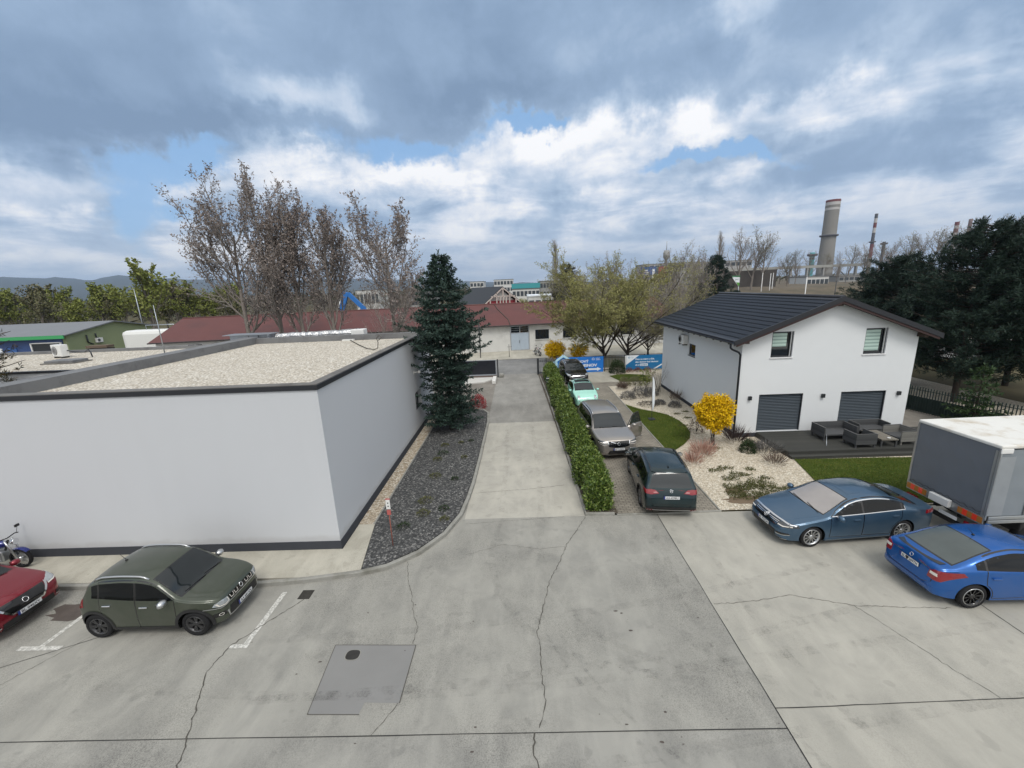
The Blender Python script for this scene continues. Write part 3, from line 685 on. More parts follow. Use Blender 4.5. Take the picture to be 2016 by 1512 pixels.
for i in range(14):
    y = 20.2 + i*.82
    MB().add([(10.30,y,4.80),(10.849,y,4.99),(10.849,y,5.10),(10.30,y,4.92),(10.30,y+.10,4.80),(10.849,y+.10,4.99),(10.849,y+.10,5.10),(10.30,y+.10,4.92)],
             [(0,1,2,3),(7,6,5,4),(0,4,5,1),(3,2,6,7),(0,3,7,4)]).build('rafter_tail', DARKWOOD, hs)
gt = MB(); gp = []
for y in (19.46, 31.46):
    for j in range(9):
        q = math.pi*(1 + j/8); gp.append((10.13+.085*math.cos(q), y, 4.99+.085*math.sin(q)))
gt.add(gp, [(j, j+1, j+10, j+9) for j in range(8)] + [(j+9, j+10, j+1, j)[::1] for j in range(0)])
go = gt.build('gutter', GUT, hs)
dp = MB(); dp.tube([(10.14,19.72,4.92),(10.16,19.72,4.70),(10.25,19.74,4.62),(10.62,19.82,4.45),(10.73,19.85,4.32),(10.74,19.86,3.9),(10.74,19.86,.05)], .05, 10); dp.build('downpipe', GUT, hs)
def wall_lamp(x, lab):
    t = thing('wall_lamp', lab, 'lamp', (x, HY0, 2.08), group='square lamps on the house front')
    MB().box(-.075,.075,-.11,-.012,-.095,.095).build('housing', FRAME_D, t); MB().box(-.05,.05,-.011,0,-.06,.06).build('wall_plate', GUT, t)
wall_lamp(11.42, 'grey square wall lamp beside the downpipe'); wall_lamp(15.03, 'grey square wall lamp between the two roller shutters'); wall_lamp(18.74, 'grey square wall lamp at the outer corner near the fence')
t = thing('air_conditioner', 'white air conditioner hung under the house eaves above a small window', 'air conditioner', (10.66,26.75,3.86), R(-90)); acunit(t, .82, .58, .3)
MB().tube([(-.55,-.05,.5),(-.62,-.05,.3),(-.6,-.05,.0),(-.45,-.08,-.05)], .03, 6).build('hose', WHITE_P, t)

# deck with furniture
dk = thing('deck', 'dark boarded terrace in front of the roller shutters', 'deck', (0,0,0))
MB().box(11.95,20.6,17.42,19.93,.2,.262).build('boards', DECK, dk)
MB().box(11.90,11.949,17.42,19.93,0,.255).box(11.95,20.6,17.36,17.419,0,.255).build('fascia', DECK, dk)
MB().box(11.92,20.6,17.08,17.355,.0,.125).build('step', DECK, dk)
def legs(mb_t, xs, ys, z0, z1, m_):
    for x in xs:
        for y in ys: MB().box(x-.03,x+.03,y-.03,y+.03,z0,z1).build('leg', m_, mb_t)
def lounge(name, lab, cat, loc, rz, w_, d_, m_, h=.66):
    """open box seat, back along local +Y"""
    t = thing(name, lab, cat, loc, rz, 'slatted deck furniture')
    MB().box(-w_/2,w_/2,d_/2-.05,d_/2,.16,h).build('backrest', m_, t)
    MB().box(-w_/2,-w_/2+.05,-d_/2,d_/2-.051,.16,h-.02).build('armrest', m_, t); MB().box(w_/2-.05,w_/2,-d_/2,d_/2-.051,.16,h-.02).build('armrest', m_, t)
    MB().box(-w_/2+.051,w_/2-.051,-d_/2+.03,d_/2-.051,.25,.31).build('seat', FURN, t)
    cpm = mat('furniture_cap', (.13,.13,.13), .5, .3, var=.1)
    MB().box(-w_/2-.005,-w_/2+.055,-d_/2-.01,d_/2+.005,h-.018,h+.004).box(w_/2-.055,w_/2+.005,-d_/2-.01,d_/2+.005,h-.018,h+.004).box(-w_/2+.056,w_/2-.056,d_/2-.055,d_/2+.005,h+.001,h+.006).build('top_rail', cpm, t)
    legs(t, (-w_/2+.05, w_/2-.05), (-d_/2+.06, d_/2-.06), 0, .159, m_)
lounge('garden_sofa', 'dark slatted two-seat sofa standing against the house wall between the shutters', 'sofa', (15.02,18.90,.262), 0, 1.55, .90, FURN)
lounge('garden_armchair', 'dark slatted armchair with its back to the lawn', 'armchair', (15.42,17.86,.262), R(180), .92, .78, FURN)
lounge('garden_armchair', 'greyish slatted armchair at the open end of the deck by the fence', 'armchair', (17.5,18.15,.262), R(-86), .95, .85, FURNL)
lounge('garden_sofa', 'low slatted bench behind the coffee table in front of the far shutter', 'sofa', (17.0,19.30,.262), 0, 1.5, .66, FURN, .60)
t = thing('coffee_table', 'low slatted wooden coffee table among the deck seats', 'table', (16.5,18.1,.262), R(-3), 'slatted deck furniture')
MB().box(-.36,.36,-.62,.62,.33,.375).build('tabletop', plankmat('table_slats', (.15,.135,.11), (.19,.175,.15), (.04,.04,.04), .09, 0), t); legs(t, (-.31,.31), (-.56,.56), 0, .329, FURN)
t = thing('ashtray', 'small white ashtray on the coffee table', 'ashtray', (16.55,17.65,.637)); MB().lathe([(.055,0),(.07,.03),(.05,.03),(.045,.01)], 14).build('bowl', WHITE_P, t)
t = thing('metal_rod', 'thin pale metal rod leaning on the front of the sofa', 'rod', (0,0,0)); MB().tube([(14.33,18.42,.62),(13.97,17.86,.275)], .014, 6).build('rod', ZINC, t)

# ------------------------------------------------------------------ fences, gate and banners at the street
FEN = mat('fence_dark', (.028,.032,.036), .5, .3, var=.1)
FENG = mat('fence_green', (.022,.040,.036), .55, .2, var=.15)
FENL = mat('fence_bar_pale', (.28,.29,.30), .45, .4, var=.08)
BLUE = mat('banner_blue', (.012,.19,.66), .45, var=.10, vs=1.5, bs=3, bd=.03)
BLUE2 = mat('banner_teal_blue', (.010,.16,.38), .45, var=.12, vs=1.5)
BANW = mat('banner_white', (.78,.82,.86), .45, var=.03)
BANC = mat('banner_cyan', (.50,.78,.90), .45, var=.03)
FY = 37.25
t = thing('street_fence', 'pale picket fence along the street behind the parked cars', 'fence', (0,0,0))
b = MB(); x = 1.8
while x < 16.0: b.box(x-.014,x+.014,FY-.014,FY+.014,.08,1.42); x += .135
b.build('pickets', FENL, t)
MB().box(1.7,16,FY-.035,FY-.015,.15,.20).box(1.7,16,FY-.035,FY-.015,1.28,1.33).build('rail', FEN, t)
for x in (3.28,5.45,7.75,9.6,11.4,13.2,15.1): MB().box(x-.04,x+.04,FY+.016,FY+.09,-.05,1.5).build('post', FEN, t)
t = thing('gate_post', 'dark gate post where the driveway meets the street', 'post', (1.58,37.0,0)); MB().box(-.09,.09,-.09,.09,-.05,1.5).build('post', FEN, t); MB().box(-.10,.10,-.10,.10,1.501,1.53).build('cap', FEN, t)
t = thing('street_fence', 'dark picket fence wing on the hedge side of the gate post', 'fence', (0,0,0)); b = MB()
for i in range(9): b.box(1.74+i*.17,1.77+i*.17,36.98,37.01,.05,1.38)
b.build('pickets', FENL, t); MB().box(1.68,3.2,37.011,37.03,.12,.18).box(1.68,3.2,37.011,37.03,1.2,1.26).build('rail', FEN, t)
t = thing('sliding_gate', 'open dark sliding gate with black tarpaulin beside the spruce', 'gate', (0,0,0))
MB().box(-6.6,-2.26,36.42,36.45,.32,1.58).build('tarpaulin', mat('gate_black', (.010,.012,.018), .35, var=.3, vs=3, bs=4, bd=.05, bst=.8), t)
MB().box(-6.6,-2.25,36.39,36.47,.22,.30).box(-6.6,-2.25,36.39,36.47,1.585,1.64).box(-2.30,-2.22,36.38,36.48,.301,1.584).build('gate_frame', ZINC, t); MB().box(-2.16,-2.06,36.4,36.5,-.05,1.68).build('gate_post', FEN, t)
MB().box(-6.6,-2.3,36.3,36.52,.0,.19).build('gate_track', mat('track_brown', (.16,.12,.10), .8), t)
t = thing('white_kerb_block', 'short white concrete block at the foot of the sliding gate', 'kerb block', (-2.35,34.6,0)); MB().bbox(-.16,.16,-.9,.9,0,.34,.05).build('block', mat('white_concrete', (.66,.65,.62), .8, var=.08), t)
t = thing('white_ramp', 'white painted concrete apron beside the gate track', 'ramp', (0,0,0)); MB().prism([(-4.9,34.0),(-3.3,34.3),(-2.55,35.2),(-2.6,36.2),(-5.0,36.2)], -.02, .10).build('slab', mat('pale_concrete', (.55,.54,.51), .85, var=.1, vs=2), t)
t = thing('boundary_stone', 'pale squat stone by the gate at the driveway edge', 'stone', (-1.8,36.5,0)); MB().bbox(-.2,.2,-.25,.25,-.02,.34,.09).build('stone', KERB, t)
def banner(t, x0, x1, z0, z1, y, base):
    q = MB(); nx = 16
    for i in range(nx): q.box(x0+(x1-x0)*i/nx, x0+(x1-x0)*(i+1)/nx, y-.012+.006*math.sin(i*1.3), y+.004+.006*math.sin(i*1.3), z0, z1)
    q2 = MB(); q2.box(x0,x1,y,y+.012,z0,z1); return q2.build('sheet', base, t)
def fx(x, z, y): return Matrix(((1,0,0,x),(0,0,1,y),(0,1,0,z),(0,0,0,1))) @ Matrix.Diagonal((1,1,-1,1))
def plate_poly(mb, pts, y, mi): mb.add([(x,y,z) for x,z in pts], [list(range(len(pts)))], mi)
t = thing('banner', 'bright blue banner with white lettering, house logo and arrow on the fence', 'banner', (0,0,0))
banner(t, 3.34, 7.62, .02, 1.46, FY-.075, BLUE)
tx = MB(); y = FY-.078
put_text(tx, 'NOVÝ', .30, fx(5.25,.93,y), 0, 1.02, .012); put_text(tx, 'DOMSNOV', .34, fx(4.95,.55,y), 0, 2.1, .016)
plate_poly(tx, [(4.9,.20),(7.05,.20),(7.05,.10),(7.42,.29),(7.05,.46),(7.05,.37),(4.9,.37)], y, 0)
def house_logo(mb, cx_, cz, r, y, mi, th=.22):
    o_ = [(-.95,-.85),(.95,-.85),(.95,.1),(1.15,.22),(0,1.1),(-1.15,.22),(-.95,.1)]; k_ = 1-th*1.6
    for i in range(len(o_)):
        a_, b_ = o_[i], o_[(i+1)%len(o_)]
        plate_poly(mb, [(cx_+a_[0]*r,cz+a_[1]*r),(cx_+b_[0]*r,cz+b_[1]*r),(cx_+b_[0]*r*k_,cz+b_[1]*r*k_),(cx_+a_[0]*r*k_,cz+a_[1]*r*k_)], y, mi)
house_logo(tx, 6.68, 1.24, .12, y, 0)
put_text(tx, 'NOVÝ', .10, fx(6.93,1.25,y), 0, .36, .004); put_text(tx, 'DOMOV', .10, fx(6.93,1.12,y), 0, .42, .004)
tx.build('lettering', BANW, t)
t = thing('house_shaped_sign', 'large pale house-outline sign leaning on the fence behind the black car', 'sign', (0,0,0))
hsn = MB(); y = FY-.16
def bar(mb, a, b, w_, y0, y1):
    a = Vector((a[0],a[1])); b = Vector((b[0],b[1])); d = (b-a).normalized(); n_ = Vector((-d.y,d.x))*w_/2
    c = [a+n_, a-n_, b-n_, b+n_]
    mb.add([(q.x,y0,q.y) for q in c]+[(q.x,y1,q.y) for q in c], [(0,1,2,3),(7,6,5,4),(0,4,5,1),(1,5,6,2),(2,6,7,3),(3,7,4,0)])
bar(hsn, (3.05,1.02), (3.95,1.66), .20, y, y+.05); bar(hsn, (3.95,1.62), (4.85,1.02), .20, y+.002, y+.052); bar(hsn, (3.30,.05), (3.30,1.05), .20, y+.004, y+.054)
hsn.build('outline', BANC, t)
t = thing('banner', 'blue banner with white corner and three lines of lettering near the house', 'banner', (0,0,0))
banner(t, 9.70, 13.05, .12, 1.44, FY-.075, BLUE2)
tx = MB(); y = FY-.078
plate_poly(tx, [(9.70,1.44),(9.70,.55),(10.9,1.44)], y, 0); plate_poly(tx, [(12.2,.12),(13.05,.62),(13.05,.50),(12.42,.12)], y, 0)
put_text(tx, 'Dom na mieru a sľub,', .20, fx(10.55,1.0,y-.001), 0, 1.75, .006); put_text(tx, 'aby domov bol domov', .20, fx(10.55,.74,y-.001), 0, 2.1, .006); put_text(tx, 'už od', .18, fx(10.55,.47,y-.001), 0, .38, .006)
plate_poly(tx, [(11.0,.42),(11.7,.42),(11.7,.64),(11.0,.64)], y-.001, 0); put_text(tx, '120 000 €', .15, fx(11.04,.47,y-.002), 1, .6, .006)
ring = [(9.98+.09*math.cos(a), 1.24+.075*math.sin(a)) for a in [2*math.pi*i/16 for i in range(16)]]
for i in range(16):
    a_, b_ = ring[i], ring[(i+1)%16]; k_ = .6
    plate_poly(tx, [a_, b_, (9.98+(b_[0]-9.98)*k_,1.24+(b_[1]-1.24)*k_), (9.98+(a_[0]-9.98)*k_,1.24+(a_[1]-1.24)*k_)], y-.001, 1)
put_text(tx, 'NOVÝ', .07, fx(10.13,1.26,y-.001), 1, .22); put_text(tx, 'DOMOV', .07, fx(10.13,1.17,y-.001), 1, .26)
tx.build('lettering', [BANW, BLUE2], t)
t = thing('white_post', 'white end post at the edge of the blue cornered banner', 'post', (9.62,FY-.1,0)); MB().tube([(0,0,-.05),(0,0,1.42)], .035, 8).build('post', WHITE_P, t)
# dark green picket fence on the right of the house
t = thing('garden_fence', 'dark green picket fence with screen beside the pines', 'fence', (0,0,0))
fl = [(21.55,33.0),(22.05,27.0),(22.6,23.4),(23.25,20.6),(24.3,17.2)]
b = MB(); s = MB(); r_ = MB()
for p0, p1 in zip(fl, fl[1:]):
    L = math.dist(p0, p1); k = int(L/.13); d = ((p1[0]-p0[0])/L, (p1[1]-p0[1])/L)
    for i in range(k):
        x = p0[0]+d[0]*L*i/k; y = p0[1]+d[1]*L*i/k; b.box(x-.016,x+.016,y-.016,y+.016,.05,1.5)
    for z in (.14, 1.34): r_.tube([(p0[0]-.03,p0[1],z),(p1[0]-.03,p1[1],z)], .022, 4, smooth=False)
    s.add([(p0[0]+.06,p0[1],.06),(p1[0]+.06,p1[1],.06),(p1[0]+.06,p1[1],.92),(p0[0]+.06,p0[1],.92),(p0[0]+.075,p0[1],.06),(p1[0]+.075,p1[1],.06),(p1[0]+.075,p1[1],.92),(p0[0]+.075,p0[1],.92)], [(0,1,2,3),(7,6,5,4),(3,2,6,7)])
    MB().box(p0[0]-.04,p0[0]+.04,p0[1]-.04,p0[1]+.04,-.05,1.56).build('post', FENG, t)
b.build('pickets', FENG, t); r_.build('rail', FENG, t); s.build('screen', FENG, t)
# small things: post in the bed, beach flag on the lawn
t = thing('hydrant_sign_post', 'thin rusty red post with small white plate in the dark gravel', 'sign', (-4.30,11.45,.1))
RUST = mat('rusty_red', (.26,.075,.05), .75, var=.35, vs=14)
MB().tube([(0,0,-.1),(-.01,.02,1.32)], .016, 8).build('post', RUST, t); 
pl = MB(); pl.box(-.065,.065,-.012,.0,1.30,1.62); po = pl.build('plate', WHITE_P, t)
q = MB(); q.box(-.072,.072,-.010,.004,1.62,1.66); q.box(-.06,.06,-.012,.004,1.10,1.27); q.build('red_plate', mat('sign_red', (.42,.10,.09), .5, var=.15), t)
q = MB(); [q.lathe([(.022,-.017),(.022,-.0125)], 12, 'y', (0,0,z)) for z in (1.40,1.51)]; q.build('mark', FRAME_D, po)
t = thing('feather_flag', 'tall white feather flag leaning over the lawn', 'flag', (7.62,23.1,.03))
pts = [(-.03*math.sin(i/14*1.5),.02*i/14,.12+2.45*i/14) for i in range(15)]
MB().tube([(0,0,0)]+pts, [.016]*8+[.01]*8, 6).build('pole', FRAME_D, t)
f = MB(); prof = [(.0,.55),(.10,.58),(.15,1.0),(.16,1.5),(.155,2.0),(.12,2.35),(.05,2.55),(-.03,2.58)]
L_ = [(-.03*math.sin((z-.12)/2.45*1.5)+.01, z) for _, z in prof]
vs = []
for (dx, z), (lx, _) in zip(prof, L_): vs += [(lx-.01,.015+.02*(z-.1)/2.4,z),(lx+max(dx,.01),.05+.03*math.sin(z*4),z)]
f.add(vs, [(2*i,2*i+1,2*i+3,2*i+2) for i in range(len(prof)-1)]); fo_ = f.build('cloth', BANW, t)
md = fo_.modifiers.new('s', 'SOLIDIFY'); md.thickness = .006
MB().box(-.18,.18,-.18,.18,-.02,.06).build('base', FRAME_D, t)
# ------------------------------------------------------------------ cars
CGLASS = mat('car_glass', (.010,.014,.016), .03, 0, .1, var=0, spec=.65)
CGLASS2 = mat('car_glass_tinted', (.003,.004,.005), .03, 0, 0, var=0, spec=.35)
PALEGL = mat('car_glass_pale', (.34,.315,.30), .16, .25, .8, var=.18, vs=2.2)  # pale pinkish base colour for the saloon's windscreen
GREENGL = mat('car_glass_green', (.05,.065,.062), .06, 0, .4, var=.3, vs=2, spec=.8)
BLACKP = mat('black_plastic', (.014,.014,.015), .5, var=.1, vs=6)
BLACKG = mat('black_gloss', (.006,.006,.007), .12, 0, .6, var=0)
DARKIN = mat('wheel_well', (.006,.006,.006), .9, var=0, spec=.1)
CHROME = mat('chrome', (.72,.73,.75), .10, 1.0, var=0)
SATIN = mat('satin_silver', (.55,.56,.57), .28, .9, var=0)
RUBBER = mat('tyre_rubber', (.016,.016,.017), .8, var=.2, vs=10, spec=.2)
LAMPG = mat('lamp_lens', (.42,.45,.47), .06, .5, 1.0, var=.35, vs=14)
LAMPD = mat('lamp_dark', (.05,.055,.06), .06, .3, 1.0, var=.3, vs=14)
REDL = mat('tail_lamp_red', (.22,.006,.012), .08, 0, 1.0, var=.3, vs=16)
WHITEL = mat('lamp_white', (.70,.66,.60), .12, 0, 1.0, var=.05)
PLATEW = mat('plate_white', (.72,.73,.74), .4, var=.04)
PLATEB = mat('plate_blue', (.01,.03,.20), .4, var=0)
PLATEK = mat('plate_ink', (.01,.01,.012), .5, var=0)
INNER = mat('car_interior', (.030,.028,.027), .8, var=.2, vs=5)

def pchip(pts):
    xs = np.array([p[0] for p in pts], float); ys = np.array([p[1] for p in pts], float)
    h = np.diff(xs); d = np.diff(ys)/h; m = np.zeros_like(ys)
    for i in range(1, len(xs)-1):
        if d[i-1]*d[i] > 0:
            w1 = 2*h[i]+h[i-1]; w2 = h[i]+2*h[i-1]; m[i] = (w1+w2)/(w1/d[i-1]+w2/d[i])
    m[0] = d[0]; m[-1] = d[-1]
    def f(x):
        x = min(max(x, xs[0]), xs[-1]); i = min(max(int(np.searchsorted(xs, x))-1, 0), len(h)-1)
        t = (x-xs[i])/h[i]
        return float((1+2*t)*(1-t)**2*ys[i] + t*(1-t)**2*h[i]*m[i] + t*t*(3-2*t)*ys[i+1] + t*t*(t-1)*h[i]*m[i+1])
    return f

class Car:
    """lofted body; s runs from the nose (0) to the tail (L). local x = L/2 - s, y to the car's left"""
    def __init__(c, name, label, loc, head, L, Wd, top, bot, belt, plan, wb, fo, rw, paintm, tumble=20., crown=.045, ry=.92, group=None, rc=.13):
        c.L, c.W, c.wb, c.fo, c.rw, c.pm = L, Wd, wb, fo, rw, paintm
        c.top, c.bot, c.belt, c.plan = pchip(top), pchip(bot), pchip(belt), pchip(plan)
        c.t = thing(name, label, 'car', (loc[0], loc[1], .005), R(head), group or 'cars parked in the yard')
        ss = [0,.008,.02,.04,.07,.11,.16,.22,.3]; s = .38
        while s < L-.33: ss.append(s); s += .075
        ss += [L-q for q in (.3,.22,.16,.11,.07,.04,.02,.008,0)]
        nb, ns, ng, nt = 3, 8, 8, 8
        tan = math.tan(R(tumble)); V = []
        for s in ss:
            zt, zb, w, zl = c.top(s), c.bot(s), c.plan(s), c.belt(s)
            cw = crown*min(1, w/.7); edge = zt-cw
            zs = min(zl, edge-.05); zs = max(zs, zb+.02)
            pts = [(0,zb),(.6*w,zb),(.90*w,zb+.015)]
            zm = .60; hh = 1.0
            for i in range(ns):
                t = i/(ns-1); z = zb+.05+(zs-zb-.05)*t
                if z < zb+.03: z = zb+.03+.002*i
                y = w*(1-.07*((z-zm)/.55)**2) if z < zm else w*(1-.055*((z-zm)/.5)**2)
                pts.append((y, z))
            yb = pts[-1][0]; hg = max(edge-zs, .01); r_ = min(rc, hg*.85)
            for i in range(1, ng+1):
                t = i/ng; z = zs+hg*t; y = yb-.012*min(1,t*4)-tan*hg*t
                q = max(0., (z-(edge-r_))/r_); y -= r_*(1-math.sqrt(max(0,1-q*q)))
                pts.append((max(y,.05), z))
            ye = pts[-1][0]
            for i in range(1, nt+1):
                y = ye*(1-i/nt); pts.append((y, zt-cw*(y/ye)**2))
            V.append([(L/2-s, y, z) for y, z in pts])
        K = len(V[0]); bm = bmesh.new(); rings = []
        for row in V:
            right = [bm.verts.new((x,-y,z)) for x,y,z in row]; left = [right[0]] + [bm.verts.new((x,y,z)) for x,y,z in row[1:-1]] + [right[-1]]
            rings.append(right + left[-2:0:-1])
        M_ = len(rings[0])
        for a, b in zip(rings, rings[1:]):
            for j in range(M_):
                try: bm.faces.new((a[j], a[(j+1)%M_], b[(j+1)%M_], b[j]))
                except ValueError: pass
        for rg, inv in ((rings[0], 0), (rings[-1], 1)):
            h = M_//2                                     # quads across the cap
            for j in range(h):
                q = [rg[j], rg[(j+1)], rg[M_-1-j] if j < h else None, rg[(M_-j) % M_]]
                q = [v for i, v in enumerate(q) if v not in q[:i]]
                if len(q) >= 3:
                    try: bm.faces.new(q)
                    except ValueError: pass
        bmesh.ops.recalc_face_normals(bm, faces=bm.faces[:])
        for f in bm.faces: f.smooth = True
        c.bvh = BVHTree.FromBMesh(bm)
        me = bpy.data.meshes.new('body'); bm.to_mesh(me); bm.free()
        me.materials.append(paintm); me.materials.append(DARKIN)
        c.body = bpy.data.objects.new('body', me); COL.objects.link(c.body)
        # wheel wells
        ra = rw+.05; cu2 = MB()
        for xw in (L/2-fo, L/2-fo-wb):
            for sd_ in (-1, 1):
                y0, y1 = sorted((sd_*(Wd/2-.34), sd_*(Wd/2+.3)))
                cu2.lathe([(ra,y0),(ra,y1)], 36, 'y', (xw,0,rw), 0)
        co = cu2.build('cutter', [DARKIN, DARKIN]); co.data.polygons.foreach_set('material_index', [1]*len(co.data.polygons))
        bmc = bmesh.new(); bmc.from_mesh(co.data); bmesh.ops.recalc_face_normals(bmc, faces=bmc.faces[:]); bmc.to_mesh(co.data); bmc.free()
        md = c.body.modifiers.new('b', 'BOOLEAN'); md.operation = 'DIFFERENCE'; md.object = co; md.solver = 'EXACT'
        dg = bpy.context.evaluated_depsgraph_get(); dg.update()
        me2 = bpy.data.meshes.new_from_object(c.body.evaluated_get(dg)); c.body.modifiers.clear(); c.body.data = me2
        bpy.data.objects.remove(co)
        bm = bmesh.new(); bm.from_mesh(me2)
        for e in bm.edges: e.smooth = not (len(e.link_faces) == 2 and (e.calc_face_angle(0) > R(42)))
        bm.to_mesh(me2); bm.free()
        c.body.name = 'body'; c.body.parent = c.t
    def X(c, s): return c.L/2-s
    def hit(c, view, u, v):
        o, d = {'L': ((u,3,v),(0,-1,0)), 'R': ((u,-3,v),(0,1,0)), 'F': ((4,u,v),(-1,0,0)), 'B': ((-4,u,v),(1,0,0)), 'T': ((u,v,4),(0,0,-1))}[view]
        l, n, i, dd = c.bvh.ray_cast(Vector(o), Vector(d)); return l, n
    def patch(c, name, view, poly, m_, off=.006, cell=.06, parent=None, skirt=True, mb=None, mi=0, build=True):
        """polygon in the view plane laid onto the body surface"""
        bm = bmesh.new(); f = bm.faces.new([bm.verts.new((u, v, 0)) for u, v in poly])
        for ax in (0, 1):
            lo = min(p[ax] for p in poly); hi = max(p[ax] for p in poly); k = int((hi-lo)/cell)
            for i in range(1, k+1):
                q = lo+(hi-lo)*i/(k+1); co = [0,0,0]; no = [0,0,0]; co[ax] = q; no[ax] = 1
                bmesh.ops.bisect_plane(bm, geom=bm.verts[:]+bm.edges[:]+bm.faces[:], plane_co=co, plane_no=no, dist=1e-5)
        bad = []; outd = {'L': Vector((0,1,0)), 'R': Vector((0,-1,0)), 'F': Vector((1,0,0)), 'B': Vector((-1,0,0)), 'T': Vector((0,0,1))}[view]
        for v in bm.verts:
            l, n = c.hit(view, v.co.x, v.co.y)
            if l is None: bad.append(v); continue
            if n.dot(outd) < 0: n = -n
            v.co = l + n*off
        if bad: bmesh.ops.delete(bm, geom=bad, context='VERTS')
        if not bm.faces: bm.free(); return None
        bmesh.ops.recalc_face_normals(bm, faces=bm.faces[:])
        s_ = sum((f.normal.dot(outd)*f.calc_area() for f in bm.faces))
        if s_ < 0: bmesh.ops.reverse_faces(bm, faces=bm.faces[:])
        if skirt:
            be = [e for e in bm.edges if e.is_boundary]
            r = bmesh.ops.extrude_edge_only(bm, edges=be)
            for v in [g for g in r['geom'] if isinstance(g, bmesh.types.BMVert)]: v.co -= outd*(off+.012)
        own = mb is None; mb = mb or MB(); mb.addbm(bm, mi, True)
        if own:
            o = mb.build(name, m_, parent or c.t)
            b2 = bmesh.new(); b2.from_mesh(o.data)
            for e in b2.edges: e.smooth = not (len(e.link_faces) == 2 and e.calc_face_angle(0) > R(45))
            b2.to_mesh(o.data); b2.free(); return o
        return mb
    def both(c, name, poly, m_, **k):
        """side patch mirrored on both flanks; poly in (s,z)"""
        return [c.patch(name, sd_, [(c.X(s), z) for s, z in poly], m_, **k) for sd_ in 'LR']
    def sym(c, name, view, poly, m_, **k):
        """patch at +y and its mirror at -y (front, back or top view)"""
        r = []
        for g in (1, -1):
            pl = [(u*g, v) for u, v in poly] if view in 'FB' else [(u, v*g) for u, v in poly]
            r.append(c.patch(name, view, pl, m_, **k))
        return r
    def curve_strip(c, name, view, pts, w, m_, off=.008, parent=None):
        """thin moulding along a polyline in the view plane"""
        P_ = [Vector((p[0], p[1])) for p in pts]; A, B = [], []
        for i in range(len(P_)):
            t = (P_[min(i+1,len(P_)-1)]-P_[max(i-1,0)]).normalized(); n = Vector((-t.y,t.x))*w/2
            A.append(P_[i]+n); B.append(P_[i]-n)
        mb = MB()
        for i in range(len(P_)-1):
            c.patch(name, view, [tuple(A[i]),tuple(A[i+1]),tuple(B[i+1]),tuple(B[i])], m_, off=off, cell=.08, mb=mb, skirt=False)
        return mb.build(name, m_, parent or c.t)
    def wheels(c, rimm, spokes=5, style='twin', rr=None, lip=None):
        rw = c.rw; rr = rr or rw*.70; tw = .20
        def mk(n, prof, m_, par, cap=True):
            b = MB(); b.lathe(prof, 36, 'y', cap=cap); return b.build(n, m_, par)
        proto = None
        for xi, s in enumerate((c.fo, c.fo+c.wb)):
            for sd_ in (-1, 1):
                x = c.X(s); y = sd_*(c.W/2-.125)
                if proto is None:
                    hub = mk('wheel', [(rr*.9,-.03),(rr*.9,.04)], DARKIN, None)
                    ty = mk('tyre', [(rr,-tw/2+.02),(rr+.02,-tw/2),(rw-.03,-tw/2),(rw-.006,-tw/2+.025),(rw,-tw/2+.05),(rw,tw/2-.05),(rw-.006,tw/2-.025),(rw-.03,tw/2),(rr+.02,tw/2),(rr,tw/2-.02)], RUBBER, hub, False)
                    rm = MB(); rm.lathe([(rr-.035,tw/2-.06),(rr-.02,tw/2-.012),(rr+.004,tw/2-.006),(rr+.006,tw/2-.03)], 36, 'y', cap=False)
                    pass
                    rm.lathe([(.065,tw/2-.055),(.06,tw/2-.03),(.03,tw/2-.026)], 18, 'y')
                    for k in range(spokes):
                        a0 = 2*math.pi*k/spokes
                        for da, w0, w1 in (((-.16,.018,.022),(.16,.018,.022)) if style == 'twin' else ((0,.030,.042),) if style == 'broad' else ((0,.011,.016),)):
                            a = a0; P0 = Vector((math.cos(a+da*.6)*.05, math.sin(a+da*.6)*.05)); P1 = Vector((math.cos(a+da)*(rr-.015), math.sin(a+da)*(rr-.015)))
                            t = (P1-P0).normalized(); n = Vector((-t.y,t.x)); y0, y1 = tw/2-.034, tw/2-.022
                            q = [P0+n*w0, P0-n*w0, P1-n*w1, P1+n*w1]
                            rm.add([(p.x, (y0 if i < 2 else y1), p.y) for i, p in enumerate(q)] + [(p.x, (y0 if i < 2 else y1)-.03, p.y) for i, p in enumerate(q)],
                                   [(0,1,2,3),(0,4,5,1),(1,5,6,2),(2,6,7,3),(3,7,4,0)])
                    ro = rm.build('rim', rimm, hub)
                    if lip:
                        lb = MB(); lb.lathe([(rr-.012,tw/2-.004),(rr+.004,tw/2-.004),(rr+.004,tw/2-.02),(rr-.012,tw/2-.02)], 36, 'y', cap=False); lb.build('rim_lip', lip, hub)
                    proto = hub; h = hub
                else: h = copy_tree(proto)
                h.parent = c.t; h.location = (x, y, rw); h.rotation_euler = (0, rng.uniform(0,6), 0 if sd_ > 0 else math.pi)
    def plate(c, view, v, z, txt, blue=True, off=.012, u=0.0, w=.52):
        l, n = c.hit(view, u, z); g = 1 if view == 'F' else -1
        if l is None: return
        x = l.x + g*off; t = MB(); hw = w/2
        mb = MB(); mb.box(-hw-.006,hw+.006,-.006,.0,-.058,.058,3); mb.box(-hw,hw,-.0065,-.006,-.053,.053,0); mb.box(-hw,-hw+.05,-.0075,-.0066,-.053,.053,1)
        tv = fx(-hw+.075,-.037,-.0075); put_text(mb, txt, .10, tv, 2, w-.11, .002)
        o = mb.build('number_plate', [PLATEW, PLATEB, PLATEK, BLACKP], c.t); o.location = (x, l.y, z); o.rotation_euler = (0, 0, R(90) if g == 1 else R(-90)); return o
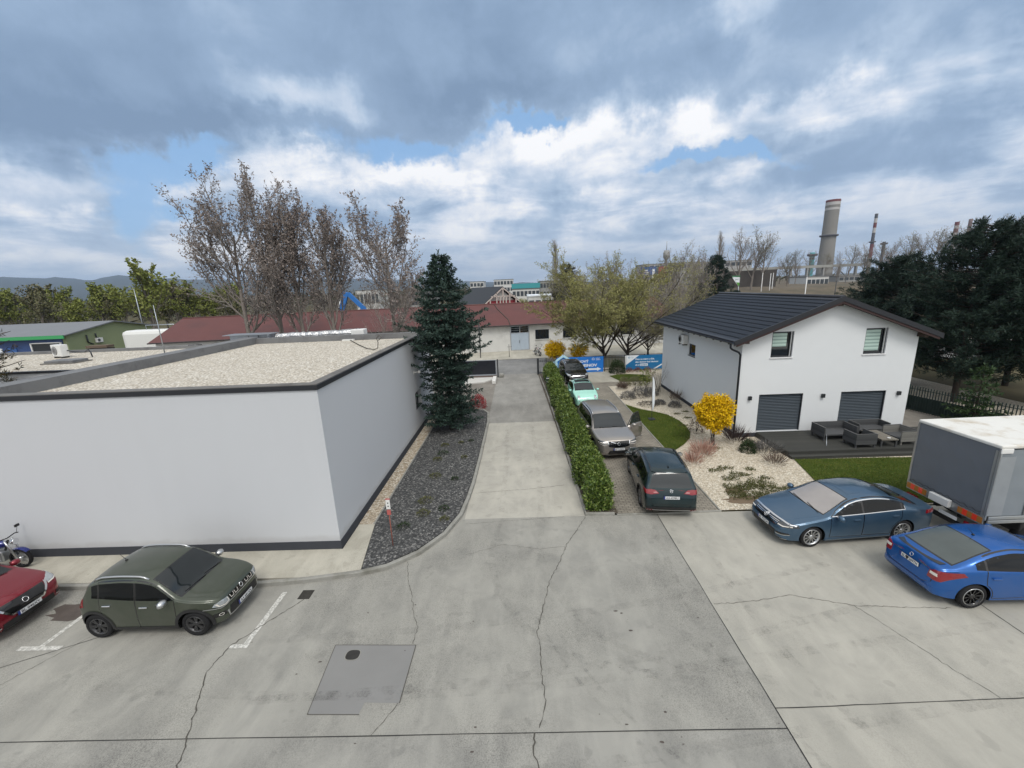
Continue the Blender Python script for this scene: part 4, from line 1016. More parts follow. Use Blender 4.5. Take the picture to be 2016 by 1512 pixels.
    def mirrors(c, s, z, m_, sides='LR', scl=1.0):
        for sd_ in sides:
            g = 1 if sd_ == 'L' else -1
            l, n = c.hit(sd_, c.X(s), z)
            if l is None: continue
            bm = bmesh.new(); bmesh.ops.create_uvsphere(bm, u_segments=14, v_segments=8, radius=1)
            for v in bm.verts:
                x, y, zz_ = v.co; x = x if x > 0 else x*.45
                v.co = Vector((x*.10, y*.115*(1-.12*zz_), (abs(zz_)**.7*math.copysign(1,zz_))*.078))*scl
            mb = MB(); mb.addbm(bm, 0, True, Matrix.Translation((l.x+.02, l.y+g*.15, z+.05)))
            mb.tube([(l.x-.01, l.y-g*.03, z-.0), (l.x, l.y+g*.08, z+.01)], [.045,.03], 6, 1)
            o = mb.build('mirror', [m_, BLACKP], c.t)
            gl = MB(); gl.add([(l.x-.027, l.y+g*.15+a*.085*scl, z+.05+b*.055*scl) for a, b in ((-1,-1),(1,-1),(1,1),(-1,1))], [(0,1,2,3)] if g < 0 else [(3,2,1,0)]); gl.build('mirror_glass', CHROME, o)
    def doors(c, sA, sB, sC, dz=.115, zdoor=.30, two=True, skip='', wm=None, w0=None, w1=None, handle=None, trim=None, wdz=0.03, pillar=.05, hz=-.14, band=True):
        """door skins with dark shut lines, side windows, handles. sA hinge, sB pillar, sC rear end of the rear door"""
        wm = wm or CGLASS2; ra = c.rw+.055; xr = c.fo+c.wb
        upper = lambda s: c.top(s)-dz
        glass0 = w0 if w0 else sA+.1; glass1 = w1 if w1 else sC
        def winpoly(a, b, sl0=0, sl1=0):
            bo = [(s, c.belt(s)+wdz) for s in np.linspace(a, b, 8)]
            tp = [(s, upper(s)) for s in np.linspace(b-sl1, a+sl0, 14) if upper(s) > c.belt(s)+wdz+.02]
            return bo+tp
        def doorpoly(a, b, rear):
            P_ = [(a, zdoor+.02)]
            cuts = [(b, zdoor)]
            if rear and b > xr-ra-.02:
                P_.append((xr-ra-.05, zdoor)); cuts = []
                for q in np.linspace(R(195), R(100), 9):
                    s = xr+(ra+.03)*math.cos(q); z = c.rw+(ra+.03)*math.sin(q)
                    if s < b and z > zdoor: cuts.append((s, z))
                cuts.append((b, c.rw+ra+.12))
            P_ += cuts
            P_.append((b, c.belt(b)))
            tp = [(s, upper(s)+.045) for s in np.linspace(b, a, 12) if upper(s)+.045 > c.belt(s)]
            return P_+tp+[(a, c.belt(a)-.02)]
        segs = [(sA, sB, False)] + ([(sB+.012, sC, True)] if two else [])
        for sd_ in 'LR':
            if band and sd_+'0' not in skip: c.patch('window_band', sd_, [(c.X(s), z) for s, z in winpoly(glass0, glass1)], BLACKG, off=.0048, skirt=False)
            for i, (a, b, rear) in enumerate(segs):
                if sd_+str(i) in skip: continue
                P_ = [(c.X(s), z) for s, z in doorpoly(a, b, rear)]
                c.curve_strip('shut_line', sd_, P_+[P_[0]], .016, BLACKG, off=.0035)
                d = c.patch('door', sd_, P_, c.pm, off=.003, skirt=False)
                if d is None: continue
                s0 = max(a+.02, glass0) if not rear else a+pillar*.5; s1 = b-pillar*.5 if not rear else min(b-.02, glass1)
                wp = winpoly(s0, s1, 0, 0)
                if len(wp) > 9: c.patch('window', sd_, [(c.X(s), z) for s, z in wp], wm, off=.0065, parent=d)
                hs_ = b-.20; hz_ = c.belt(hs_)+hz
                l, n = c.hit(sd_, c.X(hs_), hz_)
                if l is not None and not (rear and False):
                    g = 1 if sd_ == 'L' else -1
                    h = MB(); h.bbox(l.x-.10, l.x+.10, min(l.y+g*.004,l.y+g*.04), max(l.y+g*.004,l.y+g*.04), hz_-.017, hz_+.017, .008); h.build('handle', handle or c.pm, d)
            if glass1 > segs[-1][1]+.05:
                wp = winpoly(segs[-1][1]+.03, glass1)
                if len(wp) > 9: c.patch('quarter_window', sd_, [(c.X(s), z) for s, z in wp], wm, off=.006)
            if trim:
                bo = [(c.X(s), c.belt(s)+wdz-.008) for s in np.linspace(glass0-.05, glass1, 14)]
                tp = [(c.X(s), upper(s)+.012) for s in np.linspace(glass1-.02, glass0, 18) if upper(s) > c.belt(s)+wdz]
                c.curve_strip('window_trim', sd_, bo+tp[:-2], .018, trim, off=.0085)
    def screen(c, name, s0, s1, y0, y1, m_=None, frame=True, view='T'):
        """wind- or rear screen between stations s0 (low) and s1 (high), seen from above"""
        k = 9; e = []
        for i in range(k):
            t = -1+2*i/(k-1); e.append((t, 1-t*t))
        lo = [(c.X(s0)+(.05 if s0 < s1 else -.05)*q, y0*t) for t, q in e]; hi = [(c.X(s1)+(.03 if s0 < s1 else -.03)*q, y1*t) for t, q in reversed(e)]
        P_ = lo+hi
        if frame: 
            sx = lambda p, k_=1.045: (sum(q[0] for q in P_)/len(P_)+(p[0]-sum(q[0] for q in P_)/len(P_))*1.10, p[1]*k_)
            f = c.patch(name+'_surround', 'T', [sx(p) for p in P_], BLACKG, off=.003)
        return c.patch(name, 'T', P_, m_ or CGLASS, off=.007)
    def wipers(c, s, y=.55):
        mb = MB()
        for a, b in ((( c.X(s)+.02, .05),(c.X(s)-.06, -.55)), ((c.X(s)+.02, .60),(c.X(s)-.05, .08))):
            pa, _ = c.hit('T', *a); pb, _ = c.hit('T', *b)
            if pa and pb: mb.tube([pa+Vector((0,0,.02)), pb+Vector((0,0,.02))], .009, 5)
        if mb.v: mb.build('wiper', BLACKP, c.t)
    def arches(c, m_, w=.065, off=.012):
        for sd_ in 'LR':
            for s in (c.fo, c.fo+c.wb):
                pts = [(c.X(s)+(c.rw+.05+w/2)*math.cos(q), c.rw+(c.rw+.05+w/2)*math.sin(q)) for q in np.linspace(R(-8), R(188), 19)]
                c.curve_strip('wheel_arch', sd_, pts, w, m_, off=off)
    def sill(c, m_, z0=.2, z1=.33, off=.010):
        for sd_ in 'LR':
            a, b = c.fo+c.rw+.06, c.fo+c.wb-c.rw-.06
            c.patch('sill', sd_, [(c.X(a),z0),(c.X(b),z0),(c.X(b),z1),(c.X(a),z1)], m_, off=off)
    def rails(c, s0, s1, yin, m_, h=.055):
        for g in (1, -1):
            pts = []
            for s in np.linspace(s0, s1, 14):
                l, n = c.hit('T', c.X(s), g*yin); t = (s-s0)/(s1-s0)
                pts.append(l+Vector((0,0, -.01+h*min(1, min(t, 1-t)*9))))
            b = MB(); b.tube(pts, .022, 8); b.build('roof_rail', m_, c.t)
    def antenna(c, s, rod=True):
        l, n = c.hit('T', c.X(s), 0); b = MB()
        if rod:
            b.lathe([(.035,0),(.02,.03)], 10, 'z', (l.x,l.y,l.z)); b.tube([l+Vector((0,0,.02)), l+Vector((-.16,0,.20))], [.008,.004], 5)
        else:
            b.add([(l.x+.09,l.y,l.z+.002),(l.x-.07,l.y+.03,l.z-.004),(l.x-.07,l.y-.03,l.z-.004),(l.x-.075,l.y,l.z+.065)], [(0,1,3),(0,3,2),(1,2,3)])
        b.build('antenna', BLACKP, c.t)
    def badge(c, view, z, r=.05, u=0., m_=None, vw=False):
        b = MB(); k = 20
        for i in range(k):
            a0, a1 = 2*math.pi*i/k, 2*math.pi*(i+1)/k
            c.patch('badge', view, [(u+r*math.cos(a0),z+r*math.sin(a0)),(u+r*math.cos(a1),z+r*math.sin(a1)),(u+r*.8*math.cos(a1),z+r*.8*math.sin(a1)),(u+r*.8*math.cos(a0),z+r*.8*math.sin(a0))], m_ or CHROME, off=.014, mb=b, cell=1)
        if vw:
            for p0, p1 in (((-.6,.5),(-.25,-.6)),((-.25,-.6),(0,.0)),((0,.0),(.25,-.6)),((.25,-.6),(.6,.5)),((-.25,.75),(0,.15)),((0,.15),(.25,.75))):
                P0, P1 = Vector(p0)*r, Vector(p1)*r; t = (P1-P0).normalized(); n = Vector((-t.y,t.x))*r*.09
                c.patch('badge', view, [tuple(Vector((u,z))+q) for q in (P0+n,P1+n,P1-n,P0-n)], m_ or CHROME, off=.014, mb=b, cell=1)
        b.build('badge', m_ or CHROME, c.t)

SEDAN_PLAN = lambda L, w: [(0,.60*w),(.04,.72*w),(.12,.82*w),(.3,.91*w),(.7,.98*w),(1.2,w),(L-1.5,w),(L-.9,.97*w),(L-.4,.91*w),(L-.13,.84*w),(L-.04,.76*w),(L,.64*w)]
SUV_PLAN = lambda L, w: [(0,.62*w),(.03,.74*w),(.10,.84*w),(.25,.92*w),(.6,.985*w),(1.0,w),(L-1.2,w),(L-.6,.98*w),(L-.25,.945*w),(L-.08,.89*w),(L-.03,.83*w),(L,.70*w)]
BOT = lambda L, z: [(0,z+.22),(.03,z+.10),(.12,z+.03),(.4,z),(L-.5,z),(L-.15,z+.06),(L-.04,z+.14),(L,z+.28)]

# --- blue-grey saloon, nose to the left
L = 4.85
c = Car('saloon_car', 'slate-blue saloon car with chrome window trim parked across the yard before the lawn', (9.98,11.93), 184.0, L, 1.85,
  [(0,.50),(.03,.61),(.09,.69),(.22,.76),(.6,.86),(1.0,.935),(1.30,.995),(1.65,1.175),(2.05,1.375),(2.4,1.445),(2.8,1.465),(3.2,1.44),(3.6,1.35),(3.95,1.20),(4.28,1.085),(4.6,1.055),(4.74,1.03),(4.80,.93),(4.83,.80),(L,.62)],
  BOT(L,.17), [(0,.85),(1.2,.94),(2.5,.985),(3.9,1.03),(L,1.0)], SEDAN_PLAN(L,.925), 2.83, .90, .335,
  paint('paint_slate_blue', (.055,.108,.172), .5, .28), tumble=24)
c.doors(1.42, 2.42, 3.62, w0=1.50, w1=3.72, trim=CHROME, handle=c.pm)
c.screen('windscreen', 1.32, 2.08, .70, .57, PALEGL); c.screen('rear_screen', 4.24, 3.50, .64, .55); c.wipers(1.26)
c.wheels(SATIN, 11, 'thin', .25); c.sill(c.pm, .17, .26, .02); c.mirrors(1.62, .95, c.pm); c.badge('F', .67, .062, vw=True)
c.patch('bonnet', 'T', [(c.X(.22),-.56),(c.X(.17),0),(c.X(.22),.56),(c.X(1.16),.74),(c.X(1.22),.35),(c.X(1.24),0),(c.X(1.22),-.35),(c.X(1.16),-.74)], c.pm, off=.005)
c.patch('grille', 'F', [(-.52,.60),(-.50,.715),(.50,.715),(.52,.60),(.42,.57),(-.42,.57)], BLACKG, off=.006)
for z in (.605,.635,.665,.695): c.curve_strip('grille_bar', 'F', [(-.50,z),(-.25,z),(0,z),(.25,z),(.50,z)], .010, CHROME, off=.012)
c.curve_strip('chrome_strip', 'F', [(-.86,.72),(-.5,.735),(0,.742),(.5,.735),(.86,.72)], .020, CHROME, off=.014)
for g in (1,-1):
    c.patch('headlight', 'F', [(g*.50,.615),(g*.50,.70),(g*.70,.735),(g*.86,.745),(g*.88,.66),(g*.70,.61)], LAMPD, off=.010, cell=.04)
    c.curve_strip('light_strip', 'F', [(g*.53,.64),(g*.70,.645),(g*.84,.68)], .022, WHITEL, off=.016)
    c.patch('fog_light', 'F', [(g*.55,.37),(g*.56,.43),(g*.80,.46),(g*.82,.40)], BLACKG, off=.008); c.curve_strip('fog_trim', 'F', [(g*.56,.37),(g*.72,.38),(g*.82,.41)], .018, CHROME, off=.014)
c.patch('lower_grille', 'F', [(-.5,.27),(-.52,.45),(.52,.45),(.5,.27)], BLACKP, off=.006); c.curve_strip('chrome_lip', 'F', [(-.78,.25),(-.4,.235),(0,.23),(.4,.235),(.78,.25)], .018, SATIN, off=.014)
c.plate('F', 0, .50, 'BL 752GH', off=.02)
c.patch('boot_lid', 'T', [(c.X(4.30),-.66),(c.X(4.30),.66),(c.X(4.72),.60),(c.X(4.76),0),(c.X(4.72),-.60)], c.pm, off=.005)
c.sym('tail_light', 'B', [(.42,.86),(.44,.96),(.80,.95),(.83,.84)], REDL, off=.010); c.antenna(3.42, False)
c.both('tail_light', [(L-.42,.86),(L-.40,.95),(L-.10,.95),(L-.08,.86)], REDL, off=.008); c.patch('sunroof', 'T', [(c.X(2.25),-.42),(c.X(2.25),.42),(c.X(2.65),.42),(c.X(2.65),-.42)], c.pm, off=.005)

# --- bright blue liftback, tail to the camera's left
L = 4.48
c = Car('liftback_car', 'bright cobalt-blue liftback car with black alloy wheels seen from its tail', (11.99,9.27), -0.6, L, 1.72,
  [(0,.50),(.03,.61),(.09,.69),(.22,.76),(.6,.87),(1.0,.95),(1.2,.995),(1.55,1.19),(1.95,1.38),(2.3,1.45),(2.7,1.475),(3.1,1.43),(3.5,1.31),(3.85,1.16),(4.1,1.075),(4.30,1.055),(4.38,1.01),(4.42,.86),(4.45,.70),(L,.55)],
  BOT(L,.19), [(0,.85),(1.2,.93),(2.5,.965),(3.7,1.0),(L,.98)], SEDAN_PLAN(L,.86), 2.62, .99, .325,
  paint('paint_cobalt', (.006,.092,.34), .45, .25), tumble=23)
c.doors(1.30, 2.28, 3.40, w0=1.38, w1=3.62, handle=c.pm)
c.screen('windscreen', 1.22, 1.96, .66, .54); c.screen('rear_screen', 4.02, 3.16, .60, .52, GREENGL); c.wheels(BLACKG, 10, 'thin', .235, SATIN)
c.mirrors(1.50, .95, c.pm); c.antenna(3.0, True); c.badge('B', .93, .045)
c.patch('tailgate', 'B', [(-.60,.60),(-.60,.90),(-.54,1.02),(.54,1.02),(.60,.90),(.60,.60),(.42,.52),(-.42,.52)], c.pm, off=.006)
c.curve_strip('shut_line', 'B', [(-.62,.92),(-.61,.62),(-.43,.51),(0,.50),(.43,.51),(.61,.62),(.62,.92)], .016, BLACKG, off=.004)
c.plate('B', 0, .80, 'BL♥209TH', off=.016)
c.curve_strip('spoiler_edge', 'B', [(-.56,1.035),(-.25,1.045),(0,1.048),(.25,1.045),(.56,1.035)], .016, BLACKG, off=.010)
for g in (1,-1):
    c.patch('tail_light', 'B', [(g*.50,.70),(g*.50,.86),(g*.60,.93),(g*.78,.95),(g*.80,.86),(g*.72,.68)], REDL, off=.014, cell=.04)
    c.patch('reversing_light', 'B', [(g*.53,.80),(g*.53,.86),(g*.68,.86),(g*.68,.80)], WHITEL, off=.019, cell=.04)
    c.patch('lettering', 'B', [(g*.34-.08,.885),(g*.34-.08,.905),(g*.34+.08,.905),(g*.34+.08,.885)], CHROME, off=.012)
c.both('tail_light', [(L-.20,.80),(L-.16,.93),(L-.08,.93),(L-.05,.70),(L-.10,.70)], REDL, off=.010)
c.patch('rear_bumper', 'B', [(-.74,.30),(-.78,.48),(.78,.48),(.74,.30)], c.pm, off=.010); c.patch('diffuser', 'B', [(-.50,.24),(-.56,.33),(.56,.33),(.50,.24)], BLACKP, off=.012)
c.sym('headlight', 'F', [(.45,.60),(.45,.70),(.72,.76),(.82,.72),(.76,.60)], LAMPG, off=.01); c.patch('grille', 'F', [(-.42,.56),(-.44,.70),(.44,.70),(.42,.56)], BLACKG, off=.008); c.plate('F', 0, .45, 'BL 209TH')

# --- olive crossover, nose to the right
L = 3.60
c = Car('small_crossover', 'olive-green small crossover car with silver roof rails in the painted bay', (-9.23,8.98), 0.0, L, 1.70,
  [(0,.58),(.02,.74),(.06,.86),(.16,.94),(.5,1.01),(.88,1.065),(1.0,1.09),(1.3,1.32),(1.62,1.525),(1.95,1.585),(2.4,1.605),(2.85,1.585),(3.08,1.535),(3.22,1.46),(3.34,1.20),(3.44,1.05),(3.52,.90),(3.57,.74),(L,.60)],
  BOT(L,.21), [(0,1.0),(.9,1.02),(2.0,1.05),(3.1,1.12),(L,1.1)], [(0,.42),(.03,.54),(.09,.64),(.2,.72),(.42,.80),(.75,.85),(L-1.0,.85),(L-.5,.83),(L-.2,.79),(L-.06,.73),(L,.58)], 2.40, .70, .335,
  paint('paint_olive', (.050,.060,.042), .35, .34, dust=.04), tumble=13, rc=.08)
c.doors(1.08, 2.02, 2.92, dz=.14, w0=1.10, w1=3.10, handle=CHROME, hz=-.16, wdz=.0)
c.screen('windscreen', .98, 1.60, .68, .60, CGLASS); c.wheels(mat('alloy_dark', (.075,.075,.078), .35, .7, var=0), 6, 'twin', .225)
c.arches(BLACKP, .075); c.sill(BLACKP, .21, .34, .014); c.mirrors(1.26, 1.02, SATIN); c.rails(1.72, 3.08, .63, SATIN); c.antenna(1.95+.9, True); c.wipers(.93)
c.patch('bonnet', 'T', [(c.X(.17),-.60),(c.X(.12),0),(c.X(.17),.60),(c.X(.84),.70),(c.X(.90),0),(c.X(.84),-.70)], c.pm, off=.006)
c.patch('grille', 'F', [(-.44,.72),(-.44,.83),(.44,.83),(.44,.72)], BLACKG, off=.008, cell=.05)
for u in (-.35,-.20,.20,.35):
    c.curve_strip('grille_bracket', 'F', [(u-.055,.825),(u-.045,.745),(u+.045,.745),(u+.055,.825)], .016, WHITEL, off=.016)
c.badge('F', .79, .055, 0.0)
for g in (1,-1):
    c.patch('headlight', 'F', [(g*.46,.70),(g*.46,.82),(g*.60,.835),(g*.70,.81),(g*.73,.74),(g*.66,.69)], LAMPG, off=.016, cell=.04)
    c.curve_strip('lamp_ring', 'F', [(g*.49,.81),(g*.49,.735),(g*.58,.71),(g*.67,.725),(g*.70,.80)], .022, WHITEL, off=.022)
    c.patch('fog_light', 'F', [(g*.58,.44),(g*.58,.54),(g*.74,.54),(g*.74,.44)], BLACKG, off=.012); c.badge('F', .49, .035, g*.66, WHITEL)
c.curve_strip('silver_strip', 'F', [(-.80,.72),(-.66,.665),(-.50,.70),(0,.695),(.50,.70),(.66,.665),(.80,.72)], .018, SATIN, off=.018)
c.patch('lower_grille', 'F', [(-.50,.36),(-.48,.58),(.48,.58),(.50,.36)], BLACKP, off=.010); c.curve_strip('skid_trim', 'F', [(-.55,.52),(-.53,.36),(-.3,.33),(.3,.33),(.53,.36),(.55,.52)], .035, SATIN, off=.016)
c.plate('F', 0, .46, 'AA 681XN', off=.024)
c.sym('tail_light', 'B', [(.60,.86),(.60,1.06),(.76,1.06),(.78,.86)], REDL, off=.010); c.both('tail_light', [(L-.16,.84),(L-.24,1.05),(L-.13,1.05),(L-.06,.84)], REDL, off=.010)
c.patch('rear_screen', 'B', [(-.55,1.12),(-.48,1.42),(.48,1.42),(.55,1.12)], CGLASS2, off=.008); c.plate('B', 0, .75, 'AA 681XN')

# --- red crossover, only its front in the picture
L = 4.40
c = Car('crossover_car', 'metallic red crossover car with V-shaped chrome grille behind the olive one', (-15.12,8.74), 0.0, L, 1.84,
  [(0,.58),(.03,.70),(.09,.80),(.22,.88),(.6,.97),(1.0,1.05),(1.2,1.09),(1.55,1.30),(1.95,1.52),(2.3,1.58),(2.8,1.60),(3.4,1.56),(3.9,1.46),(4.08,1.36),(4.22,1.15),(4.32,1.0),(4.37,.8),(L,.6)],
  BOT(L,.20), [(0,.95),(1.2,1.02),(4.4,1.14)], SUV_PLAN(L,.92), 2.65, .93, .35, paint('paint_red', (.20,.010,.022), .5, .25, dust=.02), tumble=20)
c.doors(1.35, 2.35, 3.35, w0=1.42, w1=3.5, handle=c.pm); c.screen('windscreen', 1.22, 1.95, .72, .60); c.wheels(SATIN, 5, 'twin', .25); c.arches(BLACKP); c.sill(BLACKP); c.mirrors(1.5, 1.0, c.pm); c.wipers(1.16)
c.patch('bonnet', 'T', [(c.X(.19),-.60),(c.X(.14),0),(c.X(.19),.60),(c.X(1.08),.76),(c.X(1.14),0),(c.X(1.08),-.76)], c.pm, off=.006)
c.patch('grille', 'F', [(-.50,.82),(.50,.82),(.36,.55),(-.36,.55)], BLACKG, off=.008)
c.curve_strip('chrome_v', 'F', [(-.55,.82),(-.42,.63),(-.34,.54),(0,.53),(.34,.54),(.42,.63),(.55,.82)], .045, CHROME, off=.016); c.badge('F', .70, .065)
for g in (1,-1):
    c.patch('headlight', 'F', [(g*.56,.74),(g*.57,.82),(g*.72,.86),(g*.86,.88),(g*.86,.80),(g*.72,.75)], LAMPG, off=.012, cell=.04); c.curve_strip('light_strip', 'F', [(g*.55,.74),(g*.70,.755),(g*.86,.80)], .02, WHITEL, off=.018)
    c.patch('fog_light', 'F', [(g*.62,.38),(g*.62,.46),(g*.78,.46),(g*.78,.38)], BLACKP, off=.01); c.curve_strip('fog_trim', 'F', [(g*.60,.37),(g*.70,.36),(g*.80,.40)], .02, CHROME, off=.016)
c.patch('lower_grille', 'F', [(-.58,.26),(-.55,.44),(.55,.44),(.58,.26)], BLACKP, off=.010); c.plate('F', 0, .49, 'BL 046XY', off=.02); c.curve_strip('skid_trim', 'F', [(-.5,.27),(0,.25),(.5,.27)], .02, SATIN, off=.016)
c.sym('tail_light', 'B', [(.5,.95),(.5,1.05),(.84,1.08),(.86,.95)], REDL, off=.01)

# --- dark green SUV from behind
L = 4.51
c = Car('suv_car', 'dark green SUV seen from behind where the paved path meets the yard', (5.21,14.86), 83.5, L, 1.85,
  [(0,.62),(.03,.76),(.1,.86),(.3,.96),(.8,1.05),(1.1,1.10),(1.45,1.33),(1.85,1.56),(2.2,1.63),(2.7,1.665),(3.3,1.65),(3.85,1.60),(4.06,1.56),(4.14,1.45),(4.30,1.16),(4.38,1.04),(4.44,.86),(4.48,.7),(L,.55)],
  BOT(L,.20), [(0,1.0),(1.2,1.06),(4.5,1.13)], SUV_PLAN(L,.925), 2.68, .90, .355, paint('paint_dark_green', (.006,.022,.026), .45, .22, dust=.03), tumble=18, rc=.11)
c.doors(1.28, 2.28, 3.36, dz=.13, w0=1.36, w1=3.95, handle=c.pm); c.screen('windscreen', 1.14, 1.86, .74, .62); c.wheels(mat('alloy_grey', (.25,.25,.26), .3, .9, var=0), 5, 'twin', .25); c.arches(BLACKP, .06); c.sill(BLACKP, .2, .34)
c.mirrors(1.44, 1.05, c.pm); c.rails(1.95, 3.9, .60, BLACKG, .045); c.antenna(3.75, False); c.wipers(1.1)
c.patch('rear_screen_surround', 'B', [(-.70,1.10),(-.56,1.53),(.56,1.53),(.70,1.10)], BLACKG, off=.004); c.patch('rear_screen', 'B', [(-.65,1.13),(-.53,1.49),(0,1.50),(.53,1.49),(.65,1.13),(0,1.11)], CGLASS, off=.010)
c.patch('roof_spoiler', 'B', [(-.60,1.53),(-.56,1.59),(.56,1.59),(.60,1.53)], c.pm, off=.03)
c.patch('tailgate', 'B', [(-.66,.62),(-.68,.92),(-.62,1.07),(.62,1.07),(.68,.92),(.66,.62),(.56,.50),(-.56,.50)], c.pm, off=.007)
c.curve_strip('shut_line', 'B', [(-.69,1.07),(-.70,.92),(-.68,.62),(-.57,.49),(0,.48),(.57,.49),(.68,.62),(.70,.92),(.69,1.07)], .016, BLACKG, off=.004)
for g in (1,-1):
    c.patch('tail_light', 'B', [(g*.40,.93),(g*.52,1.03),(g*.70,1.05),(g*.86,1.03),(g*.87,.92),(g*.66,.89)], REDL, off=.016, cell=.04); c.patch('reflector', 'B', [(g*.62,.34),(g*.62,.37),(g*.80,.37),(g*.80,.34)], REDL, off=.018)
    c.patch('reversing_light', 'B', [(g*.44,.945),(g*.50,.985),(g*.60,.965),(g*.58,.945)], mat('lamp_pink', (.45,.20,.20), .1, 0, 1, var=0), off=.021, cell=.04)
c.both('tail_light', [(L-.30,.93),(L-.34,1.03),(L-.10,1.03),(L-.08,.92)], REDL, off=.012)
c.badge('B', 1.0, .055, vw=True); c.plate('B', 0, .80, 'AA-429BU', off=.02)
c.curve_strip('crease_strip', 'B', [(-.64,.565),(0,.555),(.64,.565)], .014, BLACKG, off=.011)  # gloss black strip across the lower tailgate
c.patch('rear_bumper', 'B', [(-.80,.30),(-.84,.46),(.84,.46),(.80,.30)], BLACKP, off=.012); c.curve_strip('bumper_trim', 'B', [(-.78,.36),(-.4,.345),(0,.34),(.4,.345),(.78,.36)], .03, SATIN, off=.018)

# --- grey estate SUV, facing the camera with one door open
L = 4.95
c = Car('estate_suv', 'grey-brown seven-seat SUV with the driver door standing open on the paved path', (4.17,20.03), -85.5, L, 1.93,
  [(0,.66),(.02,.80),(.07,.92),(.2,1.01),(.6,1.07),(1.1,1.12),(1.35,1.155),(1.7,1.38),(2.1,1.66),(2.45,1.735),(3.0,1.77),(3.8,1.76),(4.45,1.70),(4.66,1.60),(4.80,1.28),(4.87,1.08),(4.92,.85),(L,.6)],
  BOT(L,.22), [(0,1.0),(1.3,1.09),(4.9,1.17)], SUV_PLAN(L,.965), 2.98, .88, .375, paint('paint_taupe', (.33,.305,.28), .6, .30, dust=.02), tumble=17, rc=.11)
c.doors(1.48, 2.55, 3.62, dz=.13, w0=1.56, w1=4.40, skip='L0', handle=CHROME, trim=SATIN); c.screen('windscreen', 1.40, 2.08, .78, .66); c.wheels(SATIN, 5, 'twin', .265); c.arches(BLACKP, .05); c.sill(SATIN, .22, .30, .014)
c.mirrors(1.70, 1.09, c.pm, 'R'); c.rails(2.2, 4.45, .66, SATIN); c.wipers(1.33); c.antenna(4.2, False)
c.patch('bonnet', 'T', [(c.X(.17),-.66),(c.X(.12),0),(c.X(.17),.66),(c.X(1.22),.80),(c.X(1.29),0),(c.X(1.22),-.80)], c.pm, off=.006)
for g in (1,-1): c.curve_strip('bonnet_crease', 'T', [(c.X(.25),g*.50),(c.X(.7),g*.58),(c.X(1.2),g*.68)], .03, c.pm, off=.012)
c.patch('grille', 'F', [(-.46,.70),(-.50,.92),(.50,.92),(.46,.70),(.3,.67),(-.3,.67)], BLACKG, off=.008)
for i in range(11): c.curve_strip('grille_bar', 'F', [(-.42+.084*i,.71),(-.42+.084*i,.90)], .012, BLACKP, off=.014)
c.curve_strip('grille_frame', 'F', [(-.50,.93),(-.47,.72),(-.3,.675),(0,.665),(.3,.675),(.47,.72),(.50,.93)], .028, CHROME, off=.016); c.curve_strip('grille_bar', 'F', [(.36,.70),(-.36,.90)], .022, CHROME, off=.02); c.badge('F', .80, .065)
for g in (1,-1):
    c.patch('headlight', 'F', [(g*.54,.80),(g*.54,.90),(g*.72,.945),(g*.89,.955),(g*.89,.84),(g*.72,.79)], LAMPD, off=.012, cell=.04)
    c.curve_strip('light_strip', 'F', [(g*.54,.855),(g*.88,.885)], .026, WHITEL, off=.018); c.curve_strip('light_strip', 'F', [(g*.55,.80),(g*.74,.79),(g*.88,.835)], .018, WHITEL, off=.018)
    c.curve_strip('bumper_trim', 'F', [(g*.90,.56),(g*.78,.50),(g*.62,.46)], .03, SATIN, off=.018); c.curve_strip('chrome_strip', 'F', [(g*.30,.50),(g*.44,.50),(g*.55,.42)], .03, CHROME, off=.018)
c.patch('lower_grille', 'F', [(-.50,.34),(-.46,.52),(.46,.52),(.50,.34)], BLACKP, off=.010); c.curve_strip('skid_plate', 'F', [(-.62,.33),(-.4,.29),(0,.28),(.4,.29),(.62,.33)], .04, SATIN, off=.02); c.plate('F', 0, .57, 'BT 315DK', off=.022)
c.patch('door_opening', 'L', [(c.X(1.50),.32),(c.X(2.52),.32),(c.X(2.52),1.60),(c.X(2.15),1.56),(c.X(1.75),1.28),(c.X(1.50),1.06)], INNER, off=.004)
c.patch('seat', 'L', [(c.X(1.95),.5),(c.X(2.5),.5),(c.X(2.5),1.3),(c.X(2.3),1.35)], BLACKP, off=.012)
for g in (1,-1): c.patch('headrest_view', 'T', [(c.X(1.80),g*.30-.12),(c.X(1.80),g*.30+.12),(c.X(1.95),g*.30+.10),(c.X(1.95),g*.30-.10)], mat('screen_reflection_grey', (.05,.055,.06), .2, var=.2), off=.0085) if False else None
c.sym('tail_light', 'B', [(.70,.9),(.66,1.5),(.76,1.5),(.88,1.0),(.88,.9)], REDL, off=.01)
# the open front door, hinged on the left flank
hp, _ = c.hit('L', c.X(1.50), .8)
dr_ = bpy.data.objects.new('door', None); COL.objects.link(dr_); dr_.parent = c.t; dr_.location = (c.X(1.48), hp.y-.02, 0); dr_.rotation_euler = (0,0,R(-58))
def door_pts(th): 
    lo = [(0,.33),(-1.04,.33),(-1.06,.7),(-1.05,1.12)]; return lo
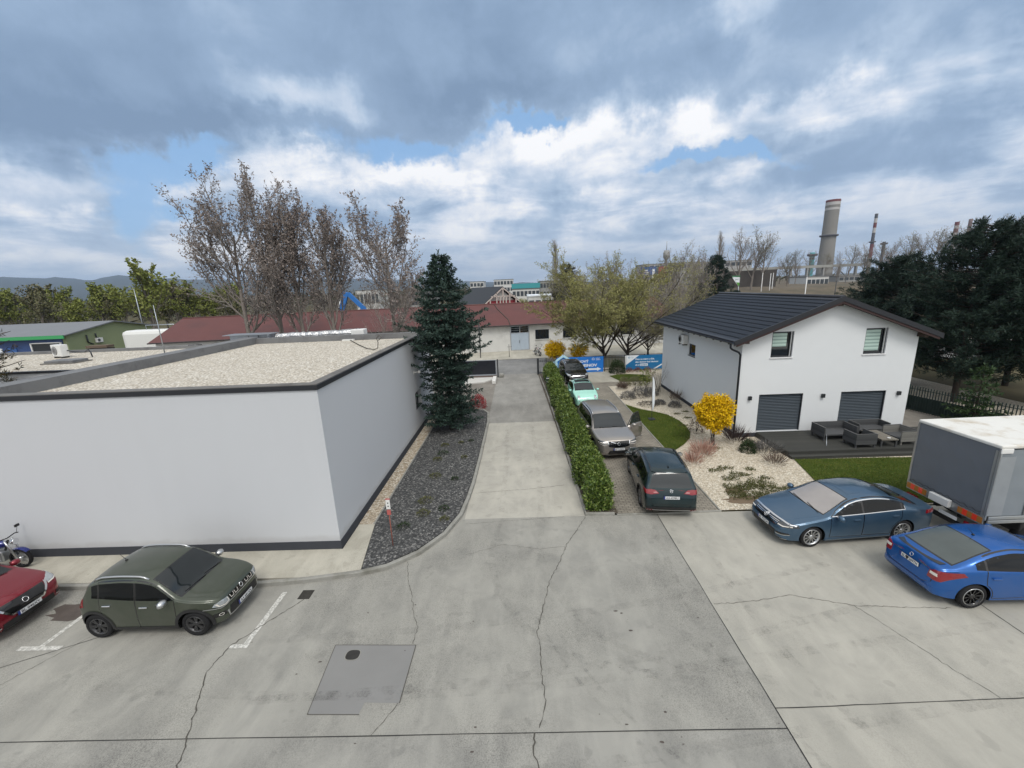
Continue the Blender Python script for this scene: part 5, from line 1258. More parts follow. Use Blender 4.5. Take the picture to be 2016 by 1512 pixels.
# local: x back along the car (negative), y outward, z up
def dy(z): return -.03-.10*((z-.75)/.5)**2 if z < 1.12 else -.085-(z-1.12)*.30
sk = MB(); zs_ = [.33,.45,.6,.75,.9,1.02,1.10]
for z in zs_: 
    for x in (0.,-.35,-.7,-1.05): sk.v.append((x, dy(z)+.05, z))
for x_ in (0,):
    for i in range(len(zs_)-1):
        for j in range(3):
            a = i*4+j; sk.f.append([a,a+1,a+5,a+4]); sk.m.append(0); sk.sm.append(True)
nb_ = len(sk.v)
for z in zs_:
    for x in (0.,-.35,-.7,-1.05): sk.v.append((x, dy(z)-.06, z))
for i in range(len(zs_)-1):
    for j in range(3):
        a = nb_+i*4+j; sk.f.append([a+4,a+5,a+1,a]); sk.m.append(1); sk.sm.append(True)
K = len(zs_)
rim_ = [i*4 for i in range(K)] + [(K-1)*4+1,(K-1)*4+2,(K-1)*4+3] + [i*4+3 for i in reversed(range(K-1))] + [2,1]
for a, b in zip(rim_, rim_[1:]+rim_[:1]): sk.f.append([a,b,b+nb_,a+nb_]); sk.m.append(0); sk.sm.append(False)
sk.build('door_skin', [c.pm, INNER], dr_)
fr_ = [(0-.02,dy(1.10),1.10),(-.16,dy(1.22),1.22),(-.45,dy(1.46),1.46),(-.62,dy(1.56),1.56),(-1.0,dy(1.60),1.60),(-1.04,dy(1.12),1.11)]
MB().tube(fr_, .026, 6).build('door_frame', BLACKG, dr_)
gw = MB(); gw.add([(-.16,dy(1.12)+.004,1.11),(-1.02,dy(1.12)+.004,1.11),(-.98,dy(1.59)+.004,1.59),(-.64,dy(1.54)+.004,1.54),(-.46,dy(1.44)+.004,1.44)], [(0,1,2,3,4)]); gw.build('window', mat('door_glass', (.02,.03,.03), .03, 0, .8, var=0, spec=.6), dr_)
MB().bbox(-.95,-.74,.03,.065,.93,.965,.01).build('handle', CHROME, dr_); MB().box(-1.05,0,.022,.04,.36,.40).build('door_trim', SATIN, dr_)
bm = bmesh.new(); bmesh.ops.create_uvsphere(bm, u_segments=14, v_segments=8, radius=1)
for v in bm.verts: v.co = Vector(((v.co.x if v.co.x > 0 else v.co.x*.4)*.11, v.co.y*.13, v.co.z*.085))
mb = MB(); mb.addbm(bm, 0, True, Matrix.Translation((-.20,.18,1.18))); mb.tube([(-.20,-.06,1.10),(-.20,.10,1.14)], .035, 6); mb.build('mirror', c.pm, dr_)

# --- mint city car
L = 3.57
c = Car('city_car', 'mint-green round city car with a dark glass roof between the two SUVs', (4.19,27.55), -87.0, L, 1.63,
  [(0,.52),(.03,.63),(.09,.73),(.2,.82),(.45,.92),(.8,1.0),(.98,1.06),(1.28,1.27),(1.6,1.43),(1.95,1.49),(2.4,1.47),(2.9,1.35),(3.2,1.18),(3.36,1.02),(3.46,.86),(3.53,.7),(L,.55)],
  BOT(L,.17), [(0,.88),(.9,.95),(2.6,1.02),(L,.95)], [(0,.55),(.05,.64),(.15,.71),(.4,.775),(.8,.81),(1.3,.815),(2.6,.815),(3.1,.78),(3.35,.70),(3.5,.60),(L,.5)], 2.30, .70, .30, paint('paint_mint', (.36,.69,.58), .1, .35, dust=.02), tumble=21, rc=.14)
c.doors(1.08, 2.32, 3.0, dz=.13, two=False, w0=1.12, w1=2.9, handle=CHROME); c.screen('windscreen', 1.0, 1.58, .64, .55); c.wheels(SATIN, 7, 'broad', .21); c.mirrors(1.18, .96, c.pm, scl=.9); c.wipers(.95)
c.patch('sunroof', 'T', [(c.X(1.66),-.50),(c.X(1.64),0),(c.X(1.66),.50),(c.X(2.25),.50),(c.X(2.27),0),(c.X(2.25),-.50)], CGLASS, off=.008)
c.patch('bonnet', 'T', [(c.X(.25),-.50),(c.X(.12),0),(c.X(.25),.50),(c.X(.88),.60),(c.X(.93),0),(c.X(.88),-.60)], c.pm, off=.005)
for g in (1,-1):
    k = 16; c.patch('headlight', 'F', [(g*.54+.085*math.cos(2*math.pi*i/k), .745+.085*math.sin(2*math.pi*i/k)) for i in range(k)], LAMPG, off=.014, cell=.04); c.badge('F', .745, .095, g*.54, CHROME)
    c.patch('indicator', 'F', [(g*.52-.05+.05*math.cos(2*math.pi*i/k)+.05, .53+.045*math.sin(2*math.pi*i/k)) for i in range(k)], LAMPG, off=.012, cell=.04)
c.curve_strip('chrome_whisker', 'F', [(-.34,.645),(0,.635),(.34,.645)], .018, CHROME, off=.014); c.badge('F', .655, .05)
c.patch('lower_grille', 'F', [(-.42,.30),(-.36,.40),(.36,.40),(.42,.30)], BLACKP, off=.01); c.plate('F', 0, .48, 'BT 774EL', off=.02)
c.patch('rear_screen', 'B', [(-.46,1.05),(-.38,1.32),(.38,1.32),(.46,1.05)], CGLASS2, off=.008)

# --- black SUV by the banner
L = 4.48
c = Car('black_suv', 'black SUV with chrome-rimmed grille at the far end before the blue banner', (4.42,34.35), -85.0, L, 1.86,
  [(0,.60),(.03,.74),(.1,.84),(.3,.95),(.8,1.04),(1.1,1.09),(1.5,1.34),(1.9,1.54),(2.3,1.61),(2.8,1.64),(3.4,1.62),(3.9,1.54),(4.1,1.46),(4.25,1.2),(4.36,1.05),(4.43,.85),(L,.55)],
  BOT(L,.20), [(0,1.0),(1.2,1.06),(4.5,1.14)], SUV_PLAN(L,.93), 2.67, .89, .355, paint('paint_black', (.010,.010,.011), .4, .22, dust=.06), tumble=19, rc=.12)
c.doors(1.30, 2.30, 3.35, w0=1.38, w1=3.8, handle=c.pm, trim=SATIN); c.screen('windscreen', 1.14, 1.88, .74, .62); c.wheels(SATIN, 5, 'twin', .25); c.arches(BLACKP, .06); c.sill(BLACKP); c.mirrors(1.42, 1.05, c.pm); c.rails(2.0, 3.9, .62, SATIN)
c.patch('bonnet', 'T', [(c.X(.2),-.58),(c.X(.13),0),(c.X(.2),.58),(c.X(1.02),.76),(c.X(1.08),0),(c.X(1.02),-.76)], c.pm, off=.006)
c.patch('grille', 'F', [(-.48,.68),(-.52,.78),(-.2,.80),(.2,.80),(.52,.78),(.48,.68),(.2,.62),(-.2,.62)], BLACKP, off=.008)
gp_ = [(-.48,.68),(-.52,.78),(-.2,.80),(.2,.80),(.52,.78),(.48,.68),(.2,.62),(-.2,.62)]; c.curve_strip('grille_frame', 'F', gp_+[gp_[0]], .022, CHROME, off=.016); c.badge('F', .86, .05)
for g in (1,-1):
    c.patch('headlight', 'F', [(g*.60,.83),(g*.60,.90),(g*.80,.95),(g*.88,.94),(g*.84,.84)], LAMPG, off=.012, cell=.04); c.patch('fog_light', 'F', [(g*.60,.44),(g*.60,.52),(g*.74,.52),(g*.74,.44)], WHITEL, off=.012)
c.patch('lower_grille', 'F', [(-.5,.30),(-.5,.42),(.5,.42),(.5,.30)], BLACKP, off=.01); c.plate('F', 0, .52, 'BL 918NK', off=.02)

# ------------------------------------------------------------------ lorry with tarpaulin body
tk = thing('lorry', 'grey tarpaulin-sided lorry with white roof standing beside the lawn', 'lorry', (12.95,11.68,.0), R(1.2))
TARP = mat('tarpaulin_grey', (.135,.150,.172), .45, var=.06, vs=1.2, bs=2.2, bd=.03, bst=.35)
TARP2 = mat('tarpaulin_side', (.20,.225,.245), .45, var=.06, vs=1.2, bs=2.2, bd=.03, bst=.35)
TROOF = mat('tarpaulin_white', (.70,.69,.65), .6, var=.06, vs=1.6, dirt=(.42,.34,.23), ds=.9)
ALU = mat('aluminium', (.45,.47,.48), .4, .8, var=.08, vs=3)
REFR = mat('reflex_red', (.85,.055,.02), .35, 0, .5, var=.06); REFO = mat('reflex_orange', (.40,.16,.03), .45, var=.1)
hw = 1.13; zb_, zt_ = 1.02, 3.20
b = MB()
def sheetgrid(mb, o_, du, dv, nu, nv, amp):
    for i in range(nu+1):
        for j in range(nv+1):
            p = Vector(o_)+Vector(du)*i/nu+Vector(dv)*j/nv; n_ = Vector(du).cross(Vector(dv)).normalized()
            e_ = min(i, nu-i, 2)*.5*min(j, nv-j, 2)*.5
            mb.v.append(tuple(p + n_*amp*e_*(math.sin(i*1.7+j*.9)*.5 + math.sin(j*1.3)*.4 + rng.uniform(-.3,.3))))
    W_ = nv+1; b0 = len(mb.v)-(nu+1)*W_
    for i in range(nu):
        for j in range(nv): mb.f.append([b0+i*W_+j, b0+(i+1)*W_+j, b0+(i+1)*W_+j+1, b0+i*W_+j+1]); mb.m.append(0); mb.sm.append(True)
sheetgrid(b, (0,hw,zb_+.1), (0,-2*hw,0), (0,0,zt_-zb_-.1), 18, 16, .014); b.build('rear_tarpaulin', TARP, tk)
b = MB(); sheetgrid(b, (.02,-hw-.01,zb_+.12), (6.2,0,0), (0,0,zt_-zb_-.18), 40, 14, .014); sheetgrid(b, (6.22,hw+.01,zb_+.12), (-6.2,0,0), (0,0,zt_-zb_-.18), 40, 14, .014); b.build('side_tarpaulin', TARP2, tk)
b = MB(); b.bbox(-.03,6.27,-hw-.03,hw+.03,zt_-.03,zt_+.07,.03); b.build('roof', TROOF, tk)
b = MB(); b.bbox(-.035,.30,-hw-.045,-hw-.012,zt_-.16,zt_-.02,.02); b.build('corner_cap', WHITE_P, tk)
b = MB(); b.box(-.02,.02,-hw-.03,-hw+.03,zb_,zt_-.032).box(-.02,.02,hw-.03,hw+.03,zb_,zt_-.032); b.build('corner_post', ALU, tk)
b = MB(); b.box(-.04,.0,-hw,hw,zb_-.16,zb_+.09); b.build('tail_board', ALU, tk)
for y0, d in ((-hw+.01,1),(hw-.01,-1)):
    for i, m_ in enumerate((REFO, REFR, REFO, REFR, REFO)):
        y1 = y0+d*.13; MB().box(-.047,-.041,min(y0,y1)+.001,max(y0,y1)-.001,zb_-.12,zb_+.06).build('reflector', m_, tk); y0 = y1
b = MB(); b.bbox(-.16,-.042,-.30,.30,zb_-.10,zb_+.14,.02); b.build('latch_cover', WHITE_P, tk)
b = MB()
for i in range(5):
    x = .05+i*1.24; b.bbox(x,x+1.12,-hw-.055,-hw-.015,zb_-.10,zb_+.0,.012); b.bbox(x,x+1.12,-hw-.055,-hw-.015,zb_+.02,zb_+.12,.012)
b.build('side_board', ALU, tk)
MB().box(.02,6.2,-hw+.02,hw-.02,zb_-.14,zb_-.02).build('bed', BLACKP, tk)
rp_ = MB(); rp_.tube([(-.03, hw-.06-i*.11, zb_+.16+(.05 if i % 2 else 0)+rng.uniform(-.015,.015)) for i in range(20)], .007, 4); rp_.build('tension_rope', BLACKP, tk)
for i in range(1,6): MB().box(i*1.03-.02,i*1.03+.02,-hw-.034,-hw-.026,zb_+.13,zt_-.2).build('strap', mat('strap_grey', (.10,.105,.11), .6, var=.1), tk)
MB().box(-.022,-.012,-hw+.04,-hw+.10,zb_+.1,zt_-.1).build('edge_strip', ALU, tk); MB().box(.0,.42,-hw-.034,-hw-.026,zb_+.14,zt_-.25).build('corner_fold', mat('tarp_fold', (.25,.27,.285), .4, var=.15, vs=3), tk)
MB().box(.2,7.6,-.42,-.30,.62,zb_-.141).box(.2,7.6,.30,.42,.62,zb_-.141).build('chassis', BLACKP, tk)
MB().box(-.02,.06,-1.02,1.02,.44,.56).build('underrun_bar', BLACKP, tk)
for y in (-.88,.88): MB().box(-.06,-.021,y-.17,y+.17,.60,.74).build('tail_light', REDL, tk)
MB().box(-.028,-.021,-.5,.02,.60,.71).build('number_plate', PLATEW, tk)
MB().bbox(1.2,2.1,-1.05,-.5,.45,.85,.04).build('toolbox', BLACKP, tk); MB().box(2.2,2.5,-1.06,-1.04,.62,.68).build('side_marker', WHITE_P, tk)
def lwheel(x, y):
    w_ = MB(); w_.lathe([(.21,-.11),(.36,-.11),(.385,-.07),(.385,.07),(.36,.11),(.21,.11)], 28, 'y'); o = w_.build('wheel', RUBBER, tk); o.location = (x,y,.385)
    q = MB(); q.lathe([(.22,-.10),(.20,-.04),(.08,-.05),(.06,-.12)], 20, 'y'); q.lathe([(.22,.10),(.20,.04),(.08,.05),(.06,.12)], 20, 'y'); q.build('rim', ALU, o)
for x in (1.55,7.0):
    for y in (-.95,.95): lwheel(x, y)
cb_ = MB(); pr = [(6.5,.55),(8.5,.55),(8.6,.9),(8.55,1.35),(8.15,2.35),(6.6,2.45),(6.5,2.4)]
cb_.add([(x,-1.02,z) for x,z in pr]+[(x,1.02,z) for x,z in pr], [tuple(range(7)), tuple(reversed(range(7,14)))]+[((i+1)%7,i,i+7,(i+1)%7+7) for i in range(7)]); cb_.build('cab', mat('cab_white', (.70,.70,.70), .3, 0, .8, var=.02), tk)
MB().add([(8.56,-.9,1.38),(8.56,.9,1.38),(8.19,.84,2.28),(8.19,-.84,2.28)], [(0,1,2,3)]).build('windscreen', CGLASS, tk)
for g in (-1,1): MB().add([(7.2,g*1.025,1.4),(8.3,g*1.025,1.4),(8.0,g*1.025,2.2),(7.2,g*1.025,2.2)], [(0,1,2,3)]).build('window', CGLASS2, tk)

# ------------------------------------------------------------------ motorcycles
BIKEB = mat('bike_blue', (.010,.02,.16), .25, .2, .8, var=.05)
def motorcycle(label, loc, rz, colm):
    t = thing('motorcycle', label, 'motorcycle', loc, rz)
    for x in (-.68,.68):
        w_ = MB(); k = 26
        w_.lathe([(.255,-.045),(.30,-.05),(.318,0),(.30,.05),(.255,.045)], 30, 'y'); w_.f = w_.f[:-2]; w_.m = w_.m[:-2]; w_.sm = w_.sm[:-2]
        w_.lathe([(.255,.045),(.255,-.045)], 30, 'y'); w_.f = w_.f[:-2]; w_.m = w_.m[:-2]; w_.sm = w_.sm[:-2]
        o = w_.build('wheel', RUBBER, t); o.location = (x,0,.318)
        q = MB(); q.lathe([(.06,-.07),(.06,.07)], 14, 'y')
        for i in range(16):
            a = 2*math.pi*i/16; q.tube([(.05*math.cos(a),.04*(-1)**i,.05*math.sin(a)),(.255*math.cos(a+.2),0,.255*math.sin(a+.2))], .004, 4, cap=False)
        q.build('spokes', SATIN, o); d_ = MB(); d_.lathe([(.15,.055),(.15,.062)], 20, 'y'); d_.build('brake_disc', ALU, o)
    for g in (-1,1): MB().tube([(.68,g*.09,.318),(.55,g*.10,.75),(.47,g*.10,.98)], [.028,.028,.024], 8).build('fork', SATIN, t)
    fd = MB()
    for i in range(9):
        a = R(40+i*12); fd.v += [(.68+.35*math.cos(a),-.07,.318+.35*math.sin(a)),(.68+.36*math.cos(a),0,.318+.36*math.sin(a)+.01),(.68+.35*math.cos(a),.07,.318+.35*math.sin(a))]
    for i in range(8):
        for j in (0,1): fd.f.append([i*3+j,i*3+j+3,i*3+j+4,i*3+j+1]); fd.m.append(0); fd.sm.append(True)
    fd.build('mudguard', colm, t)
    MB().tube([(.40,-.36,1.0),(.46,-.22,1.06),(.47,0,1.02),(.46,.22,1.06),(.40,.36,1.0)], .016, 8).build('handlebar', BLACKP, t)
    h = MB(); h.lathe([(.02,-.10),(.085,-.06),(.095,.02),(.088,.03)], 18, 'x', (.66,0,.90)); h.build('headlight', CHROME, t)
    for g in (-1,1):
        MB().tube([(.42,g*.30,1.03),(.44,g*.36,1.22)], .007, 5).build('mirror_stem', BLACKP, t); q = MB(); q.bbox(.42,.45,g*.36-.07,g*.36+.07,1.20,1.29,.015); q.build('mirror', BLACKP, t)
    bm = bmesh.new(); bmesh.ops.create_uvsphere(bm, u_segments=16, v_segments=10, radius=1)
    for v in bm.verts: v.co = Vector((v.co.x*.30, v.co.y*.15*(1-.2*v.co.x), v.co.z*.14))
    q = MB(); q.addbm(bm, 0, True, Matrix.Translation((.12,0,.82))); q.build('tank', colm, t)
    q = MB(); q.bbox(-.66,-.10,-.13,.13,.74,.84,.04); q.build('seat', BLACKP, t)
    q = MB(); q.bbox(-.12,.32,-.16,.16,.28,.64,.05); q.build('engine', ALU, t)
    MB().tube([(.25,-.18,.36),(.0,-.20,.26),(-.5,-.22,.32),(-.95,-.22,.42)], [.025,.03,.045,.05], 8).build('exhaust', CHROME, t)
    MB().tube([(.47,0,.95),(.30,0,.62),(-.1,0,.32),(-.68,0,.318)], .03, 8).build('frame', BLACKP, t)
    q = MB(); q.bbox(-.86,-.62,-.10,.10,.70,.80,.03); q.build('tail', colm, t)
    return t
motorcycle('blue motorcycle parked on the walkway against the white building', (-16.42,10.82,.112), R(4), BIKEB)
motorcycle('small pale motorcycle by the double door of the red-roofed building', (2.05,47.6,.03), R(-70), mat('bike_pale', (.55,.45,.42), .3, .1, .6, var=.1))
# ------------------------------------------------------------------ vegetation
BARK = mat('bark_grey', (.21,.185,.165), .95, var=.3, vs=6, bs=25, bd=.02, spec=.1)
BARKD = mat('bark_dark', (.050,.042,.036), .95, var=.3, vs=6, bs=25, bd=.02, spec=.1)
TWIG = mat('twigs_brown', (.30,.275,.255), .95, var=.2, vs=2, spec=.05)
TWIGO = mat('twigs_olive', (.17,.155,.095), .95, var=.2, vs=2, spec=.05)
TWIGG = mat('twigs_grey', (.18,.165,.15), .95, var=.2, vs=2, spec=.05)
LF_DRY = leafmat('dry_leaves', [(.16,.128,.112), (.22,.18,.16), (.29,.245,.22), (.19,.155,.138)])
LF_WIL = leafmat('willow_buds', [(.23,.23,.075), (.30,.30,.10), (.20,.18,.08), (.35,.34,.13)])
LF_SPR = leafmat('spruce_needles', [(.014,.030,.024), (.024,.046,.036), (.036,.064,.050), (.050,.082,.064), (.018,.036,.026)])
LF_PINE = leafmat('pine_needles', [(.010,.022,.016), (.018,.036,.024), (.028,.050,.033), (.014,.028,.020)])
LF_HEDGE = leafmat('laurel_leaves', [(.022,.044,.008), (.052,.092,.014), (.088,.140,.024), (.130,.188,.036), (.20,.24,.055)], .45, spec=.4)
LF_FOR = leafmat('forsythia_flowers', [(.62,.37,.004), (.78,.50,.006), (.85,.60,.010), (.72,.46,.005), (.50,.29,.004)], .7)
LF_GRN = leafmat('spring_leaves', [(.13,.16,.030), (.19,.22,.045), (.24,.26,.065), (.16,.17,.045)])
LF_OLV = leafmat('olive_leaves', [(.11,.115,.050), (.15,.15,.070), (.18,.17,.09), (.13,.11,.07)])
LF_RED = leafmat('red_leaves', [(.30,.035,.045), (.42,.07,.08), (.25,.03,.03), (.5,.15,.15)])
LF_DOG = leafmat('dogwood_twigs', [(.36,.20,.15), (.46,.28,.22), (.30,.16,.12), (.50,.34,.28)], .8)
LF_GRY = leafmat('lavender_leaves', [(.10,.10,.095), (.14,.135,.13), (.09,.088,.085), (.17,.16,.155)], .9)
LF_BRN = leafmat('brown_stalks', [(.115,.08,.062), (.155,.115,.09), (.085,.06,.048), (.19,.15,.125)], .9)
LF_BOX = leafmat('boxwood_leaves', [(.012,.026,.008), (.022,.042,.012), (.036,.062,.018)], .5)
LF_COV = leafmat('ground_cover_leaves', [(.075,.085,.028), (.11,.115,.040), (.06,.066,.024), (.15,.14,.06)], .9)
LF_GRA = leafmat('grass_blades', [(.070,.110,.012), (.100,.140,.018), (.135,.16,.030), (.17,.165,.045)], .7)

class TB:
    """fast builder for twigs (tubes) and leaves"""
    def __init__(s, seed): s.r = random.Random(seed); s.t = MB(); s.c = MB()
    def tube(s, mb, pts, r0, r1, n, mi=0):
        k = len(pts); b = len(mb.v); V = mb.v; F = mb.f; Mi = mb.m; S = mb.sm
        for i, p in enumerate(pts):
            t = pts[min(i+1,k-1)]-pts[max(i-1,0)]
            a = Vector((t.y,-t.x,0)) if abs(t.z) < .95*t.length else Vector((1,0,0))
            if a.length < 1e-6: a = Vector((1,0,0))
            a.normalize(); c = t.cross(a); 
            if c.length > 1e-9: c.normalize()
            r = r0+(r1-r0)*i/(k-1)
            for j in range(n):
                q = 6.28318*j/n; co, si = math.cos(q)*r, math.sin(q)*r
                V.append((p.x+a.x*co+c.x*si, p.y+a.y*co+c.y*si, p.z+a.z*co+c.z*si))
        for i in range(k-1):
            for j in range(n):
                F.append([b+i*n+j, b+i*n+(j+1)%n, b+(i+1)*n+(j+1)%n, b+(i+1)*n+j]); Mi.append(mi); S.append(True)
    def leaf(s, mb, p, d, L, w, mi=1):
        """rhombic leaf from p along d"""
        r = s.r; side = d.cross(Vector((r.uniform(-1,1), r.uniform(-1,1), r.uniform(-1,1))))
        if side.length < 1e-5: return
        side.normalize(); side *= w*.5; m = p+d*(L*.5); e = p+d*L; b = len(mb.v)
        mb.v += [tuple(p), tuple(m+side), tuple(e), tuple(m-side)]; mb.f.append([b,b+1,b+2,b+3]); mb.m.append(mi); mb.sm.append(False)
    def rnd(s): 
        r = s.r
        while True:
            v = Vector((r.uniform(-1,1), r.uniform(-1,1), r.uniform(-1,1)))
            if .05 < v.length < 1: return v.normalized()
    def grow(s, p, d, L, r, lev, cfg):
        """one branch and its children. cfg[lev] = (segs, wobble, up, n children, child angle, child length ratio, first child at)"""
        R_ = s.r; segs, wob, up, nc, ang, ratio, first = cfg[lev]; pts = [p.copy()]; dirs = [d.copy()]
        for i in range(segs):
            d = (d + s.rnd()*wob + Vector((0,0,up))).normalized(); p = p + d*(L/segs); pts.append(p.copy()); dirs.append(d.copy())
        last = lev == len(cfg)-1
        mb = s.t if lev <= s.trunk_levels else s.c
        s.tube(mb, pts, r, r*(.35 if not last else .3), 7 if lev == 0 else (5 if lev == 1 else 3), 0)
        if last: s.tip(pts, dirs, L); return
        for k in range(nc):
            f = first + (1-first)*(k+R_.random()*.8)/nc; f = min(f, .98); q = f*segs; i = min(int(q), segs-1)
            bp = pts[i].lerp(pts[i+1], q-i); bd = dirs[i+1]
            ax = bd.cross(s.rnd()).normalized(); a = R(ang*R_.uniform(.65,1.3))
            nd = (bd*math.cos(a) + ax*math.sin(a)).normalized()
            s.grow(bp, nd, L*ratio*R_.uniform(.7,1.2)*(1.15-.5*f), max(r*.5*(1-.45*f), .004*s.H/12), lev+1, cfg)
    trunk_levels = 1; H = 12.; nleaf = 4; lsize = .12; lw = .5; lup = .3
    def tip(s, pts, dirs, L):
        for k in range(s.nleaf):
            i = s.r.randrange(1, len(pts)); d = (dirs[i]*.4 + s.rnd() + Vector((0,0,s.lup))).normalized()
            s.leaf(s.c, pts[i-1].lerp(pts[i], s.r.random()), d, s.lsize*s.r.uniform(.6,1.4), s.lsize*s.lw*s.r.uniform(.7,1.2))

def plant(name, label, cat, loc, tb, tmats, cmats, group=None, rz=0., sc_=1., cname='crown', tname='trunk'):
    t = thing(name, label, cat, loc, rz, group); t.scale = (sc_,)*3 if not isinstance(sc_, tuple) else sc_
    if tb.t.v: tb.t.build(tname, tmats, t)
    if tb.c.v: tb.c.build(cname, cmats, t)
    return t
def again(src, label, loc, rz=0., sc_=1.):
    c = copy_tree(src); c.location = loc; c.rotation_euler = (0,0,rz); c.scale = (sc_,)*3 if not isinstance(sc_, tuple) else sc_; c['label'] = label; return c

# --- five tall trees with last year's dry leaves behind the low building
def poplar(seed, H, lean=(0,0), spread=1.0, fork=.30, n1=13):
    b = TB(seed); b.H = H; b.trunk_levels = 1; b.nleaf = 6; b.lsize = .21; b.lw = .52; b.lup = .1
    cfg = [(9,.05,.03,n1+3,40*spread,.56,fork-.06), (8,.09,.16,11,33*(.5+.5*spread),.43,.15), (5,.17,.08,8,38,.52,.12), (3,.2,.05,0,0,0,0)]
    b.grow(Vector((0,0,-.2)), Vector((lean[0],lean[1],1)).normalized(), H*.80, H*.0145, 0, cfg)
    return b
TG = 'row of tall trees holding dry brown leaves'
pop = [(480,-26.9,17.6,(.03,0),1.18,'leftmost and widest of the tall dry-leaved trees, leaning over the red-brown roof'),
       (553,-23.7,17.6,(.01,0),.84,'second tall dry-leaved tree, with two high pointed crowns'),
       (592,-21.2,15.6,(.01,0),.68,'slim middle tree of the dry-leaved row, with a pollarded knob'),
       (641,-18.4,15.6,(.02,0),.88,'fourth tall dry-leaved tree, just left of the blue steel frame'),
       (752,-12.5,15.4,(.04,0),1.28,'rounded dry-leaved tree beside the dark spruce, last of the tall row')]
for i, (px, x, H, ln, spd, lab) in enumerate(pop):
    plant('tall_tree', lab, 'tree', (x, 40.2, 0), poplar(11+i, H, ln, spd, .33 if i != 1 else .36, 13), BARK, [TWIG, LF_DRY], TG)
b = TB(77); b.H = 7; b.nleaf = 2; b.lsize = .12
for k in range(9): b.grow(Vector((rng.uniform(-.6,.6),rng.uniform(-.3,.3),-.1)), Vector((rng.uniform(-.5,.5),rng.uniform(-.3,.3),1)).normalized(), rng.uniform(5,9.5), .045, 0, [(6,.06,.02,7,28,.42,.3),(4,.15,.1,5,30,.45,.2),(3,.2,.05,0,0,0,0)])
plant('pale_stemmed_bush', 'clump of thin pale stems at the foot of the rounded dry-leaved tree', 'bush', (-11.7,39.6,0), b, mat('pale_stem',(.27,.245,.215),.9,var=.2), [TWIG, LF_DRY])

# --- dark spruce at the end of the gravel bed
def spruce(seed, H, rad, z0, dens=1.0, droop=.35, leaf=.17, prof=None):
    b = TB(seed); r = b.r; b.tube(b.t, [Vector((0,0,-.2)), Vector((.03,0,H*.5)), Vector((0,0,H*.985))], H*.016, .012, 8)
    z = z0; k = 0
    while z < H-.15:
        f = (z-z0)/(H-z0); Rr = rad*((1-f)**.85)*(.62+.38*math.sin(k*2.1+seed)**2)+.12
        if prof: Rr = prof(f)*rad*(.72+.28*math.sin(k*2.1+seed)**2)+.1
        n = max(5, int(9*dens*(.5+Rr/rad)))
        for j in range(n):
            a = 6.283*(j+r.random()*.9)/n + k*.8; L = Rr*r.choice((r.uniform(.5,.8), r.uniform(.75,1.2), r.uniform(.85,1.2))); d = Vector((math.cos(a), math.sin(a), 0))
            pts = []; m = 5
            for i in range(m+1):
                q = i/m; pts.append(Vector((0,0,z)) + d*(L*q) + Vector((0,0,-droop*L*(q-.65*q*q*q)*1.2 + (.25*L*f*q))))
            b.tube(b.c, pts, .018, .006, 3, 0)
            ns = int((7+L*9)*dens)
            for s_ in range(ns):
                q = .12+.88*((s_+r.random())/ns)**.8; i = min(int(q*m), m-1); p = pts[i].lerp(pts[i+1], q*m-i); t = (pts[i+1]-pts[i]).normalized()
                side = Vector((-d.y,d.x,0))*r.choice((-1,1)); w = L*.34*(1.15-q)*r.uniform(.4,1.1)+.06
                e = p + (side*r.uniform(.4,1.)+t*.7).normalized()*w + Vector((0,0,-.10*w+r.uniform(-.05,.05)))
                nn = max(3, int(w/.055))
                for x_ in range(nn):
                    pp = p.lerp(e, (x_+r.random())/nn); dd = ((e-p).normalized()*.8+b.rnd()*.75+Vector((0,0,.10))).normalized()
                    b.leaf(b.c, pp, dd, leaf*r.uniform(.7,1.3), leaf*.38)
            for x_ in range(4): b.leaf(b.c, pts[-1], (d*.8+b.rnd()*.6).normalized(), leaf*1.2, leaf*.4)
        z += r.uniform(.24,.36) if z < H*.8 else .17; k += 1
    for x_ in range(16): b.leaf(b.c, Vector((0,0,H-.35+.04*x_*.6)), (Vector((0,0,1))+b.rnd()*.8).normalized(), leaf, leaf*.35)
    return b
def spr_prof(f): # half width along the height 
    T_ = [.60,.70,.60,.62,.74,.94,1.02,.72,.50,.27,.03]; q = min(f,.9999)*10; i = int(q); return T_[i]+(T_[i+1]-T_[i])*(q-i)
plant('spruce', 'dark blue-green spruce beside the white side wall at the head of the gravel bed', 'spruce', (-4.15,22.5,.05), spruce(5, 9.95, 2.38, .85, 1.22, .42, .17, spr_prof), BARKD, [BARKD, LF_SPR])
plant('young_spruce', 'small light green spruce in front of the dark picket fence', 'spruce', (23.0,20.2,0), spruce(8, 3.3, 1.1, .1, .8, .2, .16), BARKD, [BARKD, leafmat('young_needles', [(.02,.045,.016),(.035,.065,.022),(.05,.085,.03)])])

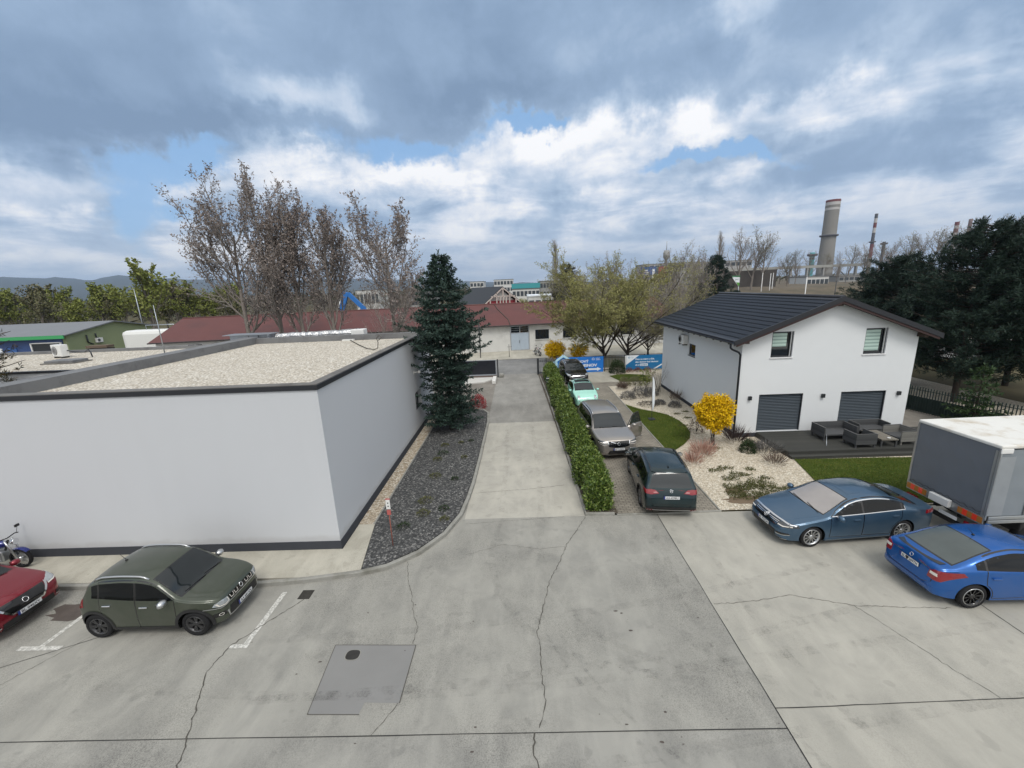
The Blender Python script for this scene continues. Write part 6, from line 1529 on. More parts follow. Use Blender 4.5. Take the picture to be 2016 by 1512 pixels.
# --- pines: rounded masses of tufts
def pine(seed, H, rad, z0, n=150, leaf=.24, tuft=26, crown=None):
    b = TB(seed); r = b.r; b.H = H
    tp = [Vector((0,0,-.2)), Vector((r.uniform(-.2,.2),r.uniform(-.2,.2),H*.45)), Vector((r.uniform(-.3,.3),r.uniform(-.3,.3),H*.93))]
    b.tube(b.t, tp, H*.017, .03, 8)
    for k in range(n):
        f = (k+r.random())/n; z = z0+(H-z0)*f
        prof = (math.sin(min(1,(f*.80+.19))*math.pi)**.6) if crown is None else crown(f)
        a = 2.4*k+r.uniform(-.5,.5); L = rad*prof*r.uniform(.55,1.05)+.15; d = Vector((math.cos(a),math.sin(a),r.uniform(-.05,.35)))
        i = 0 if f < .5 else 1; base = Vector((0,0,z-.25*L*.4))
        m = 4; pts = [base + d*(L*q/m)+Vector((0,0,.10*L*(q/m)**2)) for q in range(m+1)]
        b.tube(b.t, pts, .035, .010, 4)
        for s_ in range(int(4+L*3.2)):
            q = .3+.7*r.random(); i = min(int(q*m), m-1); p = pts[i].lerp(pts[i+1], q*m-i)+b.rnd()*.30*(L/rad+.3)
            ax = (d*.5+b.rnd()*.6+Vector((0,0,.5))).normalized()
            for x_ in range(tuft): b.leaf(b.c, p+ax*r.uniform(-.12,.16), (ax*.55+b.rnd()).normalized(), leaf*r.uniform(.7,1.2), leaf*.16, 0)
    return b
PG = 'dark pines beyond the garden fence'
pn = plant('pine', 'broad dark pine behind the green fence, its crown above the house eave', 'pine', (26.6,24.6,0), pine(21, 10.3, 3.9, 1.7, 190, .27, 26), BARKD, [LF_PINE], PG)
again(pn, 'dark pine at the picture edge behind the lorry roof', (30.2,22.8,0), 2.1, 1.05)
again(pn, 'dark pine whose low boughs hang behind the white house corner', (27.6,30.5,0), 4.0, (1.0,1.0,.86))
again(pn, 'dark pine standing farther back between the two edge pines', (33.5,28.0,0), 1.2, 1.02)
again(pn, 'dark bushy pine rising over the right slope of the house roof', (33.5,38.0,0), 5.1, (1.1,1.1,.80))
plant('pine', 'pine bough tips with brown patches over the lower gravel roof', 'pine', (-22.6,15.4,0), pine(23, 8.0, 2.1, 4.6, 60, .2, 22), BARKD, [leafmat('pine_brownish', [(.018,.022,.010),(.030,.034,.014),(.045,.045,.02),(.14,.07,.025)])], PG)

# --- clipped laurel hedge
b = TB(31); r = b.r
def hedge_r(y): return .42+.07*math.sin(y*1.7)+.05*math.sin(y*4.1+1)+.04*math.sin(y*9.3)
for k in range(52000):
    y = 13.28+(36.2-13.28)*(r.random()**1.35); cx_ = 2.66-.004*(y-13)+.05*math.sin(y*2.3); h = 1.16+.10*math.sin(y*1.3+.6)+.07*math.sin(y*3.7)+.05*math.sin(y*8.9)
    a = r.uniform(-1.75,1.75); wd = hedge_r(y)
    x = cx_+wd*math.sin(a)*(1+.0*a); z = max(.08, h*.62+h*.38*math.cos(a)) if abs(a) < 1.57 else h*.62*r.random()
    if abs(a) >= 1.2: z = r.uniform(.10, h*.8); x = cx_+math.copysign(wd*r.uniform(.86,1.08), a)
    yy = y if r.random() > .035 else 13.22+r.uniform(-.05,.12)
    if yy != y: x = cx_+r.uniform(-1,1)*wd*.95; z = r.uniform(.1,h*.95)
    p = Vector((x,yy,z))+b.rnd()*r.uniform(0,.11); o_ = Vector((math.sin(a), -.25, math.cos(a)+.2))
    sz = .105*(1+.02*(y-13)); b.leaf(b.c, p, (o_*.7+b.rnd()).normalized(), sz*r.uniform(.7,1.3), sz*.46, 0)
y = 13.35
while y < 36:
    for q in range(3): b.tube(b.t, [Vector((2.66+r.uniform(-.1,.1),y,0)), Vector((2.66+r.uniform(-.25,.25),y+r.uniform(-.2,.2),.9))], .018, .008, 4)
    y += .32
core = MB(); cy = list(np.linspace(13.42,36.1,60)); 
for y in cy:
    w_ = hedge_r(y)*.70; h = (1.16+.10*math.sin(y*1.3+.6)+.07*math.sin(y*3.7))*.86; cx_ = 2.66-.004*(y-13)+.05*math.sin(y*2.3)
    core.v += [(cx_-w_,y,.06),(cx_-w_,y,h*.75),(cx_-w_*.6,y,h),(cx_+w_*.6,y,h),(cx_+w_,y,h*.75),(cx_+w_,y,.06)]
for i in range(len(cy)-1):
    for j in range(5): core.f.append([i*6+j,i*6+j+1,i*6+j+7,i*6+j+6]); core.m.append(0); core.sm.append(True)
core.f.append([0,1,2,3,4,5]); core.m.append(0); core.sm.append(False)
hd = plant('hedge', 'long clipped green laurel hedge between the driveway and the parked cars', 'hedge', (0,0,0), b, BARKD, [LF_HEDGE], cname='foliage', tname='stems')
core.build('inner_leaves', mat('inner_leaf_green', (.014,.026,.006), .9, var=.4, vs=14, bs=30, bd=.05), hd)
mb_ = thing('letter_box', 'dark green box with two white slots half hidden in the hedge', 'box', (2.05,30.6,0)); MB().bbox(-.16,.16,-.12,.12,.75,1.15,.02).build('box', FENG, mb_)
MB().box(-.15,.15,-.128,-.121,1.06,1.10).build('slot', WHITE_P, mb_); MB().box(-.12,.12,-.128,-.121,.80,.83).build('slot', WHITE_P, mb_); MB().box(-.03,.03,-.03,.03,-.05,.749).build('stand', FENG, mb_)

# --- forsythia bushes
def bloom(seed, rad, zc, n, leaf, stems, flat=1.0, z0=.0):
    b = TB(seed); r = b.r
    for k in range(stems):
        a = r.uniform(0,6.28); e = Vector((rad*.55*math.cos(a)*r.random(), rad*.55*math.sin(a)*r.random(), zc+rad*.2))
        b.tube(b.t, [Vector((r.uniform(-.12,.12),r.uniform(-.12,.12),-.05)), Vector((e.x*.4+r.uniform(-.1,.1),e.y*.4,zc*.5)), e], .016, .006, 4)
    for k in range(n//14):
        u = b.rnd(); rr = rad*(r.random()**.42)*(1+.12*math.sin(u.x*7+u.z*5)); base = Vector((u.x*rr*.55,u.y*rr*.55,zc+u.z*rr*.5*flat)); tip = Vector((u.x*rr,u.y*rr,zc+u.z*rr*flat+.08*rad))
        b.tube(b.t, [base, tip], .005, .003, 3)
        for i in range(14):
            p = base.lerp(tip, .25+.75*r.random())+b.rnd()*.05; b.leaf(b.c, p, (u*.5+b.rnd()).normalized(), leaf*r.uniform(.7,1.3), leaf*.6, 0)
    return b
plant('forsythia', 'rounded bright yellow forsythia bush beside the house corner', 'bush', (9.27,19.05,0), bloom(41,.95,1.60,24000,.095,9,1.02), BARKD, [LF_FOR], 'yellow forsythias', cname='blossom', tname='stems')
plant('forsythia', 'sprawling yellow forsythia on the street behind the fence', 'bush', (3.6,42.2,0), bloom(42,1.25,1.35,9000,.12,12,.9), BARKD, [LF_FOR], 'yellow forsythias', (0), 1., 'blossom', 'stems')
plant('forsythia', 'smaller pale yellow forsythia right of the sprawling one behind the fence', 'bush', (6.1,42.4,0), bloom(43,1.15,1.15,3600,.12,14,.85), BARKD, [LF_FOR], 'yellow forsythias', (0), 1., 'blossom', 'stems')

# --- garden shrubs and tufts
def tuft(seed, rad, h, n, leaf, w=.2, lean=.6, mi=0):
    b = TB(seed); r = b.r
    for k in range(n):
        a = r.uniform(0,6.28); q = math.sqrt(r.random()); p = Vector((rad*.45*q*math.cos(a), rad*.45*q*math.sin(a), r.uniform(0,h*.35)))
        d = Vector((math.cos(a)*lean*q*1.2, math.sin(a)*lean*q*1.2, 1)).normalized(); b.leaf(b.c, p, (d+b.rnd()*.25).normalized(), h*r.uniform(.45,1.0), leaf*w, mi)
    return b
def cushion(seed, rad, h, n, leaf):
    b = TB(seed); r = b.r
    for k in range(n):
        u = b.rnd(); u.z = abs(u.z); p = Vector((u.x*rad, u.y*rad, u.z*h))*(.6+.4*r.random()); b.leaf(b.c, p, (u*.8+b.rnd()*.7).normalized(), leaf*r.uniform(.7,1.3), leaf*.4, 0)
    for k in range(8): b.tube(b.t, [Vector((0,0,-.03)), Vector((r.uniform(-.5,.5)*rad,r.uniform(-.5,.5)*rad,h*.6))], .008, .004, 4)
    return b
def bare(seed, h, n, spr, leaf, nl=1, mi=1):
    b = TB(seed); b.H = h*3; b.nleaf = nl; b.lsize = leaf; b.trunk_levels = 0; r = b.r
    for k in range(n): b.grow(Vector((r.uniform(-.1,.1),r.uniform(-.1,.1),-.03)), Vector((r.uniform(-1,1)*spr,r.uniform(-1,1)*spr,1)).normalized(), h*r.uniform(.7,1.1), .012, 0, [(5,.09,.03,5,30,.5,.3),(3,.15,.05,4,30,.5,.2),(2,.2,.02,0,0,0,0)])
    return b
def P1(name, label, cat, x, y, b, m_, grp=None, tm=BARKD): return plant(name, label, cat, (x,y,.01), b, tm, m_, grp, cname='foliage', tname='stems')
SG = 'shrubs in the pale gravel bed'
P1('dogwood', 'pinkish leafless shrub, the larger one behind the dark green SUV', 'shrub', 8.25,17.75, tuft(51,.75,.78,300,.05,.4,.8), [LF_DOG], SG)
P1('dogwood', 'pinkish leafless shrub, the smaller one beside the wing mirror of the dark SUV', 'shrub', 7.5,16.95, tuft(52,.55,.62,200,.05,.4,.75), [LF_DOG], SG)
P1('boxwood', 'small round dark green bush by the deck corner', 'shrub', 10.52,18.1, cushion(53,.36,.62,1500,.07), [LF_BOX], SG)
P1('feather_grass', 'dark purplish grass tuft at the foot of the downpipe', 'shrub', 10.55,19.3, tuft(54,.75,.85,300,.05,.45,.75), [leafmat('dark_stalks', [(.05,.035,.035),(.07,.05,.048),(.035,.025,.026)])], SG)
P1('dry_tuft', 'dry brownish tuft in front of the deck steps', 'shrub', 10.95,16.7, tuft(55,.7,.5,260,.04,.4,.9), [LF_BRN], SG)
P1('dry_tuft', 'grey-brown tuft at the deck corner', 'shrub', 11.3,17.9, tuft(56,.9,.62,420,.04,.4,.9), [LF_GRY], SG)
P1('dry_tuft', 'low brown twigs between the boxwood and the deck', 'shrub', 10.95,18.5, tuft(57,.6,.45,240,.04,.4,.9), [LF_BRN], SG)
P1('dry_tuft', 'dark low shrub behind the yellow forsythia', 'shrub', 9.3,20.9, cushion(58,.42,.85,800,.07), [LF_BRN], SG)
for i, (x, y, rd, hh, lab) in enumerate([(7.45,27.9,.55,.55,'grey lavender cushion nearest the paved path'),(8.4,28.3,.75,.70,'largest grey lavender cushion left of the white flag'),(9.3,28.6,.55,.55,'grey lavender cushion right of the white flag'),(9.15,26.3,.40,.30,'small grey lavender cushion near the lawn edge'),(9.9,25.6,.42,.35,'dome-shaped grey lavender cushion close to the house wall')]):
    P1('lavender', lab, 'shrub', x, y, cushion(60+i, rd, hh, int(900*rd/.5), .08), [LF_GRY], 'grey lavender cushions')
P1('brown_grass', 'round brown grass clump at the gravel corner by the path', 'shrub', 7.75,30.6, tuft(71,.6,.55,420,.05,.4,.8), [LF_BRN], SG)
P1('brown_grass', 'olive-brown clump behind the lavender', 'shrub', 9.0,31.6, cushion(72,.6,.75,900,.09), [LF_OLV], SG)
P1('brown_grass', 'grey-green clump left of the young rose bush', 'shrub', 8.3,32.2, cushion(73,.45,.6,600,.09), [LF_OLV], SG)
P1('rose_bush', 'green leafy shrub with open stems above the lavender', 'shrub', 9.25,29.6, bare(74,1.55,9,.55,.10,4), [TWIGG, LF_GRN], SG)
P1('bare_shrub', 'leafless twiggy shrub against the far end of the house wall', 'shrub', 10.15,29.4, bare(75,1.9,9,.5,.05,1), [TWIG, LF_DRY], SG)
P1('bare_shrub', 'thin dry shrub near the house wall behind the flag', 'shrub', 10.3,26.6, tuft(76,.5,.9,160,.05,.3,.45), [LF_BRN], SG)
P1('dark_mat_plant', 'flat dark mat plant at the top edge of the lawn', 'shrub', 8.4,26.2, cushion(77,.75,.16,700,.07), [leafmat('mat_dark', [(.04,.035,.03),(.06,.05,.045)])], SG)
P1('evergreen_bush', 'dark evergreen bush between the two blue banners', 'bush', 8.75,36.5, cushion(78,.75,1.25,2600,.11), [LF_BOX])
for i, x in enumerate((9.9,10.6,11.5)): P1('barberry', ('low reddish bush under the left end of the cornered banner','low reddish bush under the middle of the cornered banner','low reddish bush under the right end of the cornered banner')[i], 'shrub', x, 36.6, cushion(80+i,.34,.45,420,.07), [leafmat('barberry', [(.16,.04,.025),(.22,.07,.04),(.10,.04,.02)])], 'reddish bushes at the banner')
P1('red_bush', 'bright pinkish-red bush at the foot of the dark spruce', 'bush', (-3.05),26.9, cushion(84,.62,.95,1100,.12), [LF_RED])
# creeping ground cover patches
cv = [(8.9,15.75,.45,.22),(8.35,15.4,.35,.2),(9.25,14.95,.55,.38),(8.75,14.75,.5,.35),(8.15,14.6,.45,.35),(9.45,14.45,.5,.3),(8.55,14.05,.55,.35),(7.95,14.1,.4,.3),(9.0,13.95,.4,.25),(9.75,15.4,.25,.15),(8.1,16.2,.3,.15),(9.6,16.2,.25,.12),(8.6,16.4,.35,.16),(10.1,14.5,.25,.15),(9.0,21.9,.3,.12),(9.75,23.2,.25,.1),(9.5,24.0,.25,.1),(10.1,24.4,.2,.1),(9.0,18.6,.5,.18)]
b = TB(90); r = b.r
for x, y, rx, ry in cv:
    for k in range(int(2600*rx*ry)+40):
        a = r.uniform(0,6.28); q = math.sqrt(r.random())*(1+.25*math.sin(a*3+x)); p = Vector((x+rx*q*math.cos(a), y+ry*q*math.sin(a), .01+.05*r.random()))
        b.leaf(b.c, p, (Vector((0,0,.5))+b.rnd()).normalized(), .075*r.uniform(.6,1.3), .03, 0)
o = b.c.build('ground_cover', [LF_COV]); tag(o, 'olive-green creeping ground cover patches in the pale gravel', 'ground cover', kind='stuff')
bs_ = MB(); 
def blot(mb, x, y, rx, ry, z, n=22):
    mb.sheet([(x+rx*math.cos(6.283*i/n)*(1+rng.uniform(-.25,.25)), y+ry*math.sin(6.283*i/n)*(1+rng.uniform(-.25,.25))) for i in range(n)], z)
blot(bs_, 8.2,13.75,.85,.30,.008); blot(bs_, 8.1,14.45,.4,.3,.0085)
structure('bare_soil', bs_, mat('soil_brown', (.16,.115,.075), .95, var=.25, vs=9, bs=40, bd=.02))
# weeds in the dark gravel bed
for i, (x, y, s_) in enumerate([(-4.25,12.5,.20),(-3.75,13.3,.22),(-3.85,14.2,.26),(-3.05,13.6,.18),(-3.9,16.3,.24),(-4.15,18.1,.20),(-4.0,18.8,.25),(-4.1,19.9,.18),(-2.9,12.9,.14),(-3.0,16.0,.14),(-2.9,18.3,.13),(-3.3,20.2,.12),(-2.8,20.4,.12)]):
    P1('weed', 'small green weed cushion growing in the dark gravel bed', 'weed', x, y, cushion(100+i, s_*1.2, s_*.55, int(900*s_), .06), [LF_COV if i % 3 else LF_BOX], 'weeds in the dark gravel bed')
    bpy.context.scene.objects[-1] if False else None
for o in SC.objects:
    if o.name.startswith('weed'): o.location.z = .10
# grass blades on the lawns
b = TB(120); r = b.r
def inside(p, poly):
    c_ = False; j = len(poly)-1
    for i in range(len(poly)):
        if (poly[i][1] > p[1]) != (poly[j][1] > p[1]) and p[0] < (poly[j][0]-poly[i][0])*(p[1]-poly[i][1])/(poly[j][1]-poly[i][1])+poly[i][0]: c_ = not c_
        j = i
    return c_
for poly, n in ((L1, 15000), (L2, 17000), (L3, 3500)):
    x0, x1 = min(p[0] for p in poly), min(19, max(p[0] for p in poly)); y0, y1 = min(p[1] for p in poly), max(p[1] for p in poly); k = 0
    while k < n:
        p = (r.uniform(x0,x1), r.uniform(y0,y1)); k += 1
        if inside(p, poly):
            b.leaf(b.c, Vector((p[0],p[1],.025)), (Vector((0,0,1))+b.rnd()*.9).normalized(), r.uniform(.035,.075), .018, 0)
o = b.c.build('grass', [LF_GRA]); tag(o, 'short mown green grass of the lawns', 'grass', kind='stuff')
# ------------------------------------------------------------------ background
def AT(px, py, Yd):
    """world point at depth Yd seen at a photograph pixel"""
    d = cf*802.77 + cr*(px-1008.) - cu_*(py-756.); k = Yd/d.y
    return Vector((d.x*k, Yd, 8.0+d.z*k))
def gz(px, Yd): return AT(px, 600, Yd).x
REDROOF = mat('roof_redbrown', (.115,.040,.036), .75, var=.14, vs=.8, dirt=(.085,.036,.034), ds=.3)
WALLW = mat('old_white_wall', (.62,.62,.60), .9, var=.08, vs=1.2, dirt=(.45,.45,.43), ds=.5)
DOORB = mat('door_pale_blue', (.40,.47,.55), .55, var=.08, vs=3)
# --- long red-roofed building across the street
lb = thing('long_building', 'long low white building with red-brown roof across the street', 'building', (-42.7,47.0,0), math.atan2(5.5,47.2))
LL = 63.
MB().box(0,LL,0,12.6,-.1,3.40).build('wall', WALLW, lb)
gable = MB(); gable.add([(0,0,3.401),(0,12.6,3.401),(0,6.3,5.6),(LL,0,3.401),(LL,12.6,3.401),(LL,6.3,5.6)], [(0,2,1),(3,4,5)]); gable.build('gable', WALLW, lb)
r_ = MB()
for i in range(int(LL/2)+1):
    pass
r_.add([(-.5,-.5,3.36),(LL+.5,-.5,3.36),(LL+.5,6.3,5.74),(-.5,6.3,5.74),(-.5,13.1,3.36),(LL+.5,13.1,3.36),(-.5,-.5,3.27),(LL+.5,-.5,3.27),(LL+.5,6.3,5.64),(-.5,6.3,5.64),(-.5,13.1,3.27),(LL+.5,13.1,3.27)],
   [(0,1,2,3),(3,2,5,4),(7,6,9,8),(8,9,10,11),(0,6,7,1),(4,5,11,10),(0,3,9,6),(3,4,10,9),(1,7,8,2),(2,8,11,5)])
ro_ = r_.build('roof', REDROOF, lb)
rl_ = MB(); rl_.tube([(-.5,6.3,5.76),(LL+.5,6.3,5.76)], .10, 6)
rl_.build('ridge', mat('ridge_red', (.12,.05,.045), .7), ro_)
MB().tube([(-.5,-.56,3.30),(LL+.5,-.56,3.30)], .075, 8).build('gutter', mat('gutter_brown', (.045,.035,.033), .5), lb)
def u_of(px): return None
dx0 = 41.9
d_ = MB(); d_.box(dx0-.02,dx0+1.09,-.05,-.001,.12,2.25).box(dx0+1.11,dx0+2.22,-.05,-.001,.12,2.25); do_ = d_.build('door', DOORB, lb)
MB().box(dx0-.12,dx0-.021,-.06,-.001,.1,3.2).box(dx0+2.221,dx0+2.32,-.06,-.001,.1,3.2).box(dx0-.02,dx0+2.22,-.06,-.001,3.1,3.2).box(dx0-.02,dx0+2.22,-.06,-.001,2.251,2.33).build('door_frame', ZINC, lb)
wl_ = MB(); wl_.box(dx0,dx0+1.06,-.03,-.001,2.34,3.09).box(dx0+1.16,dx0+2.2,-.03,-.001,2.34,3.09); wo_ = wl_.build('transom_window', GLASS, lb)
bb = MB(); [bb.box(dx0,dx0+2.2,-.045,-.031,2.34+k*.25,2.37+k*.25) for k in range(1,3)]; bb.build('glazing_bar', ZINC, wo_)
MB().box(dx0+1.0,dx0+1.04,-.09,-.051,1.0,1.35).build('handle', FRAME_D, do_)
for a in (45.0,48.6,52.4,56.2,35.0,60.):
    f = MB().box(a,a+1.75,-.04,-.001,1.35,2.55).build('window', GLASS, lb); q = MB(); [q.box(a+.1+k*.19,a+.13+k*.19,-.07,-.041,1.35,2.55) for k in range(9)]; q.build('bars', FRAME_D, f); MB().box(a-.06,a+1.81,-.12,-.001,1.27,1.345).build('sill', WALLW, f)
for k in range(7):
    a = 3.5+k*3.4; f = MB().box(a,a+1.6,-.04,-.001,1.7,2.9).build('window', GLASS, lb); MB().box(a-.06,a,-.06,-.001,1.7,2.9).box(a+1.6,a+1.66,-.06,-.001,1.7,2.9).box(a+.77,a+.83,-.06,-.041,1.7,2.9).box(a-.06,a+1.66,-.06,-.001,2.901,2.97).build('frame', FRAME_W, f)
cb2 = MB(); cb2.tube([(40.3,6.2,5.74),(40.6,4.4,5.13),(41.2,2.6,4.48),(41.7,1.0,3.92),(41.75,-.45,3.42)], .05, 5); cb2.build('roof_cable', CRACK, lb)
MB().tube([(37.9,-.12,3.2),(37.9,-.12,.0)], .05, 6).build('downpipe', FRAME_D, lb)
t = thing('street_pole', 'thin dark pole on the pavement in front of the long white building', 'pole', (-4.7,47.5,0)); MB().tube([(0,0,0),(0,0,4.4)], .05, 8).build('pole', FRAME_D, t)
t = thing('barrier_post', 'thin post with a cross arm beside the pale blue double door', 'post', (-1.3,47.2,.02)); MB().tube([(0,0,0),(0,0,1.5)], .03, 6).build('post', FRAME_D, t); MB().tube([(-.2,0,1.2),(.35,0,1.2)], .02, 5).build('arm', FRAME_D, t)

# --- building under construction with dark roof and open timber gable
pL, pR = AT(945,600,65), AT(1035,598,68); th_ = math.atan2(pR.y-pL.y, pR.x-pL.x); wB = math.hypot(pR.x-pL.x, pR.y-pL.y)
cbd = thing('unfinished_hall', 'dark roofed hall with an open white and red timber gable', 'building', (pL.x, pL.y, 0), th_)
ze_, zr, dB = 5.0, 8.15, 17.; xm = wB/2
MB().box(.3,wB-.3,.6,dB,-.1,ze_-.1).build('wall', WALLW, cbd)
DROOF = mat('roof_dark_grey', (.030,.032,.036), .7, var=.1)
q = MB(); q.add([(-.5,0,ze_-.35),(xm,0,zr),(xm,dB,zr),(-.5,dB,ze_-.35),(-.5,0,ze_-.47),(xm,0,zr-.13),(xm,dB,zr-.13),(-.5,dB,ze_-.47)], [(0,1,2,3),(7,6,5,4),(0,4,5,1),(0,3,7,4)])
q.add([(wB+.5,0,ze_-.35),(xm,0,zr),(xm,dB,zr),(wB+.5,dB,ze_-.35),(wB+.5,0,ze_-.47),(xm,0,zr-.13),(xm,dB,zr-.13),(wB+.5,dB,ze_-.47)], [(3,2,1,0),(4,5,6,7),(1,5,4,0),(4,7,3,0)])
q.build('roof', DROOF, cbd)
TIM = mat('timber_pale', (.50,.44,.40), .8, var=.12); TIMR = mat('gable_red', (.33,.035,.05), .7, var=.1)
for a, b_ in (((-.2,ze_-.3),(xm,zr-.25)),((wB+.2,ze_-.3),(xm,zr-.25)),((1.9,6.6),(wB-1.9,6.6)),((xm,zr-.3),(xm,ze_)),((xm-1.1,7.1),(xm-1.1,ze_)),((xm+1.1,7.1),(xm+1.1,ze_)),((xm-2.2,6.2),(xm-2.2,ze_)),((xm+2.2,6.2),(xm+2.2,ze_)),((xm-.5,6.6),(xm-.5,ze_)),((xm+.5,6.6),(xm+.5,ze_)),((0,ze_-.3),(wB,ze_-.3))):
    k = MB(); bar(k, a, b_, .17, -.1, .1); k.build('truss_beam', TIM, cbd)
MB().add([(1.2,.5,5.35),(wB-1.2,.5,5.35),(wB-1.6,.5,5.95),(1.6,.5,5.95)], [(0,1,2,3)]).build('red_band', TIMR, cbd)
MB().add([(.3,.55,4.8),(wB-.3,.55,4.8),(xm,.55,7.6)], [(0,1,2)]).build('gable_wall', WALLW, cbd)

# --- green hall on the far left
gh = thing('green_hall', 'olive-green shed with grey roof and bright green fascia on the left', 'building', (0,0,0))
GRN = mat('render_green', (.27,.31,.17), .85, var=.08, vs=.6); GX = -66.5
g = MB(); pr = [(58.8,-.1),(73.2,-.1),(73.2,3.95),(66.2,5.25),(58.8,3.85)]
g.add([(GX,y,z) for y,z in pr]+[(GX-40,y,z) for y,z in pr], [tuple(range(5)), tuple(reversed(range(5,10)))]+[((i+1)%5,i,i+5,(i+1)%5+5) for i in range(5)]); g.build('wall', GRN, gh)
q = MB(); q.add([(GX+.5,58.2,3.85),(GX+.5,66.2,5.33),(GX-41,66.2,5.33),(GX-41,58.2,3.85),(GX+.5,73.7,3.98),(GX-41,73.7,3.98),(GX+.5,58.2,3.70),(GX+.5,66.2,5.16),(GX+.5,73.7,3.80)], [(0,1,2,3),(1,4,5,2),(0,6,7,1),(1,7,8,4)]); q.build('roof', mat('roof_grey_sheet', (.20,.205,.215), .6, .2, var=.08, vs=.5), gh)
MB().box(GX-40,GX+.45,58.05,58.19,3.35,3.84).build('fascia', mat('fascia_green', (.05,.34,.12), .5, var=.06), gh)
MB().box(GX-40,GX-.6,58.7,58.79,1.6,3.34).build('shop_front', mat('front_blue', (.030,.065,.19), .5, var=.2, vs=.6), gh)
f = MB().box(GX-5.2,GX-.9,58.6,58.69,.1,2.7).build('gate_opening', FRAME_D, gh); MB().box(GX-5.4,GX-5.2,58.5,58.69,.1,2.8).box(GX-.9,GX-.7,58.5,58.69,.1,2.8).box(GX-5.19,GX-.91,58.5,58.69,2.71,2.85).build('frame', FRAME_W, f)
for k in range(6): MB().box(GX-20+k*2.2,GX-18.7+k*2.2,58.58,58.69,1.3,2.2).build('sign_panel', [BANW, mat('panel_blue', (.04,.12,.35), .5)][k % 2], gh)
for y, z0, z1 in ((61.6,2.4,3.5),(63.0,3.0,3.6)): MB().tube([(GX+.12,y,z1),(GX+.12,y,z0),(GX+.12,y+.7,z0-.4)], .10, 6).build('flue', FRAME_D, gh)
t = thing('air_conditioner', 'white air conditioner box on the gable of the green hall', 'air conditioner', (GX+.25,63.2,2.1), R(90)); acunit(t, .95, .7)
def skip(name, lab, p0, s_, col):
    t = thing(name, lab, 'container', p0); sx, sy, sz = s_; q = MB()
    q.add([(-sx/2,-sy/2*.8,0),(sx/2,-sy/2*.8,0),(sx/2,sy/2*.8,0),(-sx/2,sy/2*.8,0),(-sx/2*1.15,-sy/2,sz),(sx/2*1.15,-sy/2,sz),(sx/2*1.15,sy/2,sz),(-sx/2*1.15,sy/2,sz)], [(0,3,2,1),(0,1,5,4),(1,2,6,5),(2,3,7,6),(3,0,4,7),(4,5,6,7)]); q.build('body', col, t)
    MB().box(-sx/2*1.17,sx/2*1.17,-sy/2-.04,-sy/2+.06,sz+.001,sz+.08).box(-sx/2*1.17,sx/2*1.17,sy/2-.06,sy/2+.04,sz+.001,sz+.08).build('rim', mat(name+'_rim', (.05,.16,.08), .5), t); return t
CGRN = mat('container_green', (.03,.17,.08), .5, var=.15)
skip('waste_container', 'bright green covered container beside the red-brown roof', (AT(290,684,50).x,50,0), (4.2,2.0,1.9), CGRN)
skip('waste_container', 'dark green open container below the green hall gable', (AT(180,690,57).x,57,0), (4.0,1.9,1.6), mat('container_dark', (.03,.07,.045), .6, var=.2))
t = thing('crate_stack', 'stack of brown flat crates in front of the green gable', 'crates', (AT(198,686,60).x,60,0)); [MB().box(-1.6,1.6,-.6,.6,k*.42,k*.42+.34).build('crate', DARKWOOD if k % 2 else mat('crate_brown', (.14,.10,.07), .8), t) for k in range(5)]
t = thing('white_tank', 'white rounded tank trailer between the green hall and the red roof', 'tank', (AT(318,655,56).x,56,0)); q = MB(); q.bbox(-4.6,5.2,-1.3,1.3,1.2,4.3,.5); q.build('vessel', WHITE_P, t); [MB().box(x-.3,x+.3,-.9,.9,0,1.6).build('leg', FRAME_D, t) for x in (-3.5,3.5)]; MB().tube([(-2,.0,4.3),(-2,0,4.9),(2,0,4.9),(2,0,4.3)], .05, 5).build('rail', ZINC, t)
t = thing('mast', 'tall thin pale mast rising above the trees on the left', 'mast', (AT(281,640,75).x,75,0)); MB().tube([(0,0,0),(0,0,AT(276,568,75).z)], [.12,.05], 6).build('pole', ZINC, t)
t = thing('blue_steel_frame', 'bright blue A-shaped steel crane frame behind the red-brown roof', 'crane', (0,0,0)); q = MB()
CBL = mat('crane_blue', (.02,.15,.46), .5, var=.08)
A, B_, C_, D_ = AT(660,614,88), AT(681,575,88), AT(690,578,88), AT(716,607,88)
k = MB(); bar(k, (A.x-.6,-.1),(B_.x,B_.z), 1.25, 87.7, 88.3); k.build('main_leg', CBL, t); k = MB(); bar(k, (C_.x-.5,C_.z),(D_.x,D_.z), .85, 87.75, 88.25); k.build('boom', CBL, t); k = MB(); bar(k, (D_.x-.2,D_.z+.3),(D_.x+.4,D_.z-1.2), 1.0, 87.72, 88.28); k.build('grab', CBL, t)
k = MB(); k.tube([(A.x-.9,87.5,-.1),(B_.x-.6,87.5,B_.z)], .12, 5); k.build('ladder', BANW, t)

